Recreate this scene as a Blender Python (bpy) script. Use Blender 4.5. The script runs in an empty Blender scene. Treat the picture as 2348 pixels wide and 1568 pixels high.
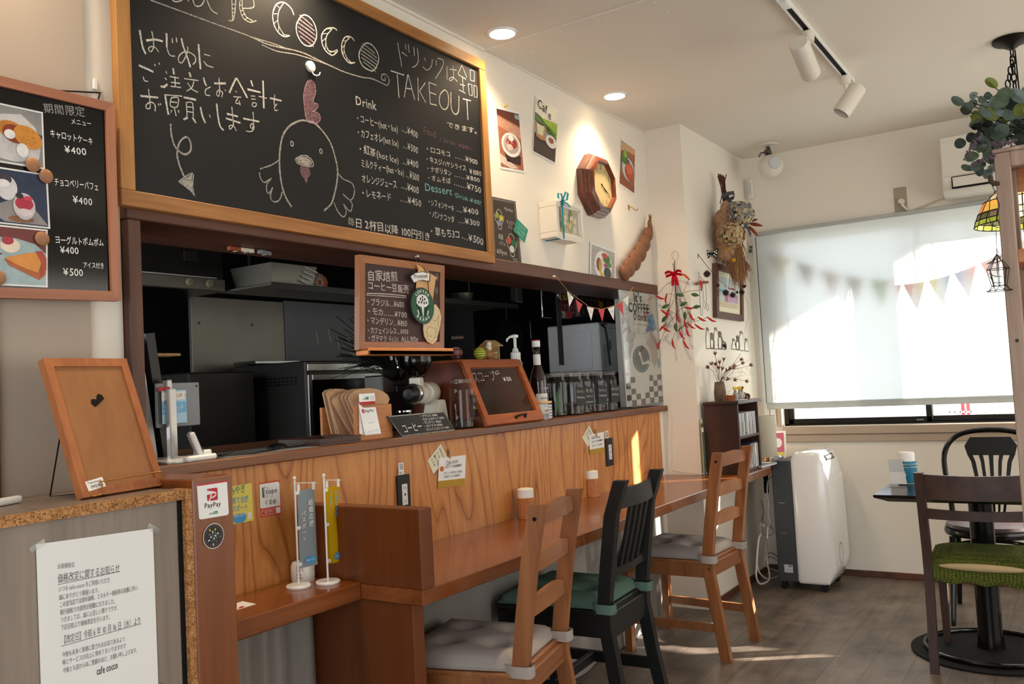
import bpy, bmesh, math, random
from mathutils import Vector, Matrix, Euler
random.seed(7)
S = bpy.context.scene
COL = S.collection
PI = math.pi
R = math.radians

# ---------------------------------------------------------------- camera
cam_d = bpy.data.cameras.new('camera')
cam = bpy.data.objects.new('camera', cam_d); COL.objects.link(cam)
YAW, PITCH, ROLL = 0.57766, 0.050095, 0.052651
f_ = Vector((math.cos(PITCH)*math.cos(YAW), math.cos(PITCH)*math.sin(YAW), math.sin(PITCH)))
r_ = Vector((math.sin(YAW), -math.cos(YAW), 0)); d_ = f_.cross(r_)
rr = math.cos(ROLL)*r_ + math.sin(ROLL)*d_
dd = -math.sin(ROLL)*r_ + math.cos(ROLL)*d_
cam.matrix_world = Matrix(((rr.x, -dd.x, -f_.x, 0), (rr.y, -dd.y, -f_.y, 0), (rr.z, -dd.z, -f_.z, 1.30), (0, 0, 0, 1)))
cam_d.sensor_width = 36; cam_d.lens = 36*1996.23/2348
cam_d.clip_start = 0.02; cam_d.clip_end = 200
S.camera = cam

# ---------------------------------------------------------------- colour management
S.view_settings.view_transform = 'Standard'
try: S.view_settings.look = 'None'
except Exception: pass
S.view_settings.gamma = 1.0
S.view_settings.use_curve_mapping = False
S.view_settings.exposure = 0.22

# ---------------------------------------------------------------- daylight
W = bpy.data.worlds.new('sky'); S.world = W; W.use_nodes = True
bg = W.node_tree.nodes['Background']
bg.inputs['Color'].default_value = (0.80, 0.90, 1.0, 1); bg.inputs['Strength'].default_value = 3.0
sun_d = bpy.data.lights.new('sun', 'SUN'); sun = bpy.data.objects.new('sun', sun_d); COL.objects.link(sun)
sun_to = Vector((0.545, -0.838, 0.318))
sun.rotation_euler = sun_to.to_track_quat('Z', 'Y').to_euler()
sun.location = (9, -5, 4)
sun_d.energy = 26.0; sun_d.angle = R(0.53); sun_d.color = (1.0, 0.93, 0.82)
def area(name, loc, direction, sx, sy, power, color):
    d = bpy.data.lights.new(name, 'AREA'); o = bpy.data.objects.new(name, d); COL.objects.link(o)
    d.shape = 'RECTANGLE'; d.size = sx; d.size_y = sy; d.energy = power; d.color = color
    o.location = loc; o.rotation_euler = (-Vector(direction)).to_track_quat('Z', 'Y').to_euler()
    return o
# lamps standing in for daylight from the shop front behind and to the right of the camera
area('shopfront_daylight', (3.3, -2.42, 1.35), (0, 1, 0.05), 3.2, 1.9, 50, (1.0, 0.95, 0.87))
area('entrance_daylight', (-1.72, -0.4, 1.3), (1, 0.1, 0), 2.2, 1.9, 14, (1.0, 0.96, 0.90))
# added lamp that brightens the kitchen; the wall behind it is closed
area('kitchen_fill', (0.66, 3.0, 1.6), (1, 0, 0), 1.2, .9, 15, (0.95, 0.97, 1.0))

# ---------------------------------------------------------------- helpers
def lin(c):
    if isinstance(c, str):
        c = c.lstrip('#'); c = [int(c[i:i+2], 16)/255 for i in (0, 2, 4)]
    return tuple((x/12.92 if x <= .04045 else ((x+.055)/1.055)**2.4) for x in c[:3]) + (1,)
MATS = {}
def mat(name, color='#808080', rough=.6, metal=0, spec=.5, emit=0, emit_color=None, var=0, scale=20, bump=0, trans=0, alpha=1, ior=1.45, coat=0, stretch=None):
    """principled material with optional procedural colour variation and bump"""
    m = bpy.data.materials.new(name); m.use_nodes = True; MATS[name] = m
    nt = m.node_tree; b = nt.nodes['Principled BSDF']
    b.inputs['Base Color'].default_value = lin(color); b.inputs['Roughness'].default_value = rough
    b.inputs['Metallic'].default_value = metal; b.inputs['Specular IOR Level'].default_value = spec
    b.inputs['Transmission Weight'].default_value = trans; b.inputs['Alpha'].default_value = alpha
    b.inputs['IOR'].default_value = ior; b.inputs['Coat Weight'].default_value = coat
    if emit: b.inputs['Emission Color'].default_value = lin(emit_color or color); b.inputs['Emission Strength'].default_value = emit
    if var or bump:
        tc = nt.nodes.new('ShaderNodeTexCoord'); mp = nt.nodes.new('ShaderNodeMapping'); n = nt.nodes.new('ShaderNodeTexNoise')
        nt.links.new(tc.outputs['Object'], mp.inputs[0]); nt.links.new(mp.outputs[0], n.inputs['Vector'])
        if stretch: mp.inputs['Scale'].default_value = stretch
        n.inputs['Scale'].default_value = scale; n.inputs['Detail'].default_value = 5
        if var:
            r = nt.nodes.new('ShaderNodeValToRGB'); c = lin(color)
            r.color_ramp.elements[0].position = .3; r.color_ramp.elements[1].position = .7
            r.color_ramp.elements[0].color = tuple(x*(1-var) for x in c[:3])+(1,)
            r.color_ramp.elements[1].color = tuple(min(1, x*(1+var)) for x in c[:3])+(1,)
            nt.links.new(n.outputs['Fac'], r.inputs[0]); nt.links.new(r.outputs[0], b.inputs['Base Color'])
        if bump:
            bp = nt.nodes.new('ShaderNodeBump'); bp.inputs['Strength'].default_value = bump; bp.inputs['Distance'].default_value = .01
            nt.links.new(n.outputs['Fac'], bp.inputs['Height']); nt.links.new(bp.outputs[0], b.inputs['Normal'])
    return m
def wood(name, c0, c1, axis='x', scale=9, rough=.42, contrast=.5, bump=.05, coat=0):
    """straight-grained wood running along one axis"""
    m = bpy.data.materials.new(name); m.use_nodes = True; MATS[name] = m
    nt = m.node_tree; b = nt.nodes['Principled BSDF']; N = nt.nodes.new; Lk = nt.links.new
    tc = N('ShaderNodeTexCoord'); mp = N('ShaderNodeMapping'); Lk(tc.outputs['Object'], mp.inputs[0])
    st = {'x': (.06, 1, 1), 'y': (1, .06, 1), 'z': (1, 1, .06)}[axis]
    mp.inputs['Scale'].default_value = st
    n1 = N('ShaderNodeTexNoise'); n1.inputs['Scale'].default_value = scale; n1.inputs['Detail'].default_value = 3; n1.inputs['Distortion'].default_value = .6
    n2 = N('ShaderNodeTexNoise'); n2.inputs['Scale'].default_value = scale*9; n2.inputs['Detail'].default_value = 6
    Lk(mp.outputs[0], n1.inputs['Vector']); Lk(mp.outputs[0], n2.inputs['Vector'])
    mx = N('ShaderNodeMath'); mx.operation = 'MULTIPLY_ADD'; mx.inputs[1].default_value = .45
    Lk(n2.outputs['Fac'], mx.inputs[0]); Lk(n1.outputs['Fac'], mx.inputs[2])
    r = N('ShaderNodeValToRGB'); r.color_ramp.elements[0].position = .72-contrast*.3; r.color_ramp.elements[1].position = .72+contrast*.3
    r.color_ramp.elements[0].color = lin(c0); r.color_ramp.elements[1].color = lin(c1)
    Lk(mx.outputs[0], r.inputs[0]); Lk(r.outputs[0], b.inputs['Base Color'])
    b.inputs['Roughness'].default_value = rough; b.inputs['Coat Weight'].default_value = coat
    if bump:
        bp = N('ShaderNodeBump'); bp.inputs['Strength'].default_value = bump; bp.inputs['Distance'].default_value = .004
        Lk(mx.outputs[0], bp.inputs['Height']); Lk(bp.outputs[0], b.inputs['Normal'])
    return m
def thin(name, color, t=.6, rough=.8):
    """paper or cloth that lets some light through"""
    m = bpy.data.materials.new(name); m.use_nodes = True; MATS[name] = m
    nt = m.node_tree; nt.nodes.remove(nt.nodes['Principled BSDF']); out = nt.nodes['Material Output']
    d = nt.nodes.new('ShaderNodeBsdfDiffuse'); tr = nt.nodes.new('ShaderNodeBsdfTranslucent'); mx = nt.nodes.new('ShaderNodeMixShader')
    d.inputs[0].default_value = lin(color); tr.inputs[0].default_value = lin(color); mx.inputs[0].default_value = t
    nt.links.new(d.outputs[0], mx.inputs[1]); nt.links.new(tr.outputs[0], mx.inputs[2]); nt.links.new(mx.outputs[0], out.inputs[0])
    return m
def clear(name, tint='#ffffff', gloss=.10, rough=.02):
    """thin clear glass or plastic sheet"""
    m = bpy.data.materials.new(name); m.use_nodes = True; MATS[name] = m
    nt = m.node_tree; nt.nodes.remove(nt.nodes['Principled BSDF']); out = nt.nodes['Material Output']
    t = nt.nodes.new('ShaderNodeBsdfTransparent'); g = nt.nodes.new('ShaderNodeBsdfGlossy'); mx = nt.nodes.new('ShaderNodeMixShader')
    t.inputs[0].default_value = lin(tint); g.inputs['Roughness'].default_value = rough
    lw = nt.nodes.new('ShaderNodeLayerWeight'); lw.inputs[0].default_value = .5
    pw = nt.nodes.new('ShaderNodeMath'); pw.operation = 'POWER'; pw.inputs[1].default_value = 4.5; nt.links.new(lw.outputs['Facing'], pw.inputs[0])
    mm = nt.nodes.new('ShaderNodeMath'); mm.operation = 'MULTIPLY_ADD'; mm.inputs[1].default_value = .7; mm.inputs[2].default_value = gloss*.35
    nt.links.new(pw.outputs[0], mm.inputs[0]); nt.links.new(mm.outputs[0], mx.inputs[0])
    nt.links.new(t.outputs[0], mx.inputs[1]); nt.links.new(g.outputs[0], mx.inputs[2]); nt.links.new(mx.outputs[0], out.inputs[0])
    return m
def chalkmat(name, color, cover=.5):
    """dusty chalk: colour broken up by see-through specks"""
    m = bpy.data.materials.new(name); m.use_nodes = True; MATS[name] = m
    nt = m.node_tree; b = nt.nodes['Principled BSDF']; b.inputs['Base Color'].default_value = lin(color); b.inputs['Roughness'].default_value = .95
    b.inputs['Specular IOR Level'].default_value = .1
    tc = nt.nodes.new('ShaderNodeTexCoord'); n = nt.nodes.new('ShaderNodeTexNoise'); n.inputs['Scale'].default_value = 330; n.inputs['Detail'].default_value = 4
    r = nt.nodes.new('ShaderNodeMapRange'); r.inputs['From Min'].default_value = .52-cover*.25; r.inputs['From Max'].default_value = .86-cover*.25
    r.inputs['To Min'].default_value = .30
    nt.links.new(tc.outputs['Object'], n.inputs['Vector']); nt.links.new(n.outputs['Fac'], r.inputs[0]); nt.links.new(r.outputs[0], b.inputs['Alpha'])
    return m

class Fr:
    """a flat frame: point (a,b) -> o + a*u + b*v, lifted along n"""
    def __init__(s, o, u, v, n=None):
        s.o = Vector(o); s.u = Vector(u).normalized(); s.v = Vector(v).normalized()
        s.n = Vector(n) if n else s.u.cross(s.v)
    def p(s, a, b, h=0): return s.o + a*s.u + b*s.v + h*s.n
def FY(y): return Fr((0, y, 0), (1, 0, 0), (0, 0, 1))                     # faces the room (-y)
def FX(x): return Fr((x, 0, 0), (0, 1, 0), (0, 0, 1), (-1, 0, 0))          # faces -x
def FZ(z): return Fr((0, 0, z), (1, 0, 0), (0, 1, 0))

GLYPH = {}
_tc = bpy.data.curves.new('glyph', 'FONT'); _tc.resolution_u = 2
_to = bpy.data.objects.new('glyph', _tc)
BOLD = 0
def glyph(ch_):
    ch = (ch_, BOLD)
    if ch not in GLYPH:
        _tc.body = ch_; _tc.offset = BOLD
        me = bpy.data.meshes.new_from_object(_to)
        vs = [(v.co.x, v.co.y) for v in me.vertices]; fs = [tuple(p.vertices) for p in me.polygons]
        bpy.data.meshes.remove(me)
        if vs:
            x0 = min(v[0] for v in vs); x1 = max(v[0] for v in vs)
        else: x0, x1 = 0, .3
        adv = 1.0 if ord(ch_) > 0x2E80 else x1 + .07
        if ch_ == ' ': adv = .3
        GLYPH[ch] = (vs, fs, adv)
    return GLYPH[ch]

class MB:
    """collects shapes into one mesh"""
    def __init__(s, *mats): s.bm = bmesh.new(); s.mats = []; s.mi = 0; s.flat = False; [s.use(m) for m in mats]; s.mi = 0
    def use(s, m):
        if isinstance(m, str): m = MATS[m]
        if m not in s.mats: s.mats.append(m)
        s.mi = s.mats.index(m); return s
    def face(s, vs, smooth=False):
        try:
            f = s.bm.faces.new(vs); f.material_index = s.mi; f.smooth = smooth; return f
        except ValueError: return None
    def poly(s, pts): return s.face([s.bm.verts.new(p) for p in pts])
    def _mark(s, geom):
        for f in geom:
            if isinstance(f, bmesh.types.BMFace): f.material_index = s.mi
    def box(s, c, size, rot=None, bev=0, seg=1):
        """box by centre and size"""
        M = Matrix.Translation(c)
        if rot is not None: M = M @ (rot.to_4x4() if isinstance(rot, Matrix) else Euler(rot).to_matrix().to_4x4())
        M = M @ Matrix.Diagonal((*size, 1))
        r = bmesh.ops.create_cube(s.bm, size=1, matrix=M)
        vs = r['verts']; fs = set(f for v in vs for f in v.link_faces)
        s._mark(fs)
        if bev:
            es = list(set(e for v in vs for e in v.link_edges))
            rb = bmesh.ops.bevel(s.bm, geom=es, offset=min(bev, min(size)*.45), segments=seg, affect='EDGES', profile=.5)
            s._mark(rb['faces'])
        return s
    def bx(s, x0, x1, y0, y1, z0, z1, bev=0, seg=1):
        return s.box(((x0+x1)/2, (y0+y1)/2, (z0+z1)/2), (abs(x1-x0), abs(y1-y0), abs(z1-z0)), None, bev, seg)
    def rings(s, rings, close=True, cap=True, smooth=True):
        """skin a list of vertex rings"""
        R_ = [[s.bm.verts.new(p) for p in r] for r in rings]; n = len(R_[0])
        for a, b in zip(R_, R_[1:]):
            for i in range(n if close else n-1):
                j = (i+1) % n; s.face((a[i], a[j], b[j], b[i]), smooth)
        if cap and close and n > 2:
            s.face(list(reversed(R_[0]))); s.face(R_[-1])
        return s
    def tube(s, pts, r, seg=8, closed=False):
        """round tube through points; r a number or one per point"""
        pts = [Vector(p) for p in pts]
        rs = r if isinstance(r, (list, tuple)) else [r]*len(pts)
        rings = []; prev = None
        for i, p in enumerate(pts):
            if closed: t = pts[(i+1) % len(pts)] - pts[i-1]
            else: t = pts[min(i+1, len(pts)-1)] - pts[max(i-1, 0)]
            if t.length < 1e-9: t = Vector((0, 0, 1))
            t.normalize()
            if prev is None: a = t.orthogonal().normalized()
            else:
                a = prev - t*prev.dot(t)
                a = a.normalized() if a.length > 1e-6 else t.orthogonal().normalized()
            prev = a; b = t.cross(a)
            rings.append([p + rs[i]*(math.cos(2*PI*k/seg)*a + math.sin(2*PI*k/seg)*b) for k in range(seg)])
        if closed: rings.append(rings[0]); return s.rings(rings, True, False)
        return s.rings(rings)
    def cyl(s, p0, p1, r0, r1=None, seg=20): return s.tube([p0, p1], [r0, r0 if r1 is None else r1], seg)
    def lathe(s, c, prof, seg=28, axis=(0, 0, 1), cap=True):
        """profile of (radius, height) turned round an axis through c"""
        q = Vector((0, 0, 1)).rotation_difference(Vector(axis)).to_matrix(); c = Vector(c)
        return s.rings([[c + q @ Vector((r*math.cos(2*PI*k/seg), r*math.sin(2*PI*k/seg), h)) for k in range(seg)] for r, h in prof], True, cap)
    def ball(s, c, r, sc=(1, 1, 1), seg=14, rot=None):
        M = Matrix.Translation(c)
        if rot is not None: M = M @ Euler(rot).to_matrix().to_4x4()
        M = M @ Matrix.Diagonal((r*sc[0], r*sc[1], r*sc[2], 1))
        q = bmesh.ops.create_uvsphere(s.bm, u_segments=seg, v_segments=max(6, seg*2//3), radius=1, matrix=M)
        for f in set(f for v in q['verts'] for f in v.link_faces): f.material_index = s.mi; f.smooth = True
        return s
    def prism(s, fr, pts, h0, h1, bev=0, seg=1):
        """outline in a frame, extruded from h0 to h1 along the frame's normal"""
        a = sum(pts[i][0]*pts[(i+1) % len(pts)][1]-pts[(i+1) % len(pts)][0]*pts[i][1] for i in range(len(pts)))
        if (a < 0) != (fr.u.cross(fr.v).dot(fr.n) < 0): pts = list(reversed(pts))
        A = [s.bm.verts.new(fr.p(x, y, h0)) for x, y in pts]; B = [s.bm.verts.new(fr.p(x, y, h1)) for x, y in pts]
        n = len(pts); nf = [s.face(list(reversed(A))), s.face(B)]
        for i in range(n):
            j = (i+1) % n; nf.append(s.face((A[i], A[j], B[j], B[i])))
        if bev:
            es = list(set(e for v in A+B for e in v.link_edges))
            rb = bmesh.ops.bevel(s.bm, geom=es, offset=bev, segments=seg, affect='EDGES', profile=.5); s._mark(rb['faces'])
        return s
    # flat artwork in a frame
    def fp(s, fr, pts, h=.001, m=None):
        if m: s.use(m)
        a = sum(pts[i][0]*pts[(i+1) % len(pts)][1]-pts[(i+1) % len(pts)][0]*pts[i][1] for i in range(len(pts)))
        if (a < 0) != (fr.u.cross(fr.v).dot(fr.n) < 0): pts = list(reversed(pts))
        s.poly([fr.p(x, y, h) for x, y in pts]); return s
    def fr_(s, fr, a0, a1, b0, b1, h=.001, m=None): return s.fp(fr, [(a0, b0), (a1, b0), (a1, b1), (a0, b1)], h, m)
    def fe(s, fr, c, ra, rb, h=.001, m=None, n=24, ang=0):
        ca, sa = math.cos(ang), math.sin(ang)
        return s.fp(fr, [(c[0]+ra*math.cos(2*PI*k/n)*ca-rb*math.sin(2*PI*k/n)*sa, c[1]+ra*math.cos(2*PI*k/n)*sa+rb*math.sin(2*PI*k/n)*ca) for k in range(n)], h, m)
    def stroke(s, fr, pts, w, h=.0008, m=None, smooth=True, closed=False):
        """a drawn line of width w"""
        if m: s.use(m)
        P = [Vector(p) for p in pts]
        if closed: P = P + [P[0], P[1]] if len(P) > 2 else P
        if smooth and len(P) > 2:
            Q = []
            for i in range(len(P)-1):
                p0, p1, p2, p3 = P[max(i-1, 0)], P[i], P[i+1], P[min(i+2, len(P)-1)]
                k = 4
                for t in range(k):
                    t /= k
                    Q.append(.5*((2*p1)+(-p0+p2)*t+(2*p0-5*p1+4*p2-p3)*t*t+(-p0+3*p1-3*p2+p3)*t**3))
            P = Q + [P[-1]]
        L_, R_ = [], []
        for i, p in enumerate(P):
            t = P[min(i+1, len(P)-1)] - P[max(i-1, 0)]
            if t.length < 1e-9: t = Vector((1, 0))
            t.normalize(); n = Vector((-t.y, t.x)); ww = w*.5*(random.uniform(.85, 1.12))
            L_.append(s.bm.verts.new(fr.p(*(p+n*ww), h))); R_.append(s.bm.verts.new(fr.p(*(p-n*ww), h)))
        flip = fr.u.cross(fr.v).dot(fr.n) < 0
        for i in range(len(P)-1):
            q = (L_[i], R_[i], R_[i+1], L_[i+1]); s.face(tuple(reversed(q)) if flip else q)
        return s
    def ell(s, fr, c, ra, rb, w, h=.0008, m=None, ang=0, n=20):
        ca, sa = math.cos(ang), math.sin(ang)
        return s.stroke(fr, [(c[0]+ra*math.cos(2*PI*k/n)*ca-rb*math.sin(2*PI*k/n)*sa, c[1]+ra*math.cos(2*PI*k/n)*sa+rb*math.sin(2*PI*k/n)*ca) for k in range(n+1)], w, h, m)
    def text(s, fr, txt, p0, size, m=None, p1=None, h=.001, ang=0, sx=1, jit=0, vert=False):
        """letters from p0 along the baseline; p1 stretches them to end there"""
        if m: s.use(m)
        p0 = Vector(p0); tot = sum(glyph(c)[2] for c in txt)*size
        if p1 is not None:
            d = Vector(p1)-p0; ang = math.atan2(d.y, d.x); sx = d.length/max(tot, 1e-6)
        ca, sa = math.cos(ang), math.sin(ang); x = 0; y = 0
        flip = fr.u.cross(fr.v).dot(fr.n) < 0
        for c in txt:
            vs, fs, adv = glyph(c)
            k = size*(1+random.uniform(-jit, jit)); ja = random.uniform(-jit, jit)*.9; cj, sj = math.cos(ja), math.sin(ja)
            V = []
            for gx, gy in vs:
                if vert: gx, gy = gx-.5, gy-.4
                gx, gy = gx*cj-gy*sj, gx*sj+gy*cj
                a = x + gx*k*sx; b = y + gy*k
                V.append(s.bm.verts.new(fr.p(p0.x+a*ca-b*sa, p0.y+a*sa+b*ca, h)))
            for f in fs:
                q = [V[i] for i in f]
                s.face(list(reversed(q)) if flip else q)
            if vert: y -= size*1.08
            else: x += adv*size*sx
        return s

def sub(o, parent):
    o.parent = parent; return o
def build(mb, name, parent=None, sharp=35, mats=None):
    """link the collected shapes as ONE mesh object; shapes are in world space, stored relative to the parent"""
    me = bpy.data.meshes.new(name)
    if parent is not None:
        M = parent_world(parent).inverted()
        bmesh.ops.transform(mb.bm, matrix=M, verts=mb.bm.verts)
    for f in mb.bm.faces:
        pass
    mb.bm.normal_update(); mb.bm.to_mesh(me); mb.bm.free()
    for m in mb.mats: me.materials.append(m)
    if sharp:
        for p in me.polygons: p.use_smooth = True
        try: me.set_sharp_from_angle(angle=R(sharp))
        except Exception: pass
    else:
        for p in me.polygons: p.use_smooth = False
    o = bpy.data.objects.new(name, me); COL.objects.link(o)
    if parent is not None: o.parent = parent
    return o
def parent_world(o):
    M = o.matrix_basis.copy()
    while o.parent is not None:
        o = o.parent; M = o.matrix_basis @ M
    return M
def tag(o, label, cat, group=None, kind=None):
    o['label'] = label; o['category'] = cat
    if group: o['group'] = group
    if kind: o['kind'] = kind
    return o
def thing(name, label, cat, loc=(0, 0, 0), rz=0, group=None):
    """an Empty at a thing's base that parents its parts"""
    o = bpy.data.objects.new(name, None); COL.objects.link(o)
    o.empty_display_size = .05; o.location = loc; o.rotation_euler = (0, 0, rz)
    return tag(o, label, cat, group)
def one(mb, name, label, cat, group=None, sharp=35, kind=None):
    """a thing that is one mesh"""
    return tag(build(mb, name, None, sharp), label, cat, group, kind)
def struct(mb, name, parent=None, sharp=35):
    o = build(mb, name, parent, sharp)
    if parent is None: o['kind'] = 'structure'
    return o
def dup(root, loc=None, rz=None, label=None, group=None):
    """copy a thing with copies of its parts and sub-parts"""
    def rec(o, par):
        c = o.copy(); COL.objects.link(c); c.parent = par
        for ch in [x for x in bpy.data.objects if x.parent == o]: rec(ch, c)
        return c
    r = rec(root, None)
    if loc is not None: r.location = loc
    if rz is not None: r.rotation_euler[2] = rz
    if label: r['label'] = label
    if group: r['group'] = group
    return r

# ---------------------------------------------------------------- materials
mat('plaster', '#ece5d8', .9, spec=.2, bump=.06, scale=90)
mat('ceiling_paint', '#e6e0d4', .92, spec=.2, bump=.03, scale=140)
mat('tan_panel', '#b3a596', .8, spec=.3, bump=.03, scale=200)
mat('white_plastic', '#e9e8e4', .35)
mat('white_gloss', '#f1f0ee', .16, coat=.4)
mat('warm_white', '#e4ddcf', .45)
mat('paper', '#f0efec', .85, spec=.2)
mat('paper_cream', '#e7e2c9', .85, spec=.2)
mat('black_plastic', '#141414', .4)
mat('matt_black', '#0d0d0d', .75, spec=.3)
mat('black_gloss', '#060606', .12)
mat('dark_metal', '#24211d', .4, metal=.7)
mat('black_wire', '#141210', .45, metal=.5)
mat('steel', '#8e8d8a', .28, metal=1)
mat('steel_dull', '#6b6a67', .42, metal=1, var=.12, scale=8)
mat('chrome', '#c9c9c7', .12, metal=1)
mat('brass', '#b08a4a', .3, metal=1)
mat('grey_plastic', '#8d9093', .5)
mat('grey_side', '#3c4044', .5)
mat('light_grey', '#c9cbcc', .5)
mat('black_board', '#17181a', .55, spec=.35, var=.15, scale=3)
mat('black_board_gloss', '#090909', .1)
mat('brown_board', '#4a3536', .7, var=.1, scale=4)
mat('parfait_board', '#40352c', .7, var=.12, scale=6)
mat('slate', '#26282a', .6, var=.1, scale=8)
wood('oak_frame', '#966230', '#b88246', 'x', 14, .42)
wood('oak_frame_z', '#966230', '#b88246', 'z', 14, .42)
wood('pink_wood', '#9c6248', '#b17556', 'x', 10, .5, .4)
wood('pink_wood_z', '#9c6248', '#b17556', 'z', 10, .5, .4)
wood('beam_wood', '#4a2a1c', '#623a28', 'x', 8, .5, .4)
wood('beam_wood_z', '#4a2a1c', '#623a28', 'z', 8, .5, .4)
wood('counter_wood', '#5d3422', '#80512f', 'x', 7, .4, .5)
wood('bar_wood', '#6f3a18', '#8a4e24', 'x', 7, .24, .6, coat=.25)
wood('bar_wood_shaded', '#54290f', '#6a3716', 'z', 7, .34, .6)  # darker copy of bar_wood, the divider's shade put into its colour
wood('post_wood', '#6b3919', '#82481f', 'z', 7, .34, .6)
wood('dark_wood', '#331a10', '#4b281a', 'z', 9, .4, .5)
wood('dark_wood_x', '#331a10', '#4b281a', 'x', 9, .4, .5)
wood('shelf_wood', '#2e1812', '#44281f', 'z', 8, .4, .5)
wood('pine', '#7c4826', '#9c6439', 'z', 12, .4, .6, coat=.15)
wood('pine_x', '#865029', '#a56c3f', 'x', 12, .4, .6, coat=.15)
wood('box_wood', '#b06a38', '#c98650', 'x', 12, .5, .5)
wood('case_wood', '#8a4218', '#a85824', 'x', 10, .38, .5)
wood('case_side', '#5a260e', '#6f3114', 'z', 8, .45, .5)
wood('orange_wood', '#d0711c', '#e08a34', 'x', 8, .4, .4)
wood('light_wood', '#cf9c62', '#e0b47c', 'z', 14, .5, .4)
wood('walnut_chair', '#35211a', '#4a3026', 'z', 10, .45, .5)
wood('walnut_chair_y', '#35211a', '#4a3026', 'y', 10, .45, .5)
wood('rack_wood', '#a58a78', '#bba290', 'z', 10, .6, .4)
wood('rack_inner', '#c07a44', '#d4925a', 'y', 10, .5, .4)
wood('clock_wood', '#4d1f10', '#7b3a20', 'x', 20, .3, .6, coat=.3)
wood('grey_laminate', '#6e6257', '#968779', 'z', 9, .5, .9)
mat('laminate_top', '#7b6b5f', .35, var=.12, scale=6, stretch=(1, .2, 1))
mat('black_paint', '#151515', .42)
mat('lacquer', '#0b0b0c', .18)
mat('cushion_grey', '#aaa19b', .95, spec=.1, bump=.25, scale=700)
mat('cushion_green', '#5c7468', .95, spec=.1, bump=.25, scale=700)
mat('leather', '#55494a', .3)
mat('red', '#b8232a', .5); mat('red_paper', '#c9414a', .7); mat('chili', '#b01713', .28); mat('chili_orange', '#c8481c', .35)
mat('leaf', '#3c5a34', .6, var=.3, scale=40); mat('leaf_dull', '#55664f', .7, var=.25, scale=40); mat('leaf_lime', '#6f7a34', .6, var=.2, scale=40); mat('leaf_dark', '#2a3327', .6, var=.2, scale=40)
mat('twig', '#4a3a28', .8); mat('straw', '#b58c5c', .85, var=.25, scale=60); mat('straw_dark', '#7d5a38', .9, var=.35, scale=60)
mat('yellow', '#e3c02a', .6); mat('yellow_paper', '#e8d96a', .8); mat('sky_blue', '#4aa3d8', .7); mat('ink', '#1b1b1d', .8); mat('ink_soft', '#6f7074', .85)
mat('green_ink', '#2b9c66', .7); mat('sign_green', '#1d5a3d', .55); mat('teal', '#2f8f78', .8); mat('orange', '#d86a1e', .6)
mat('pink', '#d06a80', .7); mat('purple', '#8f7aa8', .8)
mat('cord_white', '#d8d5cf', .5); mat('silver', '#bfc0c0', .3, metal=.8)
chalkmat('chalk', '#e0dcd2', 1.0); chalkmat('chalk_soft', '#bdb9b0', .75); chalkmat('chalk_pink', '#8a6a70', .7); chalkmat('chalk_cyan', '#9fd6d8', .6); chalkmat('chalk_rose', '#d0a2b0', .6)
mat('marker', '#ecece8', .6)
clear('glass'); clear('plastic_clear', '#f4f6f6', .2, .08); clear('dark_glass', '#5a5450', .25)
thin('blind_rail_cloth', '#c8cbc8', .3)

def plywood():
    m = bpy.data.materials.new('plywood'); m.use_nodes = True; MATS['plywood'] = m
    nt = m.node_tree; b = nt.nodes['Principled BSDF']; N = nt.nodes.new; Lk = nt.links.new
    tc = N('ShaderNodeTexCoord'); mp = N('ShaderNodeMapping'); Lk(tc.outputs['Object'], mp.inputs[0])
    mp.inputs['Scale'].default_value = (1.0, 1.0, .17)
    n = N('ShaderNodeTexNoise'); n.inputs['Scale'].default_value = 2.3; n.inputs['Detail'].default_value = 2.2; n.inputs['Roughness'].default_value = .42; n.inputs['Distortion'].default_value = .25
    Lk(mp.outputs[0], n.inputs['Vector'])
    mu = N('ShaderNodeMath'); mu.operation = 'MULTIPLY'; mu.inputs[1].default_value = 24; Lk(n.outputs['Fac'], mu.inputs[0])
    fr = N('ShaderNodeMath'); fr.operation = 'FRACT'; Lk(mu.outputs[0], fr.inputs[0])
    r = N('ShaderNodeValToRGB'); e = r.color_ramp.elements
    e[0].position = 0; e[0].color = lin('#84471c'); e[1].position = .075; e[1].color = lin('#b8743a')
    for p, c in ((.25, '#c98647'), (.75, '#cf8c4a'), (.94, '#b87236')):
        q = e.new(p); q.color = lin(c)
    Lk(fr.outputs[0], r.inputs[0])
    n2 = N('ShaderNodeTexNoise'); n2.inputs['Scale'].default_value = 60; Lk(mp.outputs[0], n2.inputs['Vector'])
    mx = N('ShaderNodeMixRGB'); mx.blend_type = 'SOFT_LIGHT'; mx.inputs[0].default_value = .5
    Lk(r.outputs[0], mx.inputs[1]); Lk(n2.outputs['Fac'], mx.inputs[2]); Lk(mx.outputs[0], b.inputs['Base Color'])
    b.inputs['Roughness'].default_value = .38; b.inputs['Coat Weight'].default_value = .12
plywood()
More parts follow.
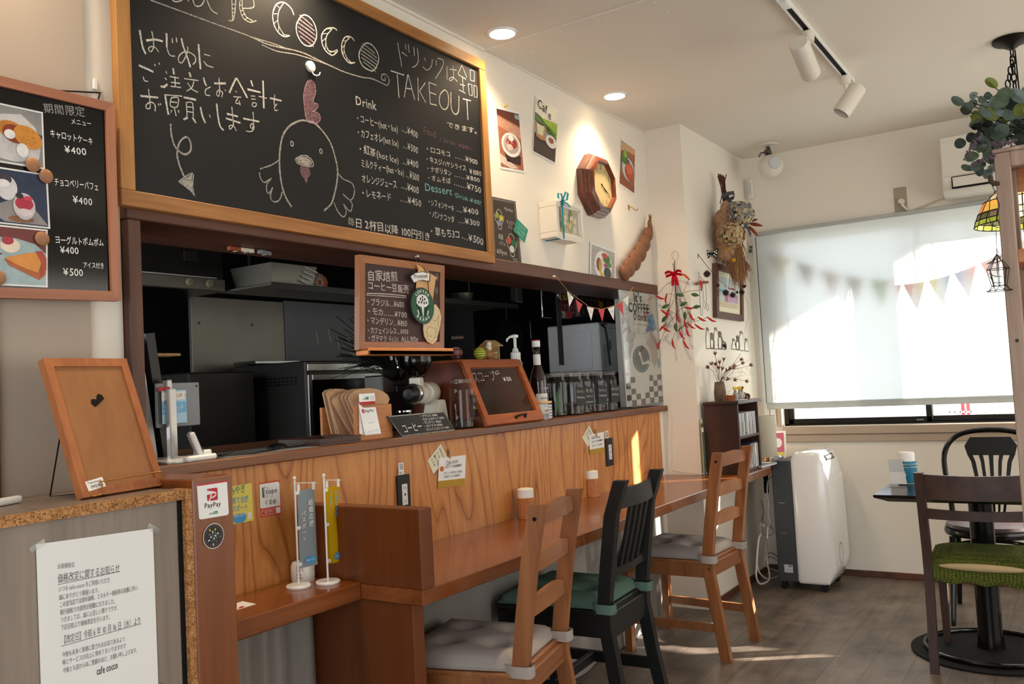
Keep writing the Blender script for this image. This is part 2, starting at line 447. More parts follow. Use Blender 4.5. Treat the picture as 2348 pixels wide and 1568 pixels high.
def planks():
    m = bpy.data.materials.new('floor_planks'); m.use_nodes = True; MATS['floor_planks'] = m
    nt = m.node_tree; b = nt.nodes['Principled BSDF']; N = nt.nodes.new; Lk = nt.links.new
    tc = N('ShaderNodeTexCoord'); mp = N('ShaderNodeMapping'); Lk(tc.outputs['Object'], mp.inputs[0])
    mp.inputs['Location'].default_value = (.13, -.066, 0)
    br = N('ShaderNodeTexBrick'); Lk(mp.outputs[0], br.inputs['Vector'])
    br.inputs['Scale'].default_value = 1; br.inputs['Brick Width'].default_value = .95; br.inputs['Row Height'].default_value = .161
    br.inputs['Mortar Size'].default_value = .0012; br.inputs['Mortar Smooth'].default_value = .3; br.offset = .37
    br.inputs['Color1'].default_value = (.42, .42, .42, 1); br.inputs['Color2'].default_value = (.58, .58, .58, 1); br.inputs['Mortar'].default_value = (0, 0, 0, 1)
    m2 = N('ShaderNodeMapping'); m2.inputs['Scale'].default_value = (.12, 1, 1); Lk(tc.outputs['Object'], m2.inputs[0])
    n = N('ShaderNodeTexNoise'); n.inputs['Scale'].default_value = 24; n.inputs['Detail'].default_value = 7; n.inputs['Roughness'].default_value = .62; n.inputs['Distortion'].default_value = .7; Lk(m2.outputs[0], n.inputs['Vector'])
    n3 = N('ShaderNodeTexNoise'); n3.inputs['Scale'].default_value = 5; n3.inputs['Detail'].default_value = 4; Lk(tc.outputs['Object'], n3.inputs['Vector'])
    a = N('ShaderNodeMath'); a.operation = 'MULTIPLY_ADD'; a.inputs[1].default_value = .55; Lk(n.outputs['Fac'], a.inputs[0]); Lk(n3.outputs['Fac'], a.inputs[2])
    a2 = N('ShaderNodeMath'); a2.operation = 'MULTIPLY_ADD'; a2.inputs[1].default_value = .45; Lk(br.outputs['Color'], a2.inputs[0]); Lk(a.outputs[0], a2.inputs[2])
    r = N('ShaderNodeValToRGB'); e = r.color_ramp.elements; e[0].position = .75; e[0].color = lin('#4c4038'); e[1].position = 1.22; e[1].color = lin('#85776b')
    e[1].position = 1.0
    sc = N('ShaderNodeMath'); sc.operation = 'MULTIPLY'; sc.inputs[1].default_value = .82; Lk(a2.outputs[0], sc.inputs[0]); Lk(sc.outputs[0], r.inputs[0])
    e[0].position = .62; e[1].position = 1.0
    mx = N('ShaderNodeMixRGB'); mx.blend_type = 'MIX'; mx.inputs[2].default_value = lin('#241d18'); Lk(br.outputs['Fac'], mx.inputs[0]); Lk(r.outputs[0], mx.inputs[1]); Lk(mx.outputs[0], b.inputs['Base Color'])
    b.inputs['Roughness'].default_value = .42
    bp = N('ShaderNodeBump'); bp.inputs['Strength'].default_value = .08; bp.inputs['Distance'].default_value = .004; Lk(a2.outputs[0], bp.inputs['Height']); Lk(bp.outputs[0], b.inputs['Normal'])
planks()
def chipboard():
    m = bpy.data.materials.new('chipboard'); m.use_nodes = True; MATS['chipboard'] = m
    nt = m.node_tree; b = nt.nodes['Principled BSDF']; N = nt.nodes.new; Lk = nt.links.new
    tc = N('ShaderNodeTexCoord'); v = N('ShaderNodeTexVoronoi'); v.inputs['Scale'].default_value = 380; n = N('ShaderNodeTexNoise'); n.inputs['Scale'].default_value = 60
    Lk(tc.outputs['Object'], v.inputs['Vector']); Lk(tc.outputs['Object'], n.inputs['Vector'])
    mx = N('ShaderNodeMath'); mx.operation = 'MULTIPLY'; Lk(v.outputs['Color'], mx.inputs[0]); Lk(n.outputs['Fac'], mx.inputs[1])
    r = N('ShaderNodeValToRGB'); e = r.color_ramp.elements; e[0].position = .05; e[0].color = lin('#6a3f1e'); e[1].position = .5; e[1].color = lin('#c79660'); q = e.new(.22); q.color = lin('#a9733f')
    Lk(mx.outputs[0], r.inputs[0]); Lk(r.outputs[0], b.inputs['Base Color']); b.inputs['Roughness'].default_value = .8
chipboard()
def blindcloth():
    m = bpy.data.materials.new('blind_cloth'); m.use_nodes = True; MATS['blind_cloth'] = m
    nt = m.node_tree; nt.nodes.remove(nt.nodes['Principled BSDF']); out = nt.nodes['Material Output']; N = nt.nodes.new; Lk = nt.links.new
    d = N('ShaderNodeBsdfDiffuse'); d.inputs[0].default_value = lin('#e8ecec')
    t = N('ShaderNodeBsdfTranslucent'); t.inputs[0].default_value = lin('#f2f6f6')
    p = N('ShaderNodeBsdfTransparent'); p.inputs[0].default_value = (.95, .97, .97, 1)
    a = N('ShaderNodeMixShader'); a.inputs[0].default_value = .5; b = N('ShaderNodeMixShader'); b.inputs[0].default_value = .15
    Lk(d.outputs[0], a.inputs[1]); Lk(t.outputs[0], a.inputs[2]); Lk(a.outputs[0], b.inputs[1]); Lk(p.outputs[0], b.inputs[2]); Lk(b.outputs[0], out.inputs[0])
blindcloth()

# ---------------------------------------------------------------- the room
CZ = 2.742
b = MB('floor_planks'); b.bx(-2.0, 5.9, -2.6, 4.1, -.08, 0); struct(b, 'floor')
b = MB('ceiling_paint'); b.bx(-2.0, 5.9, -2.6, 4.1, CZ, CZ+.1); struct(b, 'ceiling')
b = MB('ceiling_paint')                                    # flat access strip screwed to the ceiling
b.bx(3.035, 3.235, -1.2, 2.045, CZ-.006, CZ+.01, .002)
for k in range(12):
    for x in (3.075, 3.195): b.lathe((x, 1.9-k*.21, CZ-.0085), [(.0045, 0), (.0065, .0035)], 8)
struct(b, 'trim_1')
b = MB('ceiling_paint')
b.bx(1.36, 3.035, 2.036, 2.046, CZ-.012, CZ+.01); b.bx(3.235, 4.665, 2.038, 2.046, CZ-.008, CZ+.01); struct(b, 'trim_2')
b = MB('plaster')                                          # counter wall with the serving hatch
b.bx(-2.0, 1.32, 2.045, 2.145, 0, CZ); b.bx(1.32, 4.665, 2.045, 2.145, 1.80, CZ); b.bx(1.32, 4.70, 2.045, 2.145, 0, 1.10)
struct(b, 'wall_counter')
b = MB('plaster'); b.bx(4.665, 5.80, 1.822, 2.30, 0, CZ); struct(b, 'wall_corner')
b = MB('plaster')                                          # window wall
b.bx(5.765, 5.895, 1.667, 1.83, 0, CZ); b.bx(5.765, 5.895, -2.6, 1.667, 0, .94); b.bx(5.765, 5.895, -.12, 1.667, 2.19, CZ); b.bx(5.765, 5.895, -2.6, -.12, 1.95, CZ)
b.bx(5.765, 5.895, -.12, -.07, .94, 2.19); b.bx(5.765, 5.895, -2.6, -1.95, .94, 1.95); struct(b, 'wall_window')
b = MB('plaster')                                          # shop front behind the camera, opening closed by an added panel
b.bx(-2.0, 1.6, -2.6, -2.5, 0, CZ); b.bx(5.0, 5.9, -2.6, -2.5, 0, CZ); b.bx(1.6, 5.0, -2.6, -2.5, 0, .25); b.bx(1.6, 5.0, -2.6, -2.5, 2.35, CZ); struct(b, 'wall_right')
b = MB('paper'); b.bx(1.6, 5.0, -2.56, -2.54, .25, 2.35); struct(b, 'sun_block_panel')  # opaque panel added across the opening to keep direct sun out
b = MB('plaster')
b.bx(-2.0, -1.9, -2.5, -1.6, 0, CZ); b.bx(-2.0, -1.9, .8, 2.1, 0, CZ); b.bx(-2.0, -1.9, -1.6, .8, 2.35, CZ); struct(b, 'wall_back')
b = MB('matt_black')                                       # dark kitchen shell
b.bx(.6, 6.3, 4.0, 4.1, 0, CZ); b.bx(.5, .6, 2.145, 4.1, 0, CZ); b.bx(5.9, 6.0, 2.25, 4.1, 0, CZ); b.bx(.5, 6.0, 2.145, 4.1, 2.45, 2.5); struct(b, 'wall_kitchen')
# brown hatch frame: lintel, soffit and jamb
b = MB('beam_wood'); b.bx(1.32, 4.665, 2.018, 2.30, 1.780, 1.835, .003); struct(b, 'trim_3')
b = MB('beam_wood_z'); b.bx(1.322, 1.362, 2.018, 2.25, 1.10, 1.780, .003); struct(b, 'trim_4')
# beige panel beside the hatch
b = MB('tan_panel'); b.bx(.995, 1.225, 2.030, 2.046, 0, CZ); struct(b, 'wall_left')
b = MB('beam_wood_z'); b.bx(.94, .998, 2.015, 2.046, 0, CZ, .003); struct(b, 'trim_5')
# baseboards
b = MB('beam_wood'); b.bx(5.752, 5.766, -2.5, 1.822, 0, .038, .003); struct(b, 'baseboard_window')
b = MB('beam_wood'); b.bx(4.655, 5.765, 1.810, 1.824, 0, .038, .003); struct(b, 'baseboard_corner')
# window 1: reveal, aluminium frame, sliding sashes, handle, panes
b = MB('black_plastic'); b.use('dark_metal')
def sash(b, y0, y1, z0, z1, x, w=.034, d=.03):
    b.bx(x, x+d, y0, y1, z0, z0+w, .003); b.bx(x, x+d, y0, y1, z1-w, z1, .003)
    b.bx(x, x+d, y0, y0+w, z0, z1, .003); b.bx(x, x+d, y1-w, y1, z0, z1, .003)
w1 = MB('dark_metal'); w1.bx(5.80, 5.885, -.07, 1.667, .938, .950); w1.bx(5.80, 5.885, -.07, 1.667, 2.18, 2.19); w1.bx(5.80, 5.885, 1.640, 1.667, .94, 2.19); w1.bx(5.80, 5.885, -.07, -.055, .94, 2.19)
win = struct(w1, 'window_1')
for y0, y1, x in ((.78, 1.64, 5.805), (-.055, .815, 5.84)):
    f = MB('dark_metal'); sash(f, y0, y1, .95, 2.18, x); so = build(f, 'sash', win)
    g = MB('glass'); g.bx(x+.013, x+.017, y0+.03, y1-.03, .98, 2.15); build(g, 'pane', so)
f = MB('steel_dull'); f.bx(5.795, 5.806, .83, .87, .957, .968, .003); f.bx(5.785, 5.797, .845, .855, .96, .966, .002); build(f, 'latch', win)
w2 = MB('dark_metal'); w2.bx(5.80, 5.885, -1.95, -.12, .938, .950); w2.bx(5.80, 5.885, -1.95, -.12, 1.94, 1.95); w2.bx(5.80, 5.885, -.165, -.12, .94, 1.95); w2.bx(5.80, 5.885, -1.95, -1.86, .94, 1.95)
w2.bx(5.81, 5.84, -1.40, -1.36, .95, 1.94)
win2 = struct(w2, 'window_2')
g = MB('glass'); g.bx(5.855, 5.859, -1.9, -.165, .95, 1.94); build(g, 'pane', win2)
# beige window surround
mat('surround', '#b3a08c', .5)
b = MB('surround'); b.bx(5.725, 5.80, -2.5, 1.665, .888, .938, .004); b.bx(5.740, 5.80, -2.5, 1.665, .838, .886, .004)
b.bx(5.74, 5.80, 1.667, 1.70, .938, 2.0, .003); struct(b, 'trim_6')
b = MB('white_plastic'); b.bx(5.748, 5.768, 1.705, 1.745, .95, 2.22, .004); b.bx(5.752, 5.768, 1.75, 1.79, .95, 2.22, .004); struct(b, 'trim_7')

# ---------------------------------------------------------------- roller blind, bunting and what stands outside
t = thing('roller_blind', 'wide white translucent roller blind pulled down over the window', 'blind', (5.715, .8, 1.056))
b = MB('blind_cloth'); b.bx(5.7145, 5.7155, -.135, 1.750, 1.075, 2.20); build(b, 'blind_fabric', t)
b = MB('blind_rail_cloth'); b.bx(5.705, 5.725, -.138, 1.752, 1.056, 1.098, .006); build(b, 'bottom_rail', t)
b = MB('blind_rail_cloth'); b.bx(5.705, 5.764, -.145, 1.755, 2.205, 2.229, .004); build(b, 'cassette', t)
b = MB('black_plastic'); b.tube([(5.712, 1.7525, 2.2), (5.712, 1.7525, 1.098)], .0022, 6); build(b, 'pull_cord', t)
t2 = thing('roller_blind', 'second white roller blind beyond the wooden rack, right of the first', 'blind', (5.715, -1.1, 1.056))
b = MB('blind_cloth'); b.bx(5.7145, 5.7155, -2.0, -.252, 1.075, 2.20); build(b, 'blind_fabric', t2)
b = MB('blind_rail_cloth'); b.bx(5.705, 5.725, -2.0, -.250, 1.056, 1.098, .006); build(b, 'bottom_rail', t2)
b = MB('light_grey'); b.bx(5.685, 5.764, -2.0, -.25, 2.198, 2.229, .004); build(b, 'cassette', t2)
# pennant string between blind and glass
flag_cols = ['#d8c33a', '#454f66', '#b58a90', '#6a3540', '#57a86a', '#d9543a', '#d6c22c', '#2f8fc4', '#e58a80', '#c23a4a', '#d8c33a', '#2f8fc4']
t = thing('pennant_string', 'string of coloured triangular pennants showing through the window blind', 'bunting', (5.762, .9, 1.75))
ys = [1.66, 1.51, 1.36, 1.22, 1.07, .93, .80, .66, .52, .38, .24, .10]
def sag(y): return 1.812 + .30*max(0, (y-.80)/.88)**1.9 if y > .80 else 1.812 + .08*((.80-y)/.42)**2
b = MB('twig'); b.tube([(5.762, 1.67-i*.04, sag(1.67-i*.04)) for i in range(41)], .0016, 5); build(b, 'cord', t)
for y, c in zip(ys, flag_cols):
    thin('flag_'+c[1:], c, .85)
    f = MB('flag_'+c[1:]); f.prism(FX(5.762), [(y, sag(y)), (y-.115, sag(y-.115)), (y-.066, sag(y-.06)-.165)], -.0004, .0004); build(f, 'pennant', t)
# sports net outside the glass
b = MB('grey_plastic')
for k in range(15): b.tube([(6.02+.012*math.sin(k*2.1+z*5), 1.72-k*.125+.012*math.sin(z*9+k), .6+z*.16) for z in range(11)], .0022, 4)
for k in range(12): b.tube([(6.02, 1.75-j*.2, .68+k*.125+.012*math.sin(j*1.7+k)) for j in range(10)], .0022, 4)
one(b, 'mesh_net', 'thin square mesh net hanging outside the window, seen through the blind', 'net')
mat('concrete', '#b9b4aa', .9, var=.1, scale=3)
b = MB('concrete'); b.bx(5.9, 40, -30, 25, -.4, -.3); struct(b, 'ground')
b = MB('white_plastic'); b.bx(6.03, 6.11, .455, .565, -.3, 2.5); one(b, 'porch_post', 'white square post outside the window, a shadow on the blind', 'post')
b = MB('concrete'); b.bx(5.895, 6.45, -2.6, 2.2, 2.44, 2.54); struct(b, 'trim_8')
# fence and a red board far outside under the blind
t = thing('picket_fence', 'blue and white picket fence far outside below the blind', 'fence', (13.5, -1.0, -.3))
mat('fence_blue', '#5b78b8', .7)
b = MB('fence_blue'); b.bx(13.5, 13.54, -3.2, .25, .10, 1.2); build(b, 'backing', t)
b = MB('white_plastic')
for k in range(18): b.bx(13.40, 13.46, -3.1+k*.19, -3.02+k*.19, -.3, 1.3)
build(b, 'pickets', t)
t = thing('mesh_gate', 'white wire gate with a red sheet behind, far outside the window', 'gate', (12.0, 1.2, -.3))
b = MB('white_plastic')
for k in range(9): b.bx(12.0, 12.03, .93+k*.06, .945+k*.06, -.3, 1.2)
for k in range(8): b.bx(12.0, 12.03, .9, 1.45, .2+k*.12, .215+k*.12)
build(b, 'bars', t)
b = MB('red_paper'); b.bx(12.1, 12.15, 1.2, 1.32, .2, 1.25); build(b, 'red_sheet', t)
# unseen slab added outside, shaped to shade the left of the blind
def sp(y, z, d): return (5.715+.545*d, y-.838*d, z+.318*d)
mat('house', '#a9a49a', .9)  # plain grey of the added shading slab
b = MB('house')
q = [sp(2.9, .95, 9), sp(1.765, 1.49, 9), sp(1.07, 1.82, 9), sp(.60, 2.05, 9), sp(.60, 2.6, 9), sp(2.9, 2.6, 9)]
b.prism(Fr((q[0][0], 0, 0), (0, 1, 0), (0, 0, 1), (-1, 0, 0)), [(p[1]+ (q[0][0]-p[0]), p[2]) for p in q], -2.0, 0)
one(b, 'shade_slab', 'unseen grey sloping slab added outside to shade the upper left of the blind', 'canopy')

# ---------------------------------------------------------------- serving counter, bar table, left cabinet
t = thing('serving_counter', 'long serving counter with swirling plywood front under the hatch', 'counter', (3.0, 2.04, 0))
b = MB('plywood'); b.bx(1.362, 4.61, 2.030, 2.046, .70, 1.112); build(b, 'front_panel', t)
b = MB('counter_wood'); b.bx(1.362, 4.66, 1.998, 2.62, 1.110, 1.141, .004); build(b, 'countertop', t)
b = MB('plaster'); b.bx(4.61, 4.664, 2.032, 2.046, .747, 1.11); build(b, 'end_panel', t)
# bar table
t = thing('bar_table', 'long narrow brown bar table running along the plywood counter front', 'table', (3.4, 1.8, 0))
b = MB('bar_wood'); b.prism(FZ(0), [(1.890, 1.570), (5.12, 1.570), (5.25, 1.618), (5.70, 1.636), (5.70, 1.822), (4.664, 1.822), (4.664, 2.030), (1.890, 2.030)], .703, .747, .003); build(b, 'tabletop', t)
b = MB('bar_wood_shaded'); b.bx(1.890, 1.946, 1.569, 2.029, .747, .970, .003); build(b, 'divider', t)
b = MB('bar_wood_shaded'); b.bx(1.897, 1.946, 1.615, 2.029, 0, .703, .003); build(b, 'support_panel', t)
# low shelf between post and divider
b = MB('bar_wood'); b.bx(1.375, 1.889, 1.800, 2.029, .703, .753, .003)
one(b, 'wall_shelf', 'short brown shelf between the sticker post and the bar divider', 'shelf')
mat('vinyl', '#8f8a85', .22, coat=.2)
def skirt(x0, x1, y, z1, amp, name, label):
    b = MB('vinyl'); n = 70; rows = []
    for j, z in enumerate((0.004, .02, .2, .45, z1)):
        rows.append([(x0+(x1-x0)*i/n, y + amp*math.sin(i*.55) + amp*.6*math.sin(i*.23+1.3) + .006*math.sin(j+i*.3), z) for i in range(n+1)])
    b.rings(rows, False, False)
    b.rings([[(p[0], p[1]+.003, p[2]) for p in r] for r in rows], False, False)
    return one(b, name, label, 'sheet', sharp=80)
skirt(1.95, 4.42, 1.965, .700, .010, 'vinyl_sheet', 'grey vinyl sheet hanging wavy under the long bar table')
skirt(1.375, 1.890, 2.005, .700, .008, 'vinyl_sheet', 'small glossy grey vinyl sheet under the short shelf by the post')
# post with the stickers
b = MB('post_wood'); b.bx(1.258, 1.368, 1.702, 1.998, 0, 1.1255, .003)
post = one(b, 'counter_post', 'square brown wooden end post carrying the payment sticker', 'post')
# left cabinet with grey laminate front
t = thing('reception_cabinet', 'low cabinet in grey wood laminate with raw chipboard edges', 'cabinet', (.75, 1.85, 0))
b = MB('grey_laminate'); b.bx(-.9, 1.238, 1.722, 1.745, 0, 1.088); build(b, 'front_panel', t)
b = MB('laminate_top'); b.bx(-.9, 1.240, 1.718, 2.030, 1.088, 1.106); build(b, 'cabinet_top', t)
b = MB('chipboard'); b.bx(-.9, 1.238, 1.708, 1.7185, 1.084, 1.106); build(b, 'top_edge', t)
b = MB('chipboard'); b.bx(1.240, 1.2575, 1.706, 1.76, 0, 1.106); build(b, 'side_edge', t)
b = MB('matt_black'); b.bx(1.229, 1.241, 1.7195, 1.724, 0, 1.083); build(b, 'gap_shade_strip', t)  # solid black strip painting the shade between panel and edge

# taped notice
t = thing('paper_notice', 'white printed notice taped to the grey cabinet front', 'notice', (1.02, 1.72, .8))
F = FY(1.7205)
N4 = [(0.9123,1.0416),(1.1658,1.031),(1.1666,0.6966),(0.915,0.7482)]
b = MB('paper'); b.prism(F, N4, .0006, .0012)
def nl(s, x0, y0, x1, y1, size, m='ink_soft'): b.text(F, s, NP(x0, y0), size, m, NP(x1, y1), h=.0018)
_n = [(0.9105,1.0392),(1.1636,1.0341),(0.9155,0.7745),(1.1629,0.6978)]
def NP(zx, zy):
    """a place on the notice, in sheet units"""
    v = 0
    for _ in range(6):
        u = (zx-300-52*v)/(1005-12*v); top = 380-162*u; v = (zy-top)/(1568-top)
    tl, tr, bl, br = _n
    ax = tl[0]+(tr[0]-tl[0])*u; az = tl[1]+(tr[1]-tl[1])*u
    bx_ = bl[0]+(br[0]-bl[0])*u; bz = bl[1]+(br[1]-bl[1])*u
    return (ax+(bx_-ax)*v, az+(bz-az)*v)
for s, x0, y0, x1, y1, k in (
    ('お客様各位', 472, 580, 612, 562, .011), ('価格改定に関するお知らせ', 475, 700, 1003, 606, .020),
    ('いつも cafe cocco をご利用いただき', 482, 778, 915, 695, .012), ('誠にありがとう御座います。', 486, 848, 835, 780, .012),
    ('この度当店では原料価格、エネルギー価格等の高騰に伴い、', 490, 912, 1190, 756, .012), ('現行価格での提供が困難になりました。', 494, 978, 975, 872, .012),
    ('つきましては、誠に心苦しい限りですが、', 498, 1042, 1000, 930, .012), ('下記日程より価格改定を行います。', 502, 1108, 930, 1010, .012),
    ('【改定日】令和 6 年 10 月 16 日（水）より', 508, 1225, 1198, 1050, .018),
    ('今後も末永く皆様に愛されるお店であるよう', 512, 1340, 1050, 1200, .012), ('味とサービスの向上に努めてまいりますので', 515, 1405, 1058, 1258, .012),
    ('今後とも変わらぬご愛顧のほど、お願い申し上げます。', 520, 1475, 1178, 1290, .012)):
    nl(s, x0, y0, x1, y1, k)
BOLD = .012
nl('cafe cocco', 800, 1492, 985, 1432, .021, 'ink')
BOLD = 0
b.stroke(F, [NP(475, 718), NP(1005, 604)], .0012, .0018, 'ink_soft'); b.stroke(F, [NP(505, 1246), NP(1198, 1052)], .0012, .0018, 'ink_soft')
build(b, 'sheet', t, 0)
for pts in ([(0.8982,1.037),(0.9277,1.05),(0.9309,1.0382),(0.9024,1.0262)], [(1.1569,1.0435),(1.1825,1.0267),(1.1771,1.0132),(1.1515,1.0343)], [(1.1671,0.6965),(1.1757,0.6988),(1.1812,0.6921),(1.1781,0.6852)]):
    b = MB('plastic_clear'); b.prism(F, pts, .0014, .0018); build(b, 'tape', t, 0)

# stickers on the post
F = FY(1.702)
b = MB('paper'); Q = [(1.2684,1.1141),(1.3515,1.1142),(1.3535,1.0369),(1.3497,1.0325),(1.277,1.0335),(1.2714,1.036)]
b.prism(F, Q, .0003, .0008)
b.fp(F, [(1.2684,1.1141),(1.3515,1.1142),(1.3516,1.1098),(1.2685,1.1097)], .0012, 'red')
b.fp(F, [(1.2952,1.0999),(1.321,1.1003),(1.3238,1.098),(1.3239,1.073),(1.3209,1.0715),(1.2975,1.0718),(1.2948,1.0741),(1.2935,1.0863),(1.3169,1.0881),(1.3165,1.0916),(1.2945,1.0964)], .0012, 'red')
b.stroke(F, [(1.2943,1.0911),(1.3059,1.092),(1.317,1.0891),(1.3173,1.0832),(1.3095,1.0794),(1.3019,1.0785)], .0030, .0016, 'paper')
b.stroke(F, [(1.3057,1.0864),(1.2999,1.0715)], .0030, .0016, 'paper')
BOLD = .006
b.text(F, 'PayPay', (1.286,1.0575), .0155, 'ink', (1.3321,1.0567), .0016)
b.text(F, 'LINE', (1.298,1.0411), .005, 'ink', (1.309,1.0406), .0016)
b.fp(F, [(1.3102,1.0463),(1.3225,1.0464),(1.3222,1.0401),(1.3099,1.0403)], .0012, 'green_ink')
b.text(F, 'Pay', (1.3114,1.0415), .0045, 'paper', (1.3208,1.0415), .0016)
one(b, 'payment_sticker', 'white payment sticker with red logo on the brown post', 'sticker', sharp=0)
b = MB('dark_wood'); c = (1.3075,0.991)
b.lathe((c[0], 1.7015, c[1]), [(.029, 0), (.029, -.0012)], 36, (0, 1, 0))
b.fe(F, c, .029, .029, .0022, 'white_plastic', 36); b.fe(F, c, .0275, .0275, .0026, 'dark_wood', 36); b.fe(F, c, .021, .021, .003, 'slate', 30)
for i in range(16):
    a = i*2.4; r_ = .004+.0010*i
    b.fe(F, (c[0]+r_*math.cos(a), c[1]+r_*math.sin(a)), .0032, .0018, .0034, ('light_grey', 'steel_dull', 'yellow')[i % 3 if i > 9 else i % 2], 8, a)
one(b, 'round_sticker', 'round dark sticker with grey pattern below the payment sticker', 'sticker', sharp=0)

# flyers on the plywood
F = FY(2.030)
b = MB('yellow_paper'); b.prism(F, [(1.6157,1.0579),(1.6977,1.0592),(1.7003,0.9521),(1.6183,0.9517)], .0003, .0008)
b.text(F, 'みやぎ', (1.6201,1.0343), .026, 'teal', (1.6758,1.0383), .0016)
b.text(F, '子育て支援', (1.6118,1.0101), .02, 'sky_blue', (1.6843,1.0094), .0016)
b.text(F, 'パスポート', (1.6126,0.9864), .02, 'sky_blue', (1.6818,0.9881), .0016)
b.fp(F, [(1.6284,0.9752),(1.6396,0.9788),(1.6674,0.9782),(1.6753,0.971),(1.6721,0.958),(1.6606,0.9523),(1.6384,0.9529),(1.6295,0.9587)], .0012, 'sky_blue')
b.text(F, '利用できます', (1.6311,0.97), .009, 'paper', (1.6697,0.9707), .0016)
b.fp(F, [(1.6805,0.9774),(1.6919,0.9781),(1.6929,0.9587),(1.6815,0.958)], .0012, 'paper')
one(b, 'yellow_flyer', 'yellow flyer with blue lettering on the plywood beside the post', 'flyer', sharp=0)
b = MB('red_paper'); mat('flyer_red', '#d0503f', .7); b.use('flyer_red')
b.prism(F, [(1.7265,1.0556),(1.8025,1.0568),(1.8062,0.9536),(1.7255,0.9554)], .0003, .0008)
b.fp(F, [(1.7263,1.0514),(1.7961,1.0516),(1.8007,1.0466),(1.8018,0.98),(1.7287,0.9812),(1.7258,0.9853)], .0012, 'paper')
b.fp(F, [(1.7344,1.0412),(1.7399,1.0411),(1.7408,1.0114),(1.7353,1.0116)], .0016, 'leaf')
b.stroke(F, [(1.756,1.0159),(1.7438,1.0098),(1.7427,1.0438),(1.7563,1.0375),(1.756,1.0313)], .0018, .0016, 'ink', False)
b.text(F, 'topo', (1.7483,1.0203), .0215, 'ink', (1.7925,1.0207), .0016)
b.text(F, '×', (1.7667,1.0061), .010, 'ink_soft', None, .0016)
b.text(F, 'ぐるめ', (1.7409,0.9905), .017, 'ink', (1.7876,0.9889), .0016)
b.stroke(F, [(1.7284,0.9736),(1.778,0.974),(1.7781,0.961),(1.7289,0.9604),(1.7284,0.9736)], .0009, .0016, 'paper', False)
b.text(F, 'はこちら', (1.7417,0.9652), .008, 'paper', (1.7715,0.9657), .0016)
b.fp(F, [(1.7837,0.9763),(1.8008,0.9763),(1.8008,0.9594),(1.7845,0.9594)], .0012, 'paper')
one(b, 'red_flyer', 'red and white dining flyer on the plywood right of the yellow flyer', 'flyer', sharp=0)
# card on the low shelf
b = MB('paper'); b.prism(FZ(.753), [(1.5705,1.9543),(1.5904,1.9561),(1.5839,1.8922),(1.5193,1.8916)], .0002, .0008)
b.fp(FZ(.753), [(1.5278,1.899),(1.5482,1.9114),(1.5545,1.9042),(1.5395,1.8924)], .0012, 'red')
one(b, 'paper_card', 'white folded card lying on the short shelf by the post', 'card', sharp=0)

# white cup behind the flags
t = thing('ceramic_cup', 'white porcelain tea cup upside down on the short shelf', 'cup', (1.842, 1.988, .753))
b = MB('white_gloss'); b.lathe((1.842, 1.988, .753), [(.034, 0), (.0355, .02), (.0355, .045), (.031, .056), (.022, .058)], 32); build(b, 'cup_body', t)
F2 = Fr((1.842, 1.988, .753), (1, -.5, 0), (0, 0, 1))
b = MB('ink')
for s, z, a in (('カカB', .042, -.62), ('セット', .034, -.62), ('TEA', .022, -.62), ('CUP', .012, -.62), ('C', .032, .95)):
    q = Fr((1.842+.0362*math.sin(a-.5), 1.988-.0362*math.cos(a-.5), .753), (math.cos(a-.5), math.sin(a-.5), 0), (0, 0, 1))
    b.text(q, s, (-.008, z), .009, 'ink', None, .0006)
build(b, 'lettering', t, 0)

# two little banner stands
def banner(x, y, rz, cloth, lab, words, col, tw):
    t = thing('banner_stand', lab, 'flag', (x, y, .753), rz, 'little banner stands on the short shelf')
    b = MB('white_gloss'); b.lathe((0, 0, 0), [(.031, 0), (.0325, .002), (.0325, .006), (.030, .008)], 32); build_local(b, 'base', t)
    b = MB('white_plastic'); b.cyl((0, 0, .006), (0, 0, .268), .0026, None, 10); b.ball((0, 0, .270), .0045); build_local(b, 'pole', t)
    b = MB('plastic_clear'); b.use('white_plastic'); b.cyl((0, 0, .258), (.075, 0, .250), .0010, None, 6)
    for z in (.232, .145, .055): b.box((.006, 0, z), (.014, .006, .008), None, .001)
    for xx in (.012, .062): b.box((xx, 0, .244), (.010, .0016, .020))
    build_local(b, 'cross_bar', t)
    b = MB(cloth); n = 8
    rows = [[(.008+.058*i/n, tw*math.sin(i*.7+z*14)*.004*(1+3*(.24-z)), z) for i in range(n+1)] for z in (.045, .10, .15, .20, .238)]
    b.rings(rows, False, False)
    fl = build_local(b, 'banner', t, 80)
    G = Fr((0, -.003-.004*tw, 0), (1, 0, 0), (0, 0, 1)); b = MB('ink')
    for s, a, z, k, m in words: b.text(G, s, (a, z), k, m, None, .0006, vert=True)
    b.fe(G, (.040, .062), .019, .009, .0006, 'sky_blue'); b.text(G, '利用できます', (.025, .060), .0048, 'paper', (.055, .060), .001)
    build_local(b, 'lettering', t, 0)
    t.scale = (1.1, 1.1, 1.16)
    return t
def build_local(b, name, parent, sharp=35):
    """a part whose shapes are already in its parent's own space"""
    o = build(b, name, None, sharp); o.parent = parent; return o
thin('banner_grey', '#9fb2bd', .35); thin('banner_yellow', '#e2b91c', .4)
banner(1.770, 1.930, R(-4), 'banner_grey', 'little blue-grey paper banner on a white pole and round foot', [('結婚応援', .047, .205, .0165, 'paper'), ('パスポート', .022, .180, .0145, 'white_plastic')], 'paper', .3)
bn = MB('pink'); 
banner(1.842, 1.885, R(8), 'banner_yellow', 'little yellow paper banner on a white pole and round foot', [('子育て支援', .040, .222, .0125, 'sky_blue'), ('みやぎ', .056, .218, .008, 'sky_blue'), ('パスポート', .018, .225, .0125, 'sky_blue')], 'sky_blue', 1.0)
bn.bm.free()
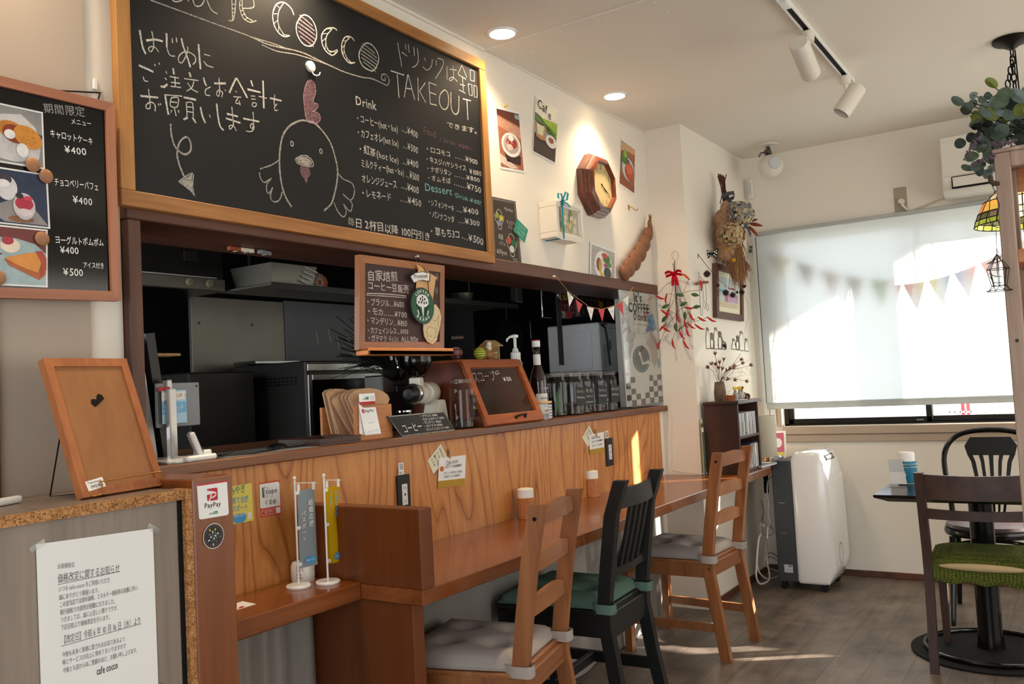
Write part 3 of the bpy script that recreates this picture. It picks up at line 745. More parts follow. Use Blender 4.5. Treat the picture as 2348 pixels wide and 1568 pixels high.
# sockets on the plywood
def socket(quad, lab):
    (xa, za), (xb, zb) = quad; t = thing('wall_socket', lab, 'socket', ((xa+xb)/2, 2.030, zb), 0, 'sockets on the plywood front')
    b = MB('black_plastic'); b.bx(xa, xb, 2.022, 2.0302, zb, za, .002); build(b, 'cover', t)
    w = xb-xa; b = MB('white_plastic'); b.bx(xa+w*.30, xb-w*.28, 2.0195, 2.0225, zb+.032, za-.032, .001); pl = build(b, 'outlet_plate', t)
    b = MB('ink'); G = FY(2.0195)
    for z in (za-.045, zb+.045):
        for k in (.42, .56): b.fr_(G, xa+w*k, xa+w*k+.002, z-.005, z+.005, .0005)
    b.fe(G, (xa+w*.5, (za+zb)/2), .004, .005, .0005); build(b, 'slots', pl, 0)
socket([(2.326,1.0074),(2.3939,0.8703)], 'black framed double socket on the plywood near the bar divider')
socket([(3.916,1.0098),(3.9904,0.8713)], 'black framed double socket on the plywood near the far white pier')
for q, lab in (([(2.3429,1.0497),(2.3705,1.0085)], 'small white charging label above the nearer socket'), ([(3.9257,1.0484),(3.9594,1.0107)], 'small white label above the farther socket')):
    b = MB('paper'); G = FY(2.030); (xa, za), (xb, zb) = q
    b.bx(xa, xb, 2.0292, 2.0298, zb, za); w = xb-xa; b.use('ink')
    b.stroke(G, [(xa+w*.2, za-w*.2), (xb-w*.2, za-w*.2), (xb-w*.2, za-w*.8), (xa+w*.2, za-w*.8), (xa+w*.2, za-w*.2)], w*.08, .0012, None, False)
    b.text(G, '充', (xa+w*.26, za-w*.72), w*.5, 'ink', None, .0012); b.text(G, '電可', (xa+w*.12, zb+w*.12), w*.3, 'ink', None, .0012)
    one(b, 'socket_label', lab, 'label', sharp=0)
# clipped notes
G = FY(2.030)
def note(quad, m, lines, name, lab, cat, rot=0):
    b = MB(m); b.prism(G, quad, .001, .0016)
    tl, tr, br, bl = [Vector(q) for q in quad]
    for s, v, k, u0, u1 in lines:
        p0 = tl.lerp(bl, v); p1 = tr.lerp(br, v)
        b.text(G, s, p0.lerp(p1, u0), k, 'ink', p0.lerp(p1, u1), .0022)
    return b, name, lab, cat
def clip(x, z, lab):
    b = MB('light_wood'); b.box((x, 2.0205, z), (.007, .005, .036), (0, R(4), 0), .001); b.box((x, 2.026, z), (.007, .004, .034), (0, R(4), 0), .001)
    b.use('steel'); b.cyl((x-.005, 2.0235, z+.004), (x+.005, 2.0235, z+.004), .0025, None, 8)
    return one(b, 'clothes_peg', lab, 'peg')
b, *_ = note([(2.5875,1.0977),(2.6258,1.0402),(2.5347,0.9899),(2.5054,1.0425)], 'paper_cream', [('お好きな', .22, .012, .1, .8), ('コーヒーを', .42, .012, .1, .9), ('選んでね', .62, .012, .1, .85), ('どうぞ', .82, .012, .1, .7)], '', '', '')
one(b, 'handwritten_note', 'cream note tilted as a diamond, pegged near the bar divider', 'note', sharp=0)
G = FY(2.0275)
b, *_ = note([(2.5703,1.0457),(2.7372,1.0412),(2.7218,0.9267),(2.5537,0.9346)], 'paper', [('公式アプリ会員募集中！', .36, .012, .22, .9), ('ポイントを貯めてお得な', .56, .010, .2, .88), ('お得なクーポン配信中！', .68, .010, .2, .85)], '', '', '')
b.text(G, 'Cafe cocco', (2.6104,1.0156), .022, 'ink', (2.6844,1.0178), .0022)
mat('mustard', '#b58f2a', .7)
b.fp(G, [(2.5559,0.9617),(2.7241,0.9533),(2.7218,0.9267),(2.5537,0.9346)], .0020, 'mustard'); b.fe(G, (2.5828,1.0039), .013, .010, .0022, 'orange')
one(b, 'app_card', 'laminated white and mustard card pegged near the bar divider', 'card', sharp=0)
clip(*(2.6325,1.056), 'tiny wooden peg holding the card near the bar divider')
G = FY(2.030)
b, *_ = note([(3.7591,1.088),(3.8111,1.031),(3.7333,0.9843),(3.6821,1.0347)], 'paper_cream', [('お好きな', .25, .012, .1, .8), ('コーヒーを', .45, .012, .1, .9), ('どうぞ', .65, .012, .1, .7)], '', '', '')
one(b, 'handwritten_note', 'cream diamond note pegged beside the farther socket', 'note', sharp=0)
G = FY(2.0275)
b, *_ = note([(3.7491,1.0421),(3.9062,1.0454),(3.8985,0.946),(3.7464,0.9452)], 'paper', [('公式アプリ会員募集中', .42, .011, .15, .9), ('ポイントお得', .62, .010, .15, .85)], '', '', '')
b.text(G, 'Cafe cocco', (3.7688,1.0194), .022, 'ink', (3.8605,1.0185), .0022); b.fp(G, [(3.745,0.9707),(3.9014,0.9696),(3.8985,0.946),(3.7464,0.9452)], .0020, 'mustard')
one(b, 'app_card', 'laminated white and mustard card pegged beside the farther socket', 'card', sharp=0)
clip(*(3.8177,1.0476), 'tiny wooden peg holding the card beside the farther socket')
# napkin tubes on the bar table
def napkins(x, y, lab):
    t = thing('napkin_holder', lab, 'napkin holder', (x, y, .747), 0, 'napkin tubes on the bar table')
    b = MB('box_wood'); b.lathe((x, y, .747), [(.037, 0), (.038, .002), (.038, .086), (.034, .087)], 14); build(b, 'tube', t, 20)
    b = MB('paper'); b.lathe((x, y, .75), [(.0335, 0), (.0335, .118), (.030, .1195)], 22); b.use('paper_cream'); b.lathe((x, y, .868), [(.026, 0), (.027, .003), (.020, .004)], 20); build(b, 'napkins', t)
napkins(*(3.0741,1.9763), 'pale wooden tube of white napkins behind the nearest ladder chair')
napkins(*(3.7367,2.0209), 'pale wooden tube of white napkins left of the black chair back')

# ---------------------------------------------------------------- the big chalkboard
t = thing('chalkboard', 'huge wood framed chalkboard menu hung above the hatch', 'chalkboard', (2.12, 2.0, 1.80))
X0, X1, Z0, Z1 = 1.290, 2.960, 1.806, 2.655
FW = .042
b = MB('oak_frame'); b.bx(X0, X1, 1.990, 2.016, Z0, Z0+FW, .002); b.bx(X0, X1, 1.990, 2.016, Z1-FW, Z1, .002)
b.use('oak_frame_z'); b.bx(X0, X0+FW, 1.9899, 2.016, Z0+FW, Z1-FW, .002); b.bx(X1-FW, X1, 1.9899, 2.016, Z0+FW, Z1-FW, .002)
build(b, 'frame', t)
b = MB('black_board'); b.bx(X0+.03, X1-.03, 2.002, 2.012, Z0+.03, Z1-.03); build(b, 'board_panel', t)
F = FY(2.002)
b = MB('chalk')
wA = .0058
def SA(*strokes, w=wA, m='chalk'):
    for s in strokes: b.stroke(F, s, w, .0007, m)
SA([(1.3642,2.2815),(1.3675,2.2583),(1.3727,2.2338),(1.3804,2.2212)], [(1.4448,2.2977),(1.4442,2.2592)], [(1.4913,2.2987),(1.497,2.2751),(1.5093,2.2475),(1.5173,2.2244)], [(1.5466,2.2988),(1.5483,2.2629),(1.5502,2.2285)],
   [(1.3581,2.185),(1.377,2.1829),(1.4014,2.1793)], [(1.3825,2.2585),(1.4088,2.2693),(1.4328,2.2717)], [(1.5457,2.1199),(1.5507,2.0974),(1.5605,2.078)], [(1.6008,2.1433),(1.6047,2.102),(1.6109,2.0793),(1.6225,2.0706)],
   [(1.7739,2.2562),(1.773,2.1708)], [(1.7985,2.2091),(1.8442,2.2119)], [(1.6354,2.1222),(1.6749,2.1232)], [(1.6314,2.1082),(1.6831,2.1058)], [(1.6939,2.1219),(1.7534,2.1259)],
   [(1.3601,2.1043),(1.4127,2.1131)], [(1.4343,2.1277),(1.4375,2.1012),(1.4425,2.0739)], [(1.5947,2.2),(1.6359,2.2109)], [(1.675,2.2371),(1.6931,2.2137),(1.7122,2.1874)], [(1.674,2.2368),(1.6606,2.2134),(1.647,2.1861)],
   [(1.5599,2.2074),(1.5626,2.1954),(1.5683,2.1858)], [(1.4616,2.2067),(1.464,2.1901)], [(1.5131,2.2095),(1.5171,2.1969)], [(1.4211,2.1462),(1.4316,2.1471),(1.4426,2.1576)], [(1.7134,2.214),(1.763,2.2172)], [(1.7277,2.2446),(1.7337,2.2277)],
   [(1.4915,2.1338),(1.5318,2.1369)], [(1.4891,2.0714),(1.5027,2.0803)], [(1.5184,2.084),(1.5292,2.0709)])
SA([(1.4,2.2891),(1.4034,2.2695),(1.4039,2.247),(1.3951,2.2323),(1.3883,2.2366),(1.3956,2.2464),(1.4101,2.247),(1.419,2.2383)], [(1.4442,2.2592),(1.4521,2.2405),(1.4694,2.2417)], [(1.4617,2.2895),(1.4629,2.2764)], [(1.475,2.2963),(1.4762,2.2824)],
   [(1.5106,2.2812),(1.5101,2.2693),(1.5027,2.2495),(1.4908,2.2305),(1.4812,2.2297),(1.4804,2.243),(1.4965,2.2613),(1.5189,2.266),(1.5345,2.2588),(1.5339,2.2448),(1.5244,2.2343)], [(1.5641,2.2754),(1.5847,2.2767)], [(1.5618,2.2549),(1.5731,2.2461),(1.5942,2.2461)],
   [(1.3701,2.1587),(1.3738,2.1486),(1.384,2.1495)], [(1.4052,2.2021),(1.4075,2.1972)], [(1.4179,2.2096),(1.4202,2.2046)], [(1.4396,2.1922),(1.4415,2.1858)], [(1.4347,2.1726),(1.4409,2.1685)],
   [(1.4499,2.1805),(1.4794,2.1839)], [(1.4536,2.1655),(1.4819,2.1699)], [(1.4523,2.1544),(1.4846,2.1591)], [(1.4664,2.185),(1.467,2.1564)], [(1.4958,2.1872),(1.5423,2.1939)], [(1.5271,2.1879),(1.5195,2.1682),(1.502,2.1539)], [(1.5065,2.1784),(1.5194,2.1643),(1.5396,2.1597)],
   [(1.5823,2.1867),(1.5655,2.1743),(1.5649,2.1602),(1.5798,2.1609)], [(1.6122,2.2208),(1.6132,2.1887),(1.6099,2.1677),(1.6019,2.1697),(1.6082,2.1834),(1.6225,2.181),(1.6194,2.1661)], [(1.6317,2.1915),(1.6349,2.1883)], [(1.6683,2.1969),(1.6747,2.1957)], [(1.6615,2.1787),(1.6892,2.1837)], [(1.679,2.1811),(1.6682,2.1619),(1.6858,2.1642)], [(1.6811,2.1713),(1.6845,2.1585)],
   [(1.7255,2.197),(1.7412,2.2002)], [(1.7266,2.1881),(1.7434,2.1915)], [(1.7313,2.1784),(1.7293,2.1686),(1.7397,2.1678),(1.7454,2.1789),(1.7324,2.1786)], [(1.7545,2.2035),(1.7864,2.2048)], [(1.8183,2.2249),(1.8142,2.198),(1.8182,2.1903)], [(1.8269,2.1989),(1.8152,2.1853),(1.8175,2.1751),(1.8287,2.1799)],
   [(1.3845,2.1291),(1.3875,2.1001),(1.3876,2.0796),(1.3773,2.0753),(1.3764,2.0843),(1.3902,2.0952),(1.4024,2.0907),(1.4018,2.0737)], [(1.4122,2.0968),(1.4145,2.0918)], [(1.4181,2.0994),(1.4204,2.0947)], [(1.4351,2.1264),(1.4872,2.1358)], [(1.4541,2.1236),(1.4494,2.1117),(1.4511,2.0988),(1.4706,2.1024),(1.4746,2.1276),(1.4541,2.1236)], [(1.4515,2.1115),(1.471,2.114)], [(1.4605,2.0992),(1.4665,2.0758)], [(1.4529,2.0897),(1.4504,2.0815)], [(1.4733,2.0946),(1.4756,2.0867)],
   [(1.4999,2.1223),(1.501,2.0827)], [(1.4998,2.1211),(1.5196,2.1245),(1.5208,2.0865)], [(1.5016,2.1099),(1.5196,2.1127)], [(1.5011,2.0966),(1.5204,2.0989)], [(1.5742,2.1049),(1.5786,2.098)], [(1.6541,2.147),(1.6561,2.114),(1.6567,2.0937),(1.6447,2.0788),(1.6427,2.0885),(1.6576,2.0918),(1.6669,2.0788)], [(1.731,2.1502),(1.7322,2.119),(1.726,2.0988),(1.7186,2.1055),(1.7267,2.1136),(1.733,2.1046),(1.723,2.0898),(1.7024,2.0865)], w=.0032)
SA([(1.4484,2.0506),(1.4491,2.0242),(1.4566,1.9954),(1.4703,1.9811),(1.4897,1.9753),(1.5079,1.9886),(1.5089,2.0139),(1.496,2.0247),(1.4756,2.007),(1.4658,1.9783),(1.469,1.9484),(1.4851,1.9131)], w=.0055, m='chalk_soft')
SA([(1.467,1.8967),(1.5122,1.9275),(1.5107,1.8906),(1.5172,1.8639)], [(1.467,1.8967),(1.5035,1.8779),(1.5172,1.8639)], w=.0035, m='chalk_soft')
b.fp(F, [(1.4701,1.8968),(1.5107,1.9253),(1.5094,1.8904),(1.5131,1.8737),(1.5036,1.8794)], .0005, 'chalk_soft')
# shop name along the top
SA([(1.4677,2.425),(1.4605,2.4069),(1.4688,2.3963),(1.4841,2.3989),(1.5024,2.4139),(1.5077,2.4354),(1.4991,2.4442),(1.4835,2.4385)], [(1.5079,2.4394),(1.5093,2.4203),(1.5202,2.4122)], [(1.5296,2.4433),(1.5361,2.4118),(1.5473,2.4073),(1.5639,2.4186),(1.5743,2.4431),(1.5773,2.4604)], [(1.5766,2.444),(1.5942,2.4137),(1.6155,2.4087)],
   [(1.669,2.514),(1.6681,2.4596),(1.6678,2.4088),(1.6567,2.4039)], [(1.6841,2.5153),(1.6818,2.4643),(1.6719,2.411),(1.6541,2.4018)], [(1.7083,2.4566),(1.7462,2.4717),(1.7497,2.49),(1.7402,2.5101),(1.7193,2.507),(1.7002,2.4791),(1.6964,2.4526),(1.708,2.4271),(1.7335,2.4228),(1.7577,2.4359)], [(1.7064,2.4813),(1.7067,2.4561),(1.7186,2.4348),(1.7443,2.4306)], w=.0032)
for s in ([(1.6669,2.455),(1.6816,2.4592)], [(1.6673,2.4427),(1.6795,2.446)], [(1.6678,2.4304),(1.6769,2.4326)], [(1.6673,2.4198),(1.6744,2.4213)], [(1.6978,2.4615),(1.7067,2.4662)], [(1.6986,2.4449),(1.7101,2.4522)], [(1.7042,2.4342),(1.7164,2.4434)], [(1.7156,2.4254),(1.7263,2.4357)]): b.stroke(F, s, .0022, .0007, 'chalk')
for outer, inner in (([(1.9101,2.5039),(1.8986,2.5226),(1.8701,2.5305),(1.8411,2.5156),(1.8257,2.4882),(1.8224,2.4619),(1.8311,2.4364),(1.8484,2.4229),(1.8686,2.4213),(1.8896,2.4311)], [(1.8679,2.5265),(1.8481,2.4958),(1.8425,2.4654),(1.8475,2.4448),(1.8648,2.4265)]),
                     ([(2.1011,2.5146),(2.0873,2.5188),(2.0544,2.5065),(2.0327,2.4844),(2.027,2.4625),(2.0325,2.4408),(2.0497,2.4258),(2.0747,2.4224),(2.0967,2.4415),(2.0972,2.4485)], [(2.0776,2.5116),(2.0531,2.4841),(2.0461,2.4584),(2.0548,2.4341),(2.073,2.4328)]),
                     ([(2.1844,2.5044),(2.1678,2.5132),(2.1433,2.5073),(2.1253,2.4862),(2.119,2.4602),(2.1248,2.4378),(2.1429,2.4224),(2.1621,2.4203),(2.1822,2.4296)], [(2.1602,2.5074),(2.1397,2.4871),(2.1307,2.4568),(2.1436,2.433),(2.1633,2.4242)])):
    b.stroke(F, outer, .0040, .0007, 'chalk'); b.stroke(F, inner, .0030, .0007, 'chalk')
    P, Q = [Vector(p) for p in outer[2:]], [Vector(p) for p in inner]
    for k in range(7):
        u = k/6; i = min(int(u*(len(P)-1)), len(P)-2); f = u*(len(P)-1)-i; j = min(int(u*(len(Q)-1)), len(Q)-2); g = u*(len(Q)-1)-j
        b.stroke(F, [P[i].lerp(P[i+1], f), Q[j].lerp(Q[j+1], g)], .0022, .0007, 'chalk')
for c, rim, m in (([(1.9444,2.5137),(1.9215,2.4817),(1.918,2.4546),(1.9294,2.4322),(1.9522,2.4197),(1.9829,2.4274),(2.002,2.4548),(2.0058,2.4826),(1.994,2.5087),(1.9707,2.5208)], 'chalk_rose', 'chalk_rose'), ([(2.2372,2.5118),(2.2101,2.4806),(2.2035,2.454),(2.2169,2.4297),(2.2467,2.4221),(2.2725,2.4258),(2.295,2.4519),(2.3047,2.4799),(2.2933,2.5055),(2.2657,2.5187)], 'chalk_cyan', 'chalk_soft')):
    b.stroke(F, c, .0042, .0007, 'chalk', True, True)
    cx = sum(p[0] for p in c)/len(c); cz = sum(p[1] for p in c)/len(c); rx = (max(p[0] for p in c)-min(p[0] for p in c))/2; rz = (max(p[1] for p in c)-min(p[1] for p in c))/2
    for k in range(6):
        dz = rz*(.68-.27*k); hw = rx*math.sqrt(max(.05, 1-(dz/rz)**2))*.86
        b.stroke(F, [(cx-hw, cz+dz+.008), (cx, cz+dz), (cx+hw, cz+dz-.010)], .0042, .0007, m)
SA([(1.398,2.3735),(1.492,2.375),(1.5974,2.3762),(1.7211,2.3787),(1.8002,2.3754),(1.8841,2.3855)], [(1.8749,2.385),(1.9464,2.3918),(2.0474,2.3848),(2.1309,2.3811),(2.2142,2.3866),(2.2654,2.3952),(2.3173,2.393),(2.344,2.3928),(2.3562,2.4144),(2.3411,2.4303),(2.3194,2.4244),(2.3156,2.4071),(2.3343,2.4085),(2.3326,2.4225)], w=.0040, m='chalk_soft')
SA([(1.7374,2.3787),(1.7755,2.3814),(1.8146,2.3841),(1.8749,2.385)], [(1.7748,2.3672),(1.8334,2.3647),(1.916,2.378),(2.0069,2.3832),(2.0427,2.3835)], w=.0032, m='chalk_soft')
# take-out lines
SB = [[(2.4135,2.5694),(2.4195,2.5358),(2.4259,2.5078),(2.4299,2.4846)], [(2.4338,2.54),(2.4645,2.5341)], [(2.4562,2.5769),(2.4604,2.5555)], [(2.4737,2.5822),(2.4772,2.5511)], [(2.5054,2.5804),(2.507,2.5465)], [(2.5262,2.5829),(2.5287,2.5375),(2.5121,2.5117),(2.4908,2.4992)],
      [(2.566,2.558),(2.5725,2.5483)], [(2.5541,2.5198),(2.5808,2.5137),(2.607,2.5367),(2.6154,2.5665)], [(2.6405,2.5699),(2.6375,2.5473)], [(2.6476,2.5798),(2.6856,2.5809),(2.6734,2.5476),(2.6284,2.4936)], [(2.7068,2.565),(2.7044,2.5102)], [(2.7224,2.5573),(2.7692,2.5664)], [(2.747,2.5784),(2.7479,2.532),(2.7253,2.5118),(2.7193,2.5182),(2.7432,2.5307),(2.7721,2.5203)],
      [(2.8088,2.598),(2.7781,2.5525)], [(2.8088,2.598),(2.8393,2.5549)], [(2.7813,2.5514),(2.8318,2.5466)], [(2.8084,2.5526),(2.8101,2.4914)], [(2.7796,2.4897),(2.8233,2.4866)], [(2.7883,2.5144),(2.8224,2.5173)]]
for s in SB: b.stroke(F, s, .0034, .0007, 'chalk')
for s in ([(2.8656,2.5954),(2.8938,2.597),(2.89,2.5531),(2.8632,2.551),(2.8656,2.5954)], [(2.8463,2.5319),(2.8723,2.5346),(2.8704,2.4883),(2.8494,2.4871),(2.8463,2.5319)], [(2.8857,2.5361),(2.9071,2.5375),(2.9058,2.4901),(2.8844,2.4877),(2.8857,2.5361)]): b.stroke(F, s, .0034, .0007, 'chalk', False)
for s in ([(2.3669,2.4521),(2.4419,2.4562)], [(2.4023,2.449),(2.4062,2.363)], [(2.4623,2.4637),(2.436,2.3724)], [(2.4653,2.4645),(2.4965,2.3782)], [(2.447,2.4089),(2.4847,2.4149)], [(2.5206,2.4682),(2.5182,2.3798)], [(2.5647,2.4609),(2.5258,2.418)], [(2.5259,2.4199),(2.5618,2.383)], [(2.5865,2.4686),(2.5892,2.3839)], [(2.5893,2.3859),(2.6296,2.3899)], [(2.5865,2.4686),(2.6327,2.4692)], [(2.5897,2.4306),(2.6297,2.4311)], [(2.804,2.4591),(2.8593,2.4647)], [(2.8313,2.4598),(2.8314,2.3795)]): b.stroke(F, s, .0046, .0007, 'chalk', False)
b.stroke(F, [(2.6828,2.4645),(2.6554,2.4396),(2.6468,2.4098),(2.6577,2.3889),(2.6797,2.3855),(2.7003,2.4032),(2.7074,2.4349),(2.7016,2.4594),(2.6828,2.4645)], .0046, .0007, 'chalk'); b.stroke(F, [(2.7248,2.4654),(2.7228,2.4006),(2.7475,2.3824),(2.7705,2.404),(2.7775,2.4647)], .0046, .0007, 'chalk')
b.text(F, 'できます。', (2.6872,2.3198), .026, 'chalk', (2.9189,2.338), .0007, jit=.06)
def D(s, p0, p1, k=.030, m='chalk'): b.text(F, s, p0, k, m, p1, .0007, jit=.07)
D('Drink', (2.1755,2.2819), (2.2833,2.2865), .044)
D('・コーヒー(hot・Ice)', (2.1719,2.2248), (2.3918,2.2318), .033); D('….¥400', (2.4115,2.2437), (2.5046,2.2333), .036)
D('・カフェオレ(hot Ice)', (2.1718,2.1755), (2.3921,2.179), .033); D('…¥500', (2.4154,2.1829), (2.5018,2.176), .036)
D('・紅茶(hot Ice)', (2.1732,2.1211), (2.3891,2.1168), .033); D('…¥400', (2.4063,2.1214), (2.4999,2.1205), .036)
D('ミルクティー(hot・Ice)', (2.188,2.0709), (2.4147,2.0781), .033); D('…¥500', (2.4215,2.077), (2.4998,2.0714), .036)
D('オレンジジュース', (2.1889,2.0188), (2.3726,2.0242), .033); D('….¥400', (2.393,2.0297), (2.4941,2.0233), .036)
D('・レモネード', (2.1797,1.9677), (2.3395,1.975), .033); D('….¥450', (2.3843,1.9817), (2.507,1.9773), .036)
D('Food', (2.5389,2.2591), (2.6167,2.2603), .042, 'chalk_pink'); D('! Drink -¥200 !', (2.6389,2.253), (2.852,2.2564), .022, 'chalk_pink')
D('・ロコモコ', (2.5413,2.1945), (2.7046,2.2028), .026); D('……¥900', (2.7286,2.2045), (2.886,2.2055), .028)
D('・牛スジハヤシライス', (2.542,2.1556), (2.8025,2.1657), .026); D('¥1080', (2.8252,2.1583), (2.9082,2.1629), .028)
D('・ナポリタン', (2.543,2.1205), (2.7041,2.1282), .026); D('……¥800', (2.7184,2.1288), (2.8971,2.1346), .026)
D('・オムそば', (2.544,2.0854), (2.6961,2.0969), .026); D('……¥750', (2.7117,2.0947), (2.9018,2.0899), .034)
D('Dessert', (2.5299,2.0428), (2.7026,2.0512), .042, 'chalk_cyan'); D('!Drink-¥100!', (2.7157,2.047), (2.8948,2.0393), .026, 'chalk_cyan')
D('・シフォンケーキ', (2.542,1.9925), (2.7086,1.9895), .030); D('…¥400', (2.7215,1.9913), (2.8739,1.9976), .032)
D('・パンナコッタ', (2.5446,1.9494), (2.7049,1.9443), .030); D('…¥300', (2.729,1.9474), (2.8811,1.9519), .032)
D('・草もち3コ', (2.543,1.88), (2.7384,1.8866), .036); D('…¥500', (2.7467,1.8895), (2.8975,1.8745), .040)
D('毎', (2.1116,1.8628), (2.1452,1.8617), .030, 'chalk_soft'); D('日 2杯目以降 100円引き', (2.145,1.8596), (2.5522,1.858), .036)
build(b, 'chalk_writing', t, 0)
# the hen
b = MB('chalk')
for s in ([(1.8682,1.8854),(1.8471,1.9099),(1.8332,1.9421),(1.8266,1.9856),(1.8265,2.0269),(1.8331,2.0695),(1.8461,2.1069),(1.8748,2.1411),(1.9176,2.1667),(1.9509,2.1732),(1.9844,2.1711),(2.0223,2.1485),(2.0506,2.1177),(2.0682,2.0731),(2.0753,2.0374),(2.0685,1.9918),(2.0503,1.941),(2.0363,1.917),(2.0052,1.8925)],): b.stroke(F, s, .0062, .0007, 'chalk_soft')
for s in ([(1.8241,2.023),(1.797,2.0042),(1.7491,1.9819)], [(1.7465,1.9714),(1.7499,1.9552),(1.7641,1.9442),(1.7928,1.9626),(1.7746,1.9426),(1.7715,1.9219),(1.7796,1.913),(1.7957,1.9342),(1.7859,1.9107),(1.7894,1.8943),(1.8043,1.8914),(1.8224,1.9027),(1.8324,1.9265)], [(2.0758,2.0282),(2.1006,2.0121),(2.1396,2.0056),(2.1516,1.983),(2.1418,1.955),(2.1254,1.9469),(2.0949,1.9609)], [(2.1254,1.9469),(2.1377,1.9318),(2.1257,1.9076),(2.0955,1.9275)], [(2.1002,1.9189),(2.1074,1.9087),(2.1038,1.8934),(2.0904,1.8848),(2.0681,1.8995),(2.052,1.9266)],
          [(1.8914,2.0393),(1.9162,2.0546),(1.9446,2.0584),(1.9652,2.0444),(1.9644,2.0299),(1.938,2.0251),(1.9008,2.027),(1.8914,2.0393)]): b.stroke(F, s, .0040, .0007, 'chalk_soft')
b.fp(F, [(1.8946,2.0399),(1.916,2.0518),(1.9444,2.0555),(1.9618,2.042),(1.9597,2.0316),(1.9382,2.0276),(1.9032,2.0292)], .0005, 'chalk_soft')
for c in ((1.8801,2.0854), (2.003,2.0861)): b.ell(F, c, .0055, .0075, .0028, .0007, 'chalk')
comb = [(1.9462,2.1751),(1.9372,2.2267),(1.9392,2.2631),(1.9529,2.2973),(1.9704,2.311),(1.9869,2.3027),(1.9903,2.2762),(1.9787,2.2424),(2.0004,2.2386),(1.9869,2.2171),(1.972,2.2099),(1.9963,2.2103),(2.0068,2.1963),(1.997,2.1794),(1.9772,2.172)]
b.fp(F, comb, .0005, 'chalk_pink'); b.stroke(F, comb, .0028, .0009, 'chalk_rose', True, True)
wat = [(1.9119,2.0185),(1.9108,1.9971),(1.9241,1.9853),(1.9327,1.9708),(1.9407,1.9882),(1.951,2.0024),(1.9449,2.021)]
b.fp(F, wat, .0005, 'chalk_pink'); b.stroke(F, wat, .0024, .0009, 'chalk_pink', True, True)
build(b, 'chalk_drawing', t, 0)
# magnet hook on the board
t = thing('magnet_hook', 'round white magnetic hook on the chalkboard above the drawn comb', 'hook', (*(1.9694,2.3538)[:1], 2.0, (1.9694,2.3538)[1]))
c = (1.9694,2.3538)
b = MB('white_plastic'); b.lathe((c[0], 2.003, c[1]), [(.0175, 0), (.0185, -.004), (.017, -.010), (.012, -.0115)], 28, (0, 1, 0)); build(b, 'magnet_disc', t)
b = MB('white_plastic'); b.tube([(c[0]+.004, 1.996, c[1]-.017), (c[0]+.006, 1.99, c[1]-.027), (c[0]+.010, 1.982, c[1]-.031), (c[0]+.015, 1.976, c[1]-.029), (c[0]+.018, 1.974, c[1]-.020)], .0022, 8); build(b, 'hook_wire', t)
c = (2.7502,2.6541)
b = MB('brass'); b.tube([(c[0]+.008*math.cos(a*.5), 2.012, c[1]+.006+.008*math.sin(a*.5)) for a in range(13)], .0015, 6, True); one(b, 'eye_screw', 'tiny brass ring screwed into the top of the chalkboard frame', 'screw')

# ---------------------------------------------------------------- glossy black seasonal menu at the left
t = thing('menu_board', 'glossy black seasonal menu board in a pinkish wooden frame at the far left', 'menu board', (1.05, 1.97, 1.55))
TL, TR, BR, BL = Vector((.800, 1.9875)), Vector((1.2626,2.0523)), Vector((1.2637,1.5589)), Vector((.792, 1.545))
TL = TR + (Vector((0.9914,2.0474))-TR).normalized()*.47; BL = BR + (Vector((0.9804,1.5507))-BR).normalized()*.47
F = FY(1.972)
def inset(q, d):
    a, bb, c, e = q; u = (bb-a).normalized(); v = (e-a).normalized()
    return [a+u*d+v*d, bb-u*d+v*d, c-u*d-v*d, e+u*d-v*d]
O = [TL, TR, BR, BL]; I = inset(O, .023)
b = MB('pink_wood')
for i in range(4):
    j = (i+1) % 4; b.use('pink_wood' if i % 2 == 0 else 'pink_wood_z'); b.prism(F, [tuple(O[i]), tuple(O[j]), tuple(I[j]), tuple(I[i])], -.018, .008)
build(b, 'frame', t)
b = MB('black_board_gloss'); b.prism(F, [tuple(p) for p in inset(O, .018)], -.010, 0); build(b, 'board_panel', t)
b = MB('marker')
def K(s, p0, p1, k, m='marker'): b.text(F, s, p0, k, m, p1, .0008, jit=.05)
K('期間限定', (1.0889,1.9906), (1.19,2.0051), .026, 'chalk_soft'); K('メニュー', (1.1531,1.9776), (1.2056,1.9835), .016)
K('キャロットケーキ', (1.1013,1.9367), (1.2077,1.9381), .020); K('¥400', (1.1366,1.9044), (1.191,1.9081), .024)
K('チョコベリーパフェ', (1.1085,1.8226), (1.2193,1.8278), .022); K('¥400', (1.1527,1.7869), (1.2025,1.788), .024)
K('ヨーグルトポムポム', (1.1065,1.6861), (1.2282,1.6922), .020); K('¥400', (1.1189,1.6636), (1.1645,1.6654), .022)
K('アイス付き', (1.1732,1.6343), (1.2272,1.6368), .016); K('¥500', (1.1251,1.6122), (1.1744,1.6136), .024)
build(b, 'menu_writing', t, 0)
c = (1.2594,2.1169)
tt = thing('wall_hook', 'small white plastic hook on the wall above the black menu board', 'hook', (c[0], 2.04, c[1]))
b = MB('white_plastic'); b.bx(c[0]-.006, c[0]+.006, 2.036, 2.046, c[1]-.014, c[1]+.014, .002); build(b, 'hook_body', tt)
b = MB('silver'); b.tube([(c[0], 2.038, c[1]-.012), (c[0]+.001, 2.030, c[1]-.026), (c[0]+.006, 2.022, c[1]-.024), (c[0]+.009, 2.022, c[1]-.018)], .0014, 6); build(b, 'hook_wire', tt)
b = MB('matt_black'); m0 = TR+(TL-TR)*.36; m1 = TR+(TL-TR)*.07; ap = (c[0]+.003, 2.024, c[1]-.024)
for p, q in (((m0.x, 1.985, m0.y-.002), ap), (ap, (m1.x, 1.985, m1.y-.004))):
    b.tube([p, q], .0019, 6)
build(b, 'hanging_strap', t)
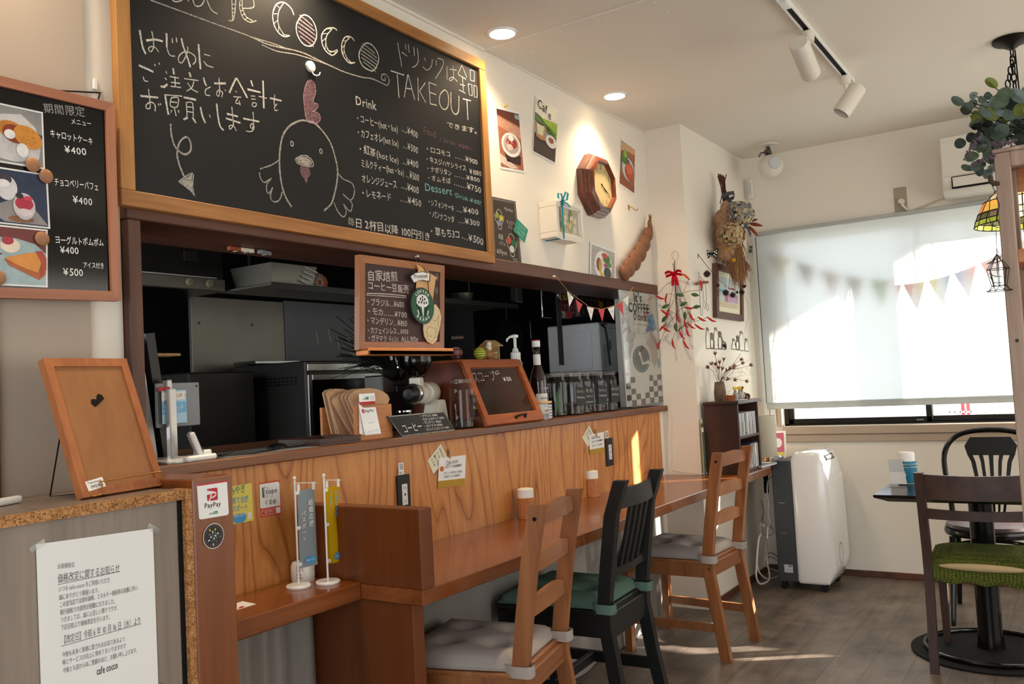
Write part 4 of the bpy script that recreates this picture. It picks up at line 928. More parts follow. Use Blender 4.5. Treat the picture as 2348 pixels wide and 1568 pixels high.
# food photographs held by wooden magnets
def photo(name, lab, cat, fr, quad, border, th=.0006, h0=.0006):
    """quad tl,tr,br,bl; returns a painter that maps unit coordinates (u right, v down)"""
    b = MB('paper'); b.prism(fr, quad, h0, h0+th)
    tl, tr, br, bl = [Vector(q) for q in quad]
    def uv(u, v): return tuple(tl.lerp(tr, u).lerp(bl.lerp(br, u), v))
    def E(m, u, v, ru, rv, k, ang=0, n=22):
        P = []
        for i in range(n):
            a = 2*PI*i/n; x = ru*math.cos(a); y = rv*math.sin(a); P.append(uv(u+x*math.cos(ang)-y*math.sin(ang), v+x*math.sin(ang)+y*math.cos(ang)))
        b.fp(fr, P, h0+th+.0004*k, m)
    def Pl(m, pts, k): b.fp(fr, [uv(*p) for p in pts], h0+th+.0004*k, m)
    def Rc(m, u0, v0, u1, v1, k): Pl(m, [(u0, v0), (u1, v0), (u1, v1), (u0, v1)], k)
    return b, uv, E, Pl, Rc
def cm(c, rough=.35): return mat('print_'+c[1:], c, rough, var=.12, scale=45) if 'print_'+c[1:] not in MATS else MATS['print_'+c[1:]]
FP = FY(1.9715)
lft = lambda p, q: [p, q]
def ext(tr, br, w):
    tr, br = Vector(tr), Vector(br); d0 = (Vector((0.9914,2.0474))-Vector((1.2626,2.0523))).normalized()
    return [tuple(tr+d0*w), tuple(tr), tuple(br), tuple(br+d0*w)]
b, uv, E, Pl, Rc = photo('', '', '', FP, ext((1.0859,1.9893), (1.0874,1.8548), .135), .004)
Rc(cm('#8d8c8a'), .03, .03, .97, .97, 1); Pl(cm('#c9c6c4'), [(.03, .35), (.3, .18), (.62, .12), (.85, .3), (.95, .55), (.9, .85), (.5, .95), (.03, .9)], 2)
Pl(cm('#33405f'), [(.7, .36), (.97, .42), (.97, .48), (.72, .42)], 3); E(cm('#c07a2c'), .45, .42, .22, .15, 4, .2); E(cm('#8a3a1c'), .5, .48, .2, .15, 5, .3); E(cm('#d08a34'), .72, .5, .25, .18, 6, .45); E(cm('#e9e7e2'), .42, .5, .09, .08, 7); E(cm('#e6e4e0'), .62, .74, .1, .12, 8)
for k in range(14): E(cm('#6a3a14'), .58+.28*random.random(), .40+.25*random.random(), .008, .006, 9)
one(b, 'food_photo', 'photo of orange carrot cake slices, topmost on the black menu board', 'photo', 'photos on the black menu board', 0)
b, uv, E, Pl, Rc = photo('', '', '', FP, ext((1.0926,1.8446), (1.096,1.7175), .145), .004)
Rc(cm('#22304c'), .03, .03, .97, .97, 1); Pl(cm('#8f8a88'), [(.6, .45), (.97, .95), (.3, .95), (.03, .75)], 2); E(cm('#8a5a3a'), .55, .88, .2, .06, 3); E(cm('#d8d6d8'), .35, .35, .16, .22, 4); E(cm('#3a3038'), .33, .2, .1, .09, 5); E(cm('#e4e2e4'), .3, .28, .1, .07, 6); E(cm('#c9c2c4'), .6, .65, .17, .24, 7); E(cm('#b02a40'), .6, .6, .14, .12, 8); E(cm('#c83a50'), .66, .5, .07, .04, 9); E(cm('#2c2226'), .53, .47, .06, .05, 9); E(cm('#d8c8cc'), .6, .76, .13, .07, 9)
one(b, 'food_photo', 'photo of berry parfait in a glass, second on the black menu board', 'photo', 'photos on the black menu board', 0)
b, uv, E, Pl, Rc = photo('', '', '', FP, ext((1.0899,1.715), (1.0864,1.5806), .145), .004)
Rc(cm('#9fb4b8'), .03, .03, .97, .97, 1); Pl(cm('#6d2c26'), [(.03, .03), (.97, .03), (.97, .42), (.8, .27), (.5, .2), (.2, .2), (.03, .28)], 2); E(cm('#e6d4c0'), .42, .33, .15, .12, 3); E(cm('#a8283e'), .38, .25, .09, .07, 4)
Pl(cm('#b05a24'), [(.33, .56), (.4, .66), (.86, .88), (.96, .78), (.97, .6), (.6, .55)], 4); Pl(cm('#dc9038'), [(.33, .54), (.7, .43), (.86, .42), (.9, .55), (.84, .76), (.55, .66)], 5); Pl(cm('#b4402c'), [(.8, .4), (.9, .38), (.97, .5), (.97, .7), (.88, .84), (.9, .6)], 6); E(cm('#7a2a4a'), .24, .47, .02, .015, 5); E(cm('#7a2a4a'), .28, .48, .02, .015, 5)
one(b, 'food_photo', 'photo of orange tart on a pale blue plate, lowest on the black menu board', 'photo', 'photos on the black menu board', 0)
mat('knob_wood', '#a0714f', .5, var=.1, scale=30)
for c, lab in (((1.0574,1.8593), 'round wooden magnet at the lower corner of the carrot cake photo'), ((1.0868,1.8382), 'round wooden magnet at the upper corner of the parfait photo'), ((1.074,1.6917), 'round wooden magnet at the upper right of the tart photo'), ((0.9752,1.594), 'round wooden magnet at the left edge of the tart photo')):
    b = MB('knob_wood'); b.lathe((c[0], 1.9712, c[1]), [(.014, 0), (.0165, -.004), (.0165, -.007), (.013, -.0105), (.006, -.012)], 24, (0, 1, 0)); one(b, 'magnet', lab, 'magnet', 'wooden magnets on the menu board')

# ---------------------------------------------------------------- coffee bean chalk sign in front of the hatch
t = thing('coffee_sign', 'small brown chalkboard with coffee bean prices hung below the big chalkboard', 'chalkboard', (2.35, 1.975, 1.44))
F = FY(1.965)
O = [Vector(q) for q in [(2.1238,1.7583),(2.5813,1.7606),(2.5541,1.4482),(2.1021,1.4428)]]; I = inset(O, .0265)
b = MB('pine_x')
for i in range(4):
    j = (i+1) % 4; b.use('pine_x' if i % 2 == 0 else 'pine'); b.prism(F, [tuple(O[i]), tuple(O[j]), tuple(I[j]), tuple(I[i])], -.022, 0)
build(b, 'frame', t)
b = MB('brown_board'); b.prism(F, [tuple(p) for p in inset(O, .02)], -.014, -.004); build(b, 'board_panel', t)
F = FY(1.969)
b = MB('chalk')
def K(s, p0, p1, k, m='chalk_soft'): b.text(F, s, p0, k, m, p1, .0008, jit=.06)
K('自家焙煎', (2.1585,1.6772), (2.3169,1.6848), .040, 'chalk'); K('コーヒー豆販売', (2.1585,1.6473), (2.3707,1.6458), .032, 'chalk')
b.stroke(F, [(2.1525,1.6313),(2.2566,1.6349),(2.3572,1.6339)], .003, .0008, 'chalk'); b.stroke(F, [(2.1495,1.6254),(2.2561,1.6273),(2.3538,1.6274)], .0025, .0008, 'chalk')
K('・ブラジル…¥600', (2.1456,1.5932), (2.3417,1.5933), .027, 'chalk'); K('・モカ……¥700', (2.1437,1.5634), (2.3559,1.5569), .027, 'chalk'); K('・マンデリン…¥850', (2.1417,1.5323), (2.3537,1.5266), .027, 'chalk')
K('・カフェインレス…¥900', (2.1433,1.4987), (2.3581,1.4993), .025, 'chalk'); K('・ガテマラ', (2.1453,1.473), (2.2437,1.473), .024, 'chalk'); K('¥650', (2.2516,1.4731), (2.304,1.4712), .024); K('ALL100g', (2.3185,1.4727), (2.4098,1.4739), .026, 'chalk')
for cx, cz in ((1190, 420), (1180, 590), (1020, 1080)):
    pass
for c in ((2.5373,1.7152), (2.5297,1.6649)): b.ell(F, c, .006, .012, .002, .0008, 'chalk_soft'); b.ell(F, c, .003, .006, .0015, .0008, 'chalk_soft')
build(b, 'chalk_writing', t, 0)
a0, a1 = [(2.106,1.4361),(2.5582,1.4351)]
b = MB('orange_wood'); b.bx(a0[0], a1[0], 1.925, 1.985, a0[1]-.012, a0[1]+.004, .002); b.bx(a0[0], a1[0], 1.925, 1.932, a0[1]-.012, a0[1]+.012, .002); build(b, 'chalk_ledge', t)
# round coffee beans sign and wooden tag
c = (2.4763,1.7906)
t = thing('push_pin', 'white push pin in the brown lintel holding the coffee beans sign', 'pin', (c[0], 2.0, c[1]))
b = MB('white_gloss'); b.lathe((c[0], 2.017, c[1]), [(.0035, 0), (.0035, -.007), (.0052, -.009), (.0052, -.013), (.002, -.0145)], 14, (0, 1, 0)); build(b, 'pin_head', t)
pin = Vector((c[0], 2.007, c[1]-.001))
t = thing('hanging_sign', 'round green coffee beans sign hanging over the brown chalkboard', 'sign', (*(2.4174,1.6018)[:1], 1.945, (2.4174,1.6018)[1]))
F = FY(1.945); S_ = 's5.6,790,560'
rb = [(2.3503,1.7005),(2.3791,1.7157),(2.423,1.724),(2.4695,1.7209),(2.4626,1.6899),(2.4207,1.693),(2.3942,1.6877),(2.3699,1.6777)]
b = MB('black_plastic'); b.prism(F, rb, -.006, 0)
cc = Vector((sum(p[0] for p in rb)/8, sum(p[1] for p in rb)/8)); b.fp(F, [tuple(cc+(Vector(p)-cc)*.90) for p in rb], .0006, 'paper')
b.text(F, 'Premium', (2.3745,1.6946), .021, 'ink', (2.4516,1.7037), .0012); build(b, 'ribbon_plaque', t, 0)
ctr = Vector((2.4147,1.6)); rd = .0625
b = MB('black_plastic'); b.lathe((ctr.x, 1.951, ctr.y), [(rd+.003, 0), (rd+.003, -.006)], 44, (0, 1, 0)); b.fe(F, ctr, rd, rd, .0006, 'sign_green', 44)
wp = [(0, -.048), (.006, -.005), (.022, -.002), (.034, .008), (.032, .026), (.018, .038), (0, .041), (-.018, .038), (-.032, .026), (-.034, .008), (-.022, -.002), (-.006, -.005)]
b.fp(F, [tuple(ctr+Vector(p)) for p in wp], .0010, 'paper')
for x, z in ((-.012, .024), (.012, .024), (0, .031), (-.021, .012), (.021, .012), (-.007, .012), (.008, .010), (0, .020)): b.fe(F, ctr+Vector((x, z)), .0038, .005, .0014, 'ink', 10, x*20)
for sg in (-1, 1): b.stroke(F, [tuple(ctr+Vector(p)) for p in ((sg*.036, .002), (sg*.020, -.010), (sg*.012, -.034))], .006, .0012, 'ink'); b.stroke(F, [tuple(ctr+Vector(p)) for p in ((sg*.030, -.016), (sg*.023, -.032))], .005, .0013, 'paper')
def arc(s, r, a0, a1, k, out=True):
    for i, ch in enumerate(s):
        a = a0+(a1-a0)*i/(len(s)-1); w = glyph(ch)[2]*k*.5
        d = Vector((math.sin(a), math.cos(a))); tdir = -a if out else PI-a
        p = ctr+d*(r if out else r+k*.7); q = Vector((math.cos(tdir), math.sin(tdir))); b.text(F, ch, tuple(p-q*w), k, 'paper', None, .0014, tdir)
BOLD = .02
arc('COFFEE', .046, R(-40), R(40), .0165); arc('BEANS', .043, R(218), R(142), .0165, False)
BOLD = 0
build(b, 'round_plaque', t, 0)
b = MB('matt_black')
for p in ((2.3722,1.7096), (2.4456,1.719)): b.tube([pin, (p[0], 1.944, p[1])], .0017, 5)
for p, q in (((2.3831,1.6828), (2.3771,1.6418)), ((2.4509,1.6941), (2.4526,1.6463))): b.tube([(p[0], 1.9448, p[1]), (q[0], 1.9448, q[1])], .0015, 5)
build(b, 'cords', t)
t = thing('wooden_tag', 'long pale wooden tag behind the green sign with a drawn bird at its foot', 'tag', (*(2.682,1.1172)[:1], 1.956, 1.5))
F = FY(1.957)
b = MB('light_wood'); b.prism(F, [(2.4069,1.75),(2.5225,1.7099),(2.5127,1.7019),(2.4912,1.6305),(2.4961,1.6051),(2.4396,1.5715),(2.3805,1.5968),(2.3984,1.6643),(2.4187,1.7329)], -.004, 0)
pod = [(2.5034,1.6112),(2.5249,1.5921),(2.5333,1.5637),(2.5195,1.5232),(2.5001,1.48),(2.4739,1.4649),(2.4477,1.4736),(2.4315,1.4929),(2.4279,1.5207),(2.4335,1.5489),(2.4634,1.5922)]
mat('tag_wood', '#e3cfa4', .6); b.use('tag_wood'); b.prism(F, pod, -.002, .002); build(b, 'tag_board', t, 0)
b = MB('ink')
for s in ([(2.4787,1.5561),(2.4962,1.5481),(2.5111,1.5629),(2.5185,1.5689),(2.5144,1.5459),(2.5055,1.5199),(2.4901,1.5281)], [(2.4352,1.5126),(2.4476,1.5016),(2.4464,1.4848),(2.4679,1.4739),(2.487,1.4883),(2.4931,1.5083),(2.5066,1.5057),(2.5032,1.4914),(2.487,1.4883)], [(2.4443,1.5156),(2.4585,1.5272),(2.4851,1.5223),(2.4979,1.5112)], [(2.4564,1.499),(2.4647,1.4907),(2.4743,1.4994)]): b.stroke(F, s, .0012, .0026, 'ink')
b.fe(F, (2.4704,1.5366), .004, .003, .0028, 'yellow'); b.fe(F, (2.4873,1.5393), .0012, .0016, .0028, 'ink')
build(b, 'drawing', t, 0)

# ---------------------------------------------------------------- things on the plaster wall right of the chalkboard
F = FY(2.044)
q = [(3.1013,2.5096),(3.2917,2.5279),(3.3124,2.2565),(3.1135,2.2402)]
b, uv, E, Pl, Rc = photo('', '', '', F, q, 0)
Rc(cm('#a8664a'), .03, .03, .97, .97, 1); Pl(cm('#5a2a22'), [(.03, .03), (.97, .03), (.97, .24), (.03, .12)], 2); Pl(cm('#c8947c'), [(.03, .14), (.97, .27), (.97, .45), (.03, .30)], 2); Pl(cm('#8fb0b4'), [(.78, .05), (.95, .06), (.95, .13), (.78, .12)], 3); Pl(cm('#d8c4b4'), [(.03, .75), (.75, .95), (.45, .97), (.03, .90)], 2); Pl(cm('#3a241e'), [(.15, .62), (.9, .75), (.85, .9), (.3, .86)], 2)
E(cm('#e9e6e0'), .52, .58, .40, .20, 3); E(cm('#b9a8a0'), .52, .57, .32, .155, 4); E(cm('#a83a34'), .55, .55, .22, .09, 5); E(cm('#d8c8be'), .45, .62, .12, .05, 6); E(cm('#f0ece6'), .52, .47, .11, .05, 7)
for k in range(14): E(cm('#a83a34' if k % 2 else '#e0d4cc'), .3+.45*random.random(), .5+.16*random.random(), .03, .012, 8, random.random()*3)
one(b, 'food_poster', 'photo poster of a white bowl of red stew, left of the cafe logo poster', 'poster', 'food posters on the plaster wall', 0)
q = [(3.4412,2.6433),(3.6542,2.6305),(3.594,2.3484),(3.3899,2.3672)]
b, uv, E, Pl, Rc = photo('', '', '', F, q, 0, h0=.002)
Rc(cm('#4a3a36'), .02, .02, .98, .98, 1); Pl(cm('#e6e0c8'), [(.02, .02), (.98, .02), (.98, .42), (.02, .28)], 2); Pl(cm('#3f7a34'), [(.02, .3), (.98, .52), (.98, .62), (.02, .40)], 3); Pl(cm('#9ab83a'), [(.25, .33), (.98, .28), (.98, .55)], 4); Pl(cm('#a89484'), [(.02, .42), (.98, .62), (.98, .74), (.02, .64)], 4)
Pl(cm('#e6dcb4'), [(.1, .44), (.4, .44), (.38, .64), (.14, .64)], 6); E(cm('#4a2c1c'), .25, .445, .15, .022, 7); E(cm('#c08a60'), .30, .67, .22, .045, 5); E(cm('#e4e0d8'), .74, .66, .24, .11, 6); E(cm('#9a5a3a'), .74, .64, .12, .05, 7); E(cm('#c99a6a'), .44, .50, .05, .05, 5)
b.text(F, 'Caf', uv(.08, .17), .060, 'ink', uv(.52, .22), .006); b.text(F, 'e', uv(.56, .27), .06, 'ink', uv(.70, .28), .006); b.text(F, 'cocco', uv(.45, .47), .040, 'leaf_dark', uv(.95, .53), .006)
one(b, 'cafe_poster', 'poster with a coffee cup photo under a cream and green cafe logo', 'poster', 'food posters on the plaster wall', 0)
q = [(4.3409,2.6349),(4.5288,2.6116),(4.4791,2.337),(4.2838,2.3667)]
b, uv, E, Pl, Rc = photo('', '', '', F, q, 0)
Rc(cm('#a45c38'), .03, .03, .97, .97, 1); Pl(cm('#c9a078'), [(.03, .03), (.97, .03), (.97, .16), (.3, .2), (.03, .26)], 2); Pl(cm('#8c4a30'), [(.03, .75), (.97, .85), (.97, .97), (.03, .97)], 2); E(cm('#5a6a70'), .52, .55, .46, .27, 3); E(cm('#c9ccc4'), .54, .56, .40, .24, 4); E(cm('#b8492c'), .62, .60, .30, .19, 5); E(cm('#d86a40'), .6, .55, .2, .1, 6); E(cm('#4f7a34'), .28, .38, .2, .12, 6); E(cm('#86b03c'), .3, .28, .12, .08, 7); E(cm('#7a4a2a'), .5, .4, .1, .05, 7)
one(b, 'food_poster', 'photo poster of orange rice in a dark bowl, right of the clock', 'poster', 'food posters on the plaster wall', 0)
q = [(3.9023,2.0073),(4.1907,1.9851),(4.1601,1.7908),(3.8743,1.8139)]
b, uv, E, Pl, Rc = photo('', '', '', F, q, 0, h0=.004)
Rc(cm('#b8b4ac'), .05, .05, .95, .95, 1)
for k in range(6): Rc(cm('#8a8680'), .05, .2+.13*k, .95, .205+.13*k, 2)
E(cm('#e9e6de'), .5, .52, .34, .40, 3); E(cm('#8a4a34'), .33, .52, .10, .18, 4); E(cm('#c9a23a'), .38, .55, .06, .2, 5); E(cm('#4f7a3a'), .62, .32, .14, .12, 5); E(cm('#c0564a'), .55, .24, .12, .07, 6); E(cm('#3a4236'), .66, .68, .14, .15, 5); E(cm('#a8486a'), .58, .5, .07, .06, 6); E(cm('#d8b04a'), .45, .78, .07, .07, 6); E(cm('#5a8a44'), .72, .45, .09, .08, 6)
one(b, 'food_poster', 'photo poster of a white plate of mixed dishes, lowest, below the white shadow box', 'poster', 'food posters on the plaster wall', 0)
c = (3.1764,2.528)
b = MB('yellow'); b.lathe((c[0], 2.044, c[1]), [(.0035, 0), (.003, -.007), (.0055, -.009), (.005, -.013)], 12, (0, 1, 0)); one(b, 'push_pin', 'yellow push pin at the top of the red stew poster', 'pin')
# parfait chalk menu and green note
q = [(3.0145,2.1016),(3.2077,2.1082),(3.2328,1.8202),(3.0116,1.8197)]
b = MB('parfait_board'); F = FY(2.034); b.prism(F, q, -.006, 0); tl, tr, br, bl = [Vector(p) for p in q]
def uv(u, v): return tuple(tl.lerp(tr, u).lerp(bl.lerp(br, u), v))
for d in (.04, .07): b.stroke(F, [uv(d, d*.5), uv(1-d, d*.5), uv(1-d, 1-d*.5), uv(d, 1-d*.5), uv(d, d*.5)], .0022, .0008, 'chalk_soft', False)
b.text(F, 'Parfait', uv(.52, .17), .020, 'chalk', uv(.85, .18), .001); b.text(F, 'チョコバナナ', uv(.55, .37), .020, 'chalk', uv(.98, .38), .001); b.text(F, 'パフェ', uv(.58, .44), .018, 'chalk', uv(.85, .45), .001)
b.text(F, '和風', uv(.2, .62), .026, 'chalk', uv(.38, .63), .001); b.text(F, 'パフェ', uv(.22, .71), .020, 'chalk', uv(.45, .72), .001); b.text(F, '600yen', uv(.12, .85), .030, 'chalk', uv(.48, .86), .001)
for (u, v, s_, cols) in ((.28, .32, 1, ('#8a9a4a', '#c9b84a', '#7a8aa0')), (.68, .68, 1.15, ('#b8503c', '#2f6a44', '#c9c6c0'))):
    b.stroke(F, [uv(u-.17*s_, v-.06*s_), uv(u-.14*s_, v+.02), uv(u-.06*s_, v+.09*s_), uv(u-.05*s_, v+.15*s_), uv(u+.06*s_, v+.15*s_), uv(u+.07*s_, v+.09*s_), uv(u+.15*s_, v+.02), uv(u+.18*s_, v-.06*s_)], .0030, .0008, 'chalk')
    for (du, dv, c) in ((-.07, -.05, cols[0]), (.08, -.02, cols[1]), (0, .06, cols[2])): b.fp(F, [uv(u+du*s_+.075*s_*math.cos(k*.7), v+dv*s_+.05*s_*math.sin(k*.7)) for k in range(9)], .0006, cm(c, .8))
    b.stroke(F, [uv(u-.1*s_, v-.08*s_), uv(u-.03*s_, v-.14*s_), uv(u+.05*s_, v-.13*s_), uv(u+.12*s_, v-.08*s_)], .0028, .0009, 'chalk')
for k in range(3): b.stroke(F, [uv(.80-.06*k, .88), uv(.86-.06*k, .94)], .0025, .0009, 'chalk')
one(b, 'parfait_menu', 'narrow dark parfait chalk menu propped right of the big chalkboard', 'menu', sharp=0)
F = FY(2.026)
b = MB('teal'); b.prism(F, [(3.2024,2.0304),(3.2883,1.9906),(3.253,1.9278),(3.1685,1.9703)], -.0008, 0)
for k, (p, q) in enumerate((((3.2104,2.0043), (3.2619,1.9815)), ((3.1982,1.9874), (3.2561,1.9594)), ((3.1896,1.9709), (3.2403,1.9459)))): b.text(F, ('チョコは', 'プラス100円', 'できます')[k], p, .013, 'chalk', q, .0008)
one(b, 'green_note', 'small teal note turned as a diamond at the edge of the parfait menu', 'note', sharp=0)
# clock
cc = Vector((3.9723,2.3051)); cx, cz = 3.965, 2.298
t = thing('wall_clock', 'octagonal dark wood clock with a cream dial on the plaster wall', 'clock', (cx, 2.045, cz))
def octo(r, y): return [(cx+r*math.cos(PI/8+k*PI/4), y, cz+r*math.sin(PI/8+k*PI/4)) for k in range(8)]
b = MB('clock_wood')
prof = [(.170, 2.044), (.170, 2.012), (.160, 2.006), (.160, 1.997), (.150, 1.990), (.150, 1.978), (.138, 1.970), (.128, 1.966), (.122, 1.972), (.120, 1.990)]
b.rings([octo(r, y) for r, y in reversed(prof)], True, True, False); build(b, 'case', t, 20)
b = MB('paper_cream'); mat('dial', '#d9c38c', .5); b.use('dial'); F = FY(1.9885)
b.fp(F, [(p[0], p[2]) for p in octo(.121, 0)], 0); b.use('ink'); b.ell(F, (cx, cz), .110, .110, .0014, .0006, 'mustard', n=40); b.ell(F, (cx, cz), .082, .082, .001, .0006, 'mustard', n=40)
for k in range(1, 13):
    a = k*PI/6; s = str(k); w = sum(glyph(ch)[2] for ch in s)*.030*.72
    b.text(F, s, (cx+.094*math.sin(a)-w/2, cz+.094*math.cos(a)-.0115), .031, 'ink', None, .001, 0, .72)
build(b, 'dial', t, 0)
b = MB('matt_black')
for a, l, w in ((R(123), .062, .008), (R(118), .096, .005)):
    d = Vector((math.sin(a), math.cos(a))); n = Vector((-d.y, d.x)); o = Vector((cx, cz))
    b.fp(F, [tuple(o-d*.012-n*w*.3), tuple(o+d*l*.7-n*w*.6), tuple(o+d*l), tuple(o+d*l*.7+n*w*.6), tuple(o-d*.012+n*w*.3)], .003)
b.fe(F, (cx, cz), .007, .007, .0036); build(b, 'hands', t, 0)
# shadow box with ribbon
x0, x1, z0, z1 = 3.42, 3.66, 1.965, 2.135
t = thing('shadow_box', 'deep white box frame with a pastel picture, tied with a blue ribbon', 'picture frame', (3.54, 2.04, z0))
b = MB('warm_white'); fr_t = .026
b.bx(x0, x1, 1.952, 2.045, z0, z0+fr_t, .003); b.bx(x0, x1, 1.952, 2.045, z1-fr_t, z1, .003); b.bx(x0, x0+fr_t, 1.952, 2.045, z0+fr_t, z1-fr_t, .003); b.bx(x1-fr_t, x1, 1.952, 2.045, z0+fr_t, z1-fr_t, .003)
build(b, 'frame', t)
b = MB('paper'); F = FY(1.962); b.bx(x0+.02, x1-.02, 1.962, 1.966, z0+.02, z1-.02); random.seed(5)
b.fr_(F, x0+fr_t, x1-fr_t, z0+fr_t, z1-fr_t, .0006, cm('#c4bfa4'))
for k in range(46):
    c = ('#8a9a5c', '#d6cdb4', '#e4dcc8', '#b9a98a', '#a8b48a', '#d8c070', '#c9b0a0')[k % 7]
    b.fe(F, (x0+.045+.15*random.random(), z0+.045+.08*random.random()), .010+.012*random.random(), .008+.012*random.random(), .0008+.00005*k, cm(c), 9, random.random()*3)
build(b, 'picture', t, 0)
b = MB('warm_white'); b.prism(FY(1.949), [(x0-.012, z0-.004), (x0+.04, z0-.010), (x0+.12, z0-.006), (x1+.010, z0-.012), (x1+.016, z0+.05), (x1+.008, z0+.09), (x1+.014, z1+.006), (x1-.08, z1+.010), (x1-.075, z1-.012), (x1-.014, z1-.016), (x1-.014, z0+.014), (x0-.008, z0+.014)], -.002, 0); build(b, 'paper_lace', t, 0)
thin('ribbon_blue', '#3f9fb4', .2)
b = MB('ribbon_blue'); xr = x0+.052
b.bx(xr-.006, xr+.006, 1.9475, 1.9495, z0-.002, z1+.003); b.bx(xr-.006, xr+.006, 1.9475, 2.046, z1+.001, z1+.003); b.bx(xr-.006, xr+.006, 1.9475, 2.046, z0-.003, z0-.001)
for sg, tilt in ((-1, .012), (1, .026)):
    pts = [(xr, 1.944, z1+.004), (xr+sg*.022, 1.938, z1+.020+tilt), (xr+sg*.046, 1.940, z1+.016+tilt), (xr+sg*.040, 1.944, z1+.004+tilt*.3), (xr, 1.944, z1+.002)]
    b.rings([[(p[0], p[1]-.005, p[2]-.002), (p[0], p[1]+.005, p[2]+.002)] for p in pts], False, False)
    pts = [(xr, 1.944, z1), (xr+sg*.02+.016, 1.940, z1-.008), (xr+sg*.03+.03, 1.940, z1-.022)]
    b.rings([[(p[0]-.005, p[1], p[2]-.003), (p[0]+.005, p[1], p[2]+.003)] for p in pts], False, False)
b.ball((xr, 1.943, z1+.003), .006, (1, .7, .8)); build(b, 'ribbon', t, 60)
# hook, wooden pea pod
c = (4.3933,2.2521)
b = MB('brass'); b.bx(c[0]-.005, c[0]+.005, 2.040, 2.046, c[1]-.012, c[1]+.016, .001); b.tube([(c[0], 2.04, c[1]+.008), (c[0], 2.02, c[1]-.004), (c[0]+.004, 2.008, c[1]-.018), (c[0]+.014, 2.002, c[1]-.020), (c[0]+.02, 2.0, c[1]-.008)], .0026, 8)
one(b, 'coat_hook', 'small brass hook on the plaster wall under the orange rice poster', 'hook')
t = thing('pod_ornament', 'brown bean pod shaped ornament hanging slanted in the wall corner', 'ornament', (4.36, 2.0, 1.83))
mat('pod', '#80543a', .7, var=.15, scale=30, bump=.15)
b = MB('pod'); path = [Vector((p[0], 2.012, p[1])) for p in [(4.5777,2.1434),(4.534,2.0882),(4.4793,2.0327),(4.4026,1.9761),(4.323,1.9253),(4.2471,1.8855),(4.2003,1.8536)]]
for i in range(len(path)-1):
    p = path[i].lerp(path[i+1], .5); d = path[i+1]-path[i]; sz = (.040, .050, .056, .058, .054, .046)[i]
    b.ball(p, 1, (sz, .028, max(d.length*.66, .040)), 16, (0, math.atan2(d.x, d.z), 0))
build(b, 'pod_body', t, 60)
b = MB('straw_dark'); p0 = path[0]
b.tube([p0+Vector((.005, 0, -.01)), p0+Vector((.008, -.004, .02)), p0+Vector((.0, -.006, .045)), p0+Vector((.02, -.004, .07))], [.020, .014, .012, .006], 10)
for k in range(5): b.tube([p0+Vector((.012, -.004, .055)), p0+Vector((.0+.012*k-.01, -.008, .09+.006*(k % 2)))], [.003, .0012], 5)
build(b, 'stalk', t)

# ---------------------------------------------------------------- on the pier: chillies (side face), wreath pieces (front face)
px = 4.655
t = thing('chilli_swag', 'hanging swag of red artificial chillies with a red bow on the pier edge', 'swag', (px, 1.90, 1.53))
F = FX(px)
def pp(q, dx=.012): return Vector((px-dx, q[0], q[1]))
b = MB('twig'); stem = [(1.8975,1.9604),(1.9018,1.8559),(1.9031,1.7562),(1.907,1.6569),(1.9109,1.5577)]
b.tube([pp(q, .008) for q in stem], .0022, 6); b.tube([pp(q, .010) for q in [(1.9064,1.9465),(1.9002,1.8807),(1.9021,1.7312)]], .0018, 6)
tips = [(2.0146,1.7699),(1.95,1.7709),(1.9852,1.684),(1.945,1.6853),(1.9666,1.5996),(1.9834,1.5885),(2.0101,1.5102),(1.9326,1.5096),(1.8847,1.5557),(1.8675,1.4999),(1.8449,1.5649),(1.8299,1.5958),(1.8546,1.6151),(1.8234,1.6544),(1.842,1.6882),(1.7687,1.625),(1.7893,1.585),(1.7407,1.7766),(1.8133,1.846),(1.7155,1.6203),(1.8916,1.6506)]
sx = [0]*len(tips)
for i, q in enumerate(tips):
    o = stem[1+i % 4]; m = ((q[0]+o[0])/2, (q[1]+o[1])/2+.012)
    b.tube([pp(o, .010), pp(m, .018), pp(q, .020+.004*(i % 3))], .0011, 5)
ringp = [Vector((px-.004, (1.8933,2.0249)[0]+.020*math.cos(k*.5236), (1.8956,1.9902)[1]+.027*math.sin(k*.5236))) for k in range(12)]
b.tube(ringp, .0008, 5, True)
build(b, 'stems', t)
random.seed(11)
dirs = [(-.5, -.2), (.1, -1), (-.9, -.5), (.3, -1), (.7, -.6), (-.8, -.5), (.2, -1), (-.3, -1), (-.6, -.9), (-.7, -1), (-.5, -1), (-.8, -.6), (-.4, -1), (-.6, -.8), (-.9, -.1), (-.8, -.4), (-.9, -.5), (.1, 1), (.8, .6), (-.9, -.5), (-.3, -.9)]
for i, q in enumerate(tips):
    d = Vector((0, dirs[i][0], dirs[i][1])).normalized(); p = pp(q, .022+.004*(i % 3)); L_ = .048+.012*random.random()
    side = Vector((-.3, -d.z, d.y)).normalized()*.006
    b = MB('chili_orange' if i in (18,) else 'chili'); b.tube([p, p+d*L_*.25+side*.5, p+d*L_*.6+side, p+d*L_*.9+side*.4, p+d*L_], [.0035, .0062, .0056, .0030, .0006], 9); b.use('leaf'); b.lathe(p-d*.002, [(.0014, -.006), (.004, 0), (.0030, .003)], 8, d)
    build(b, 'chilli', t)
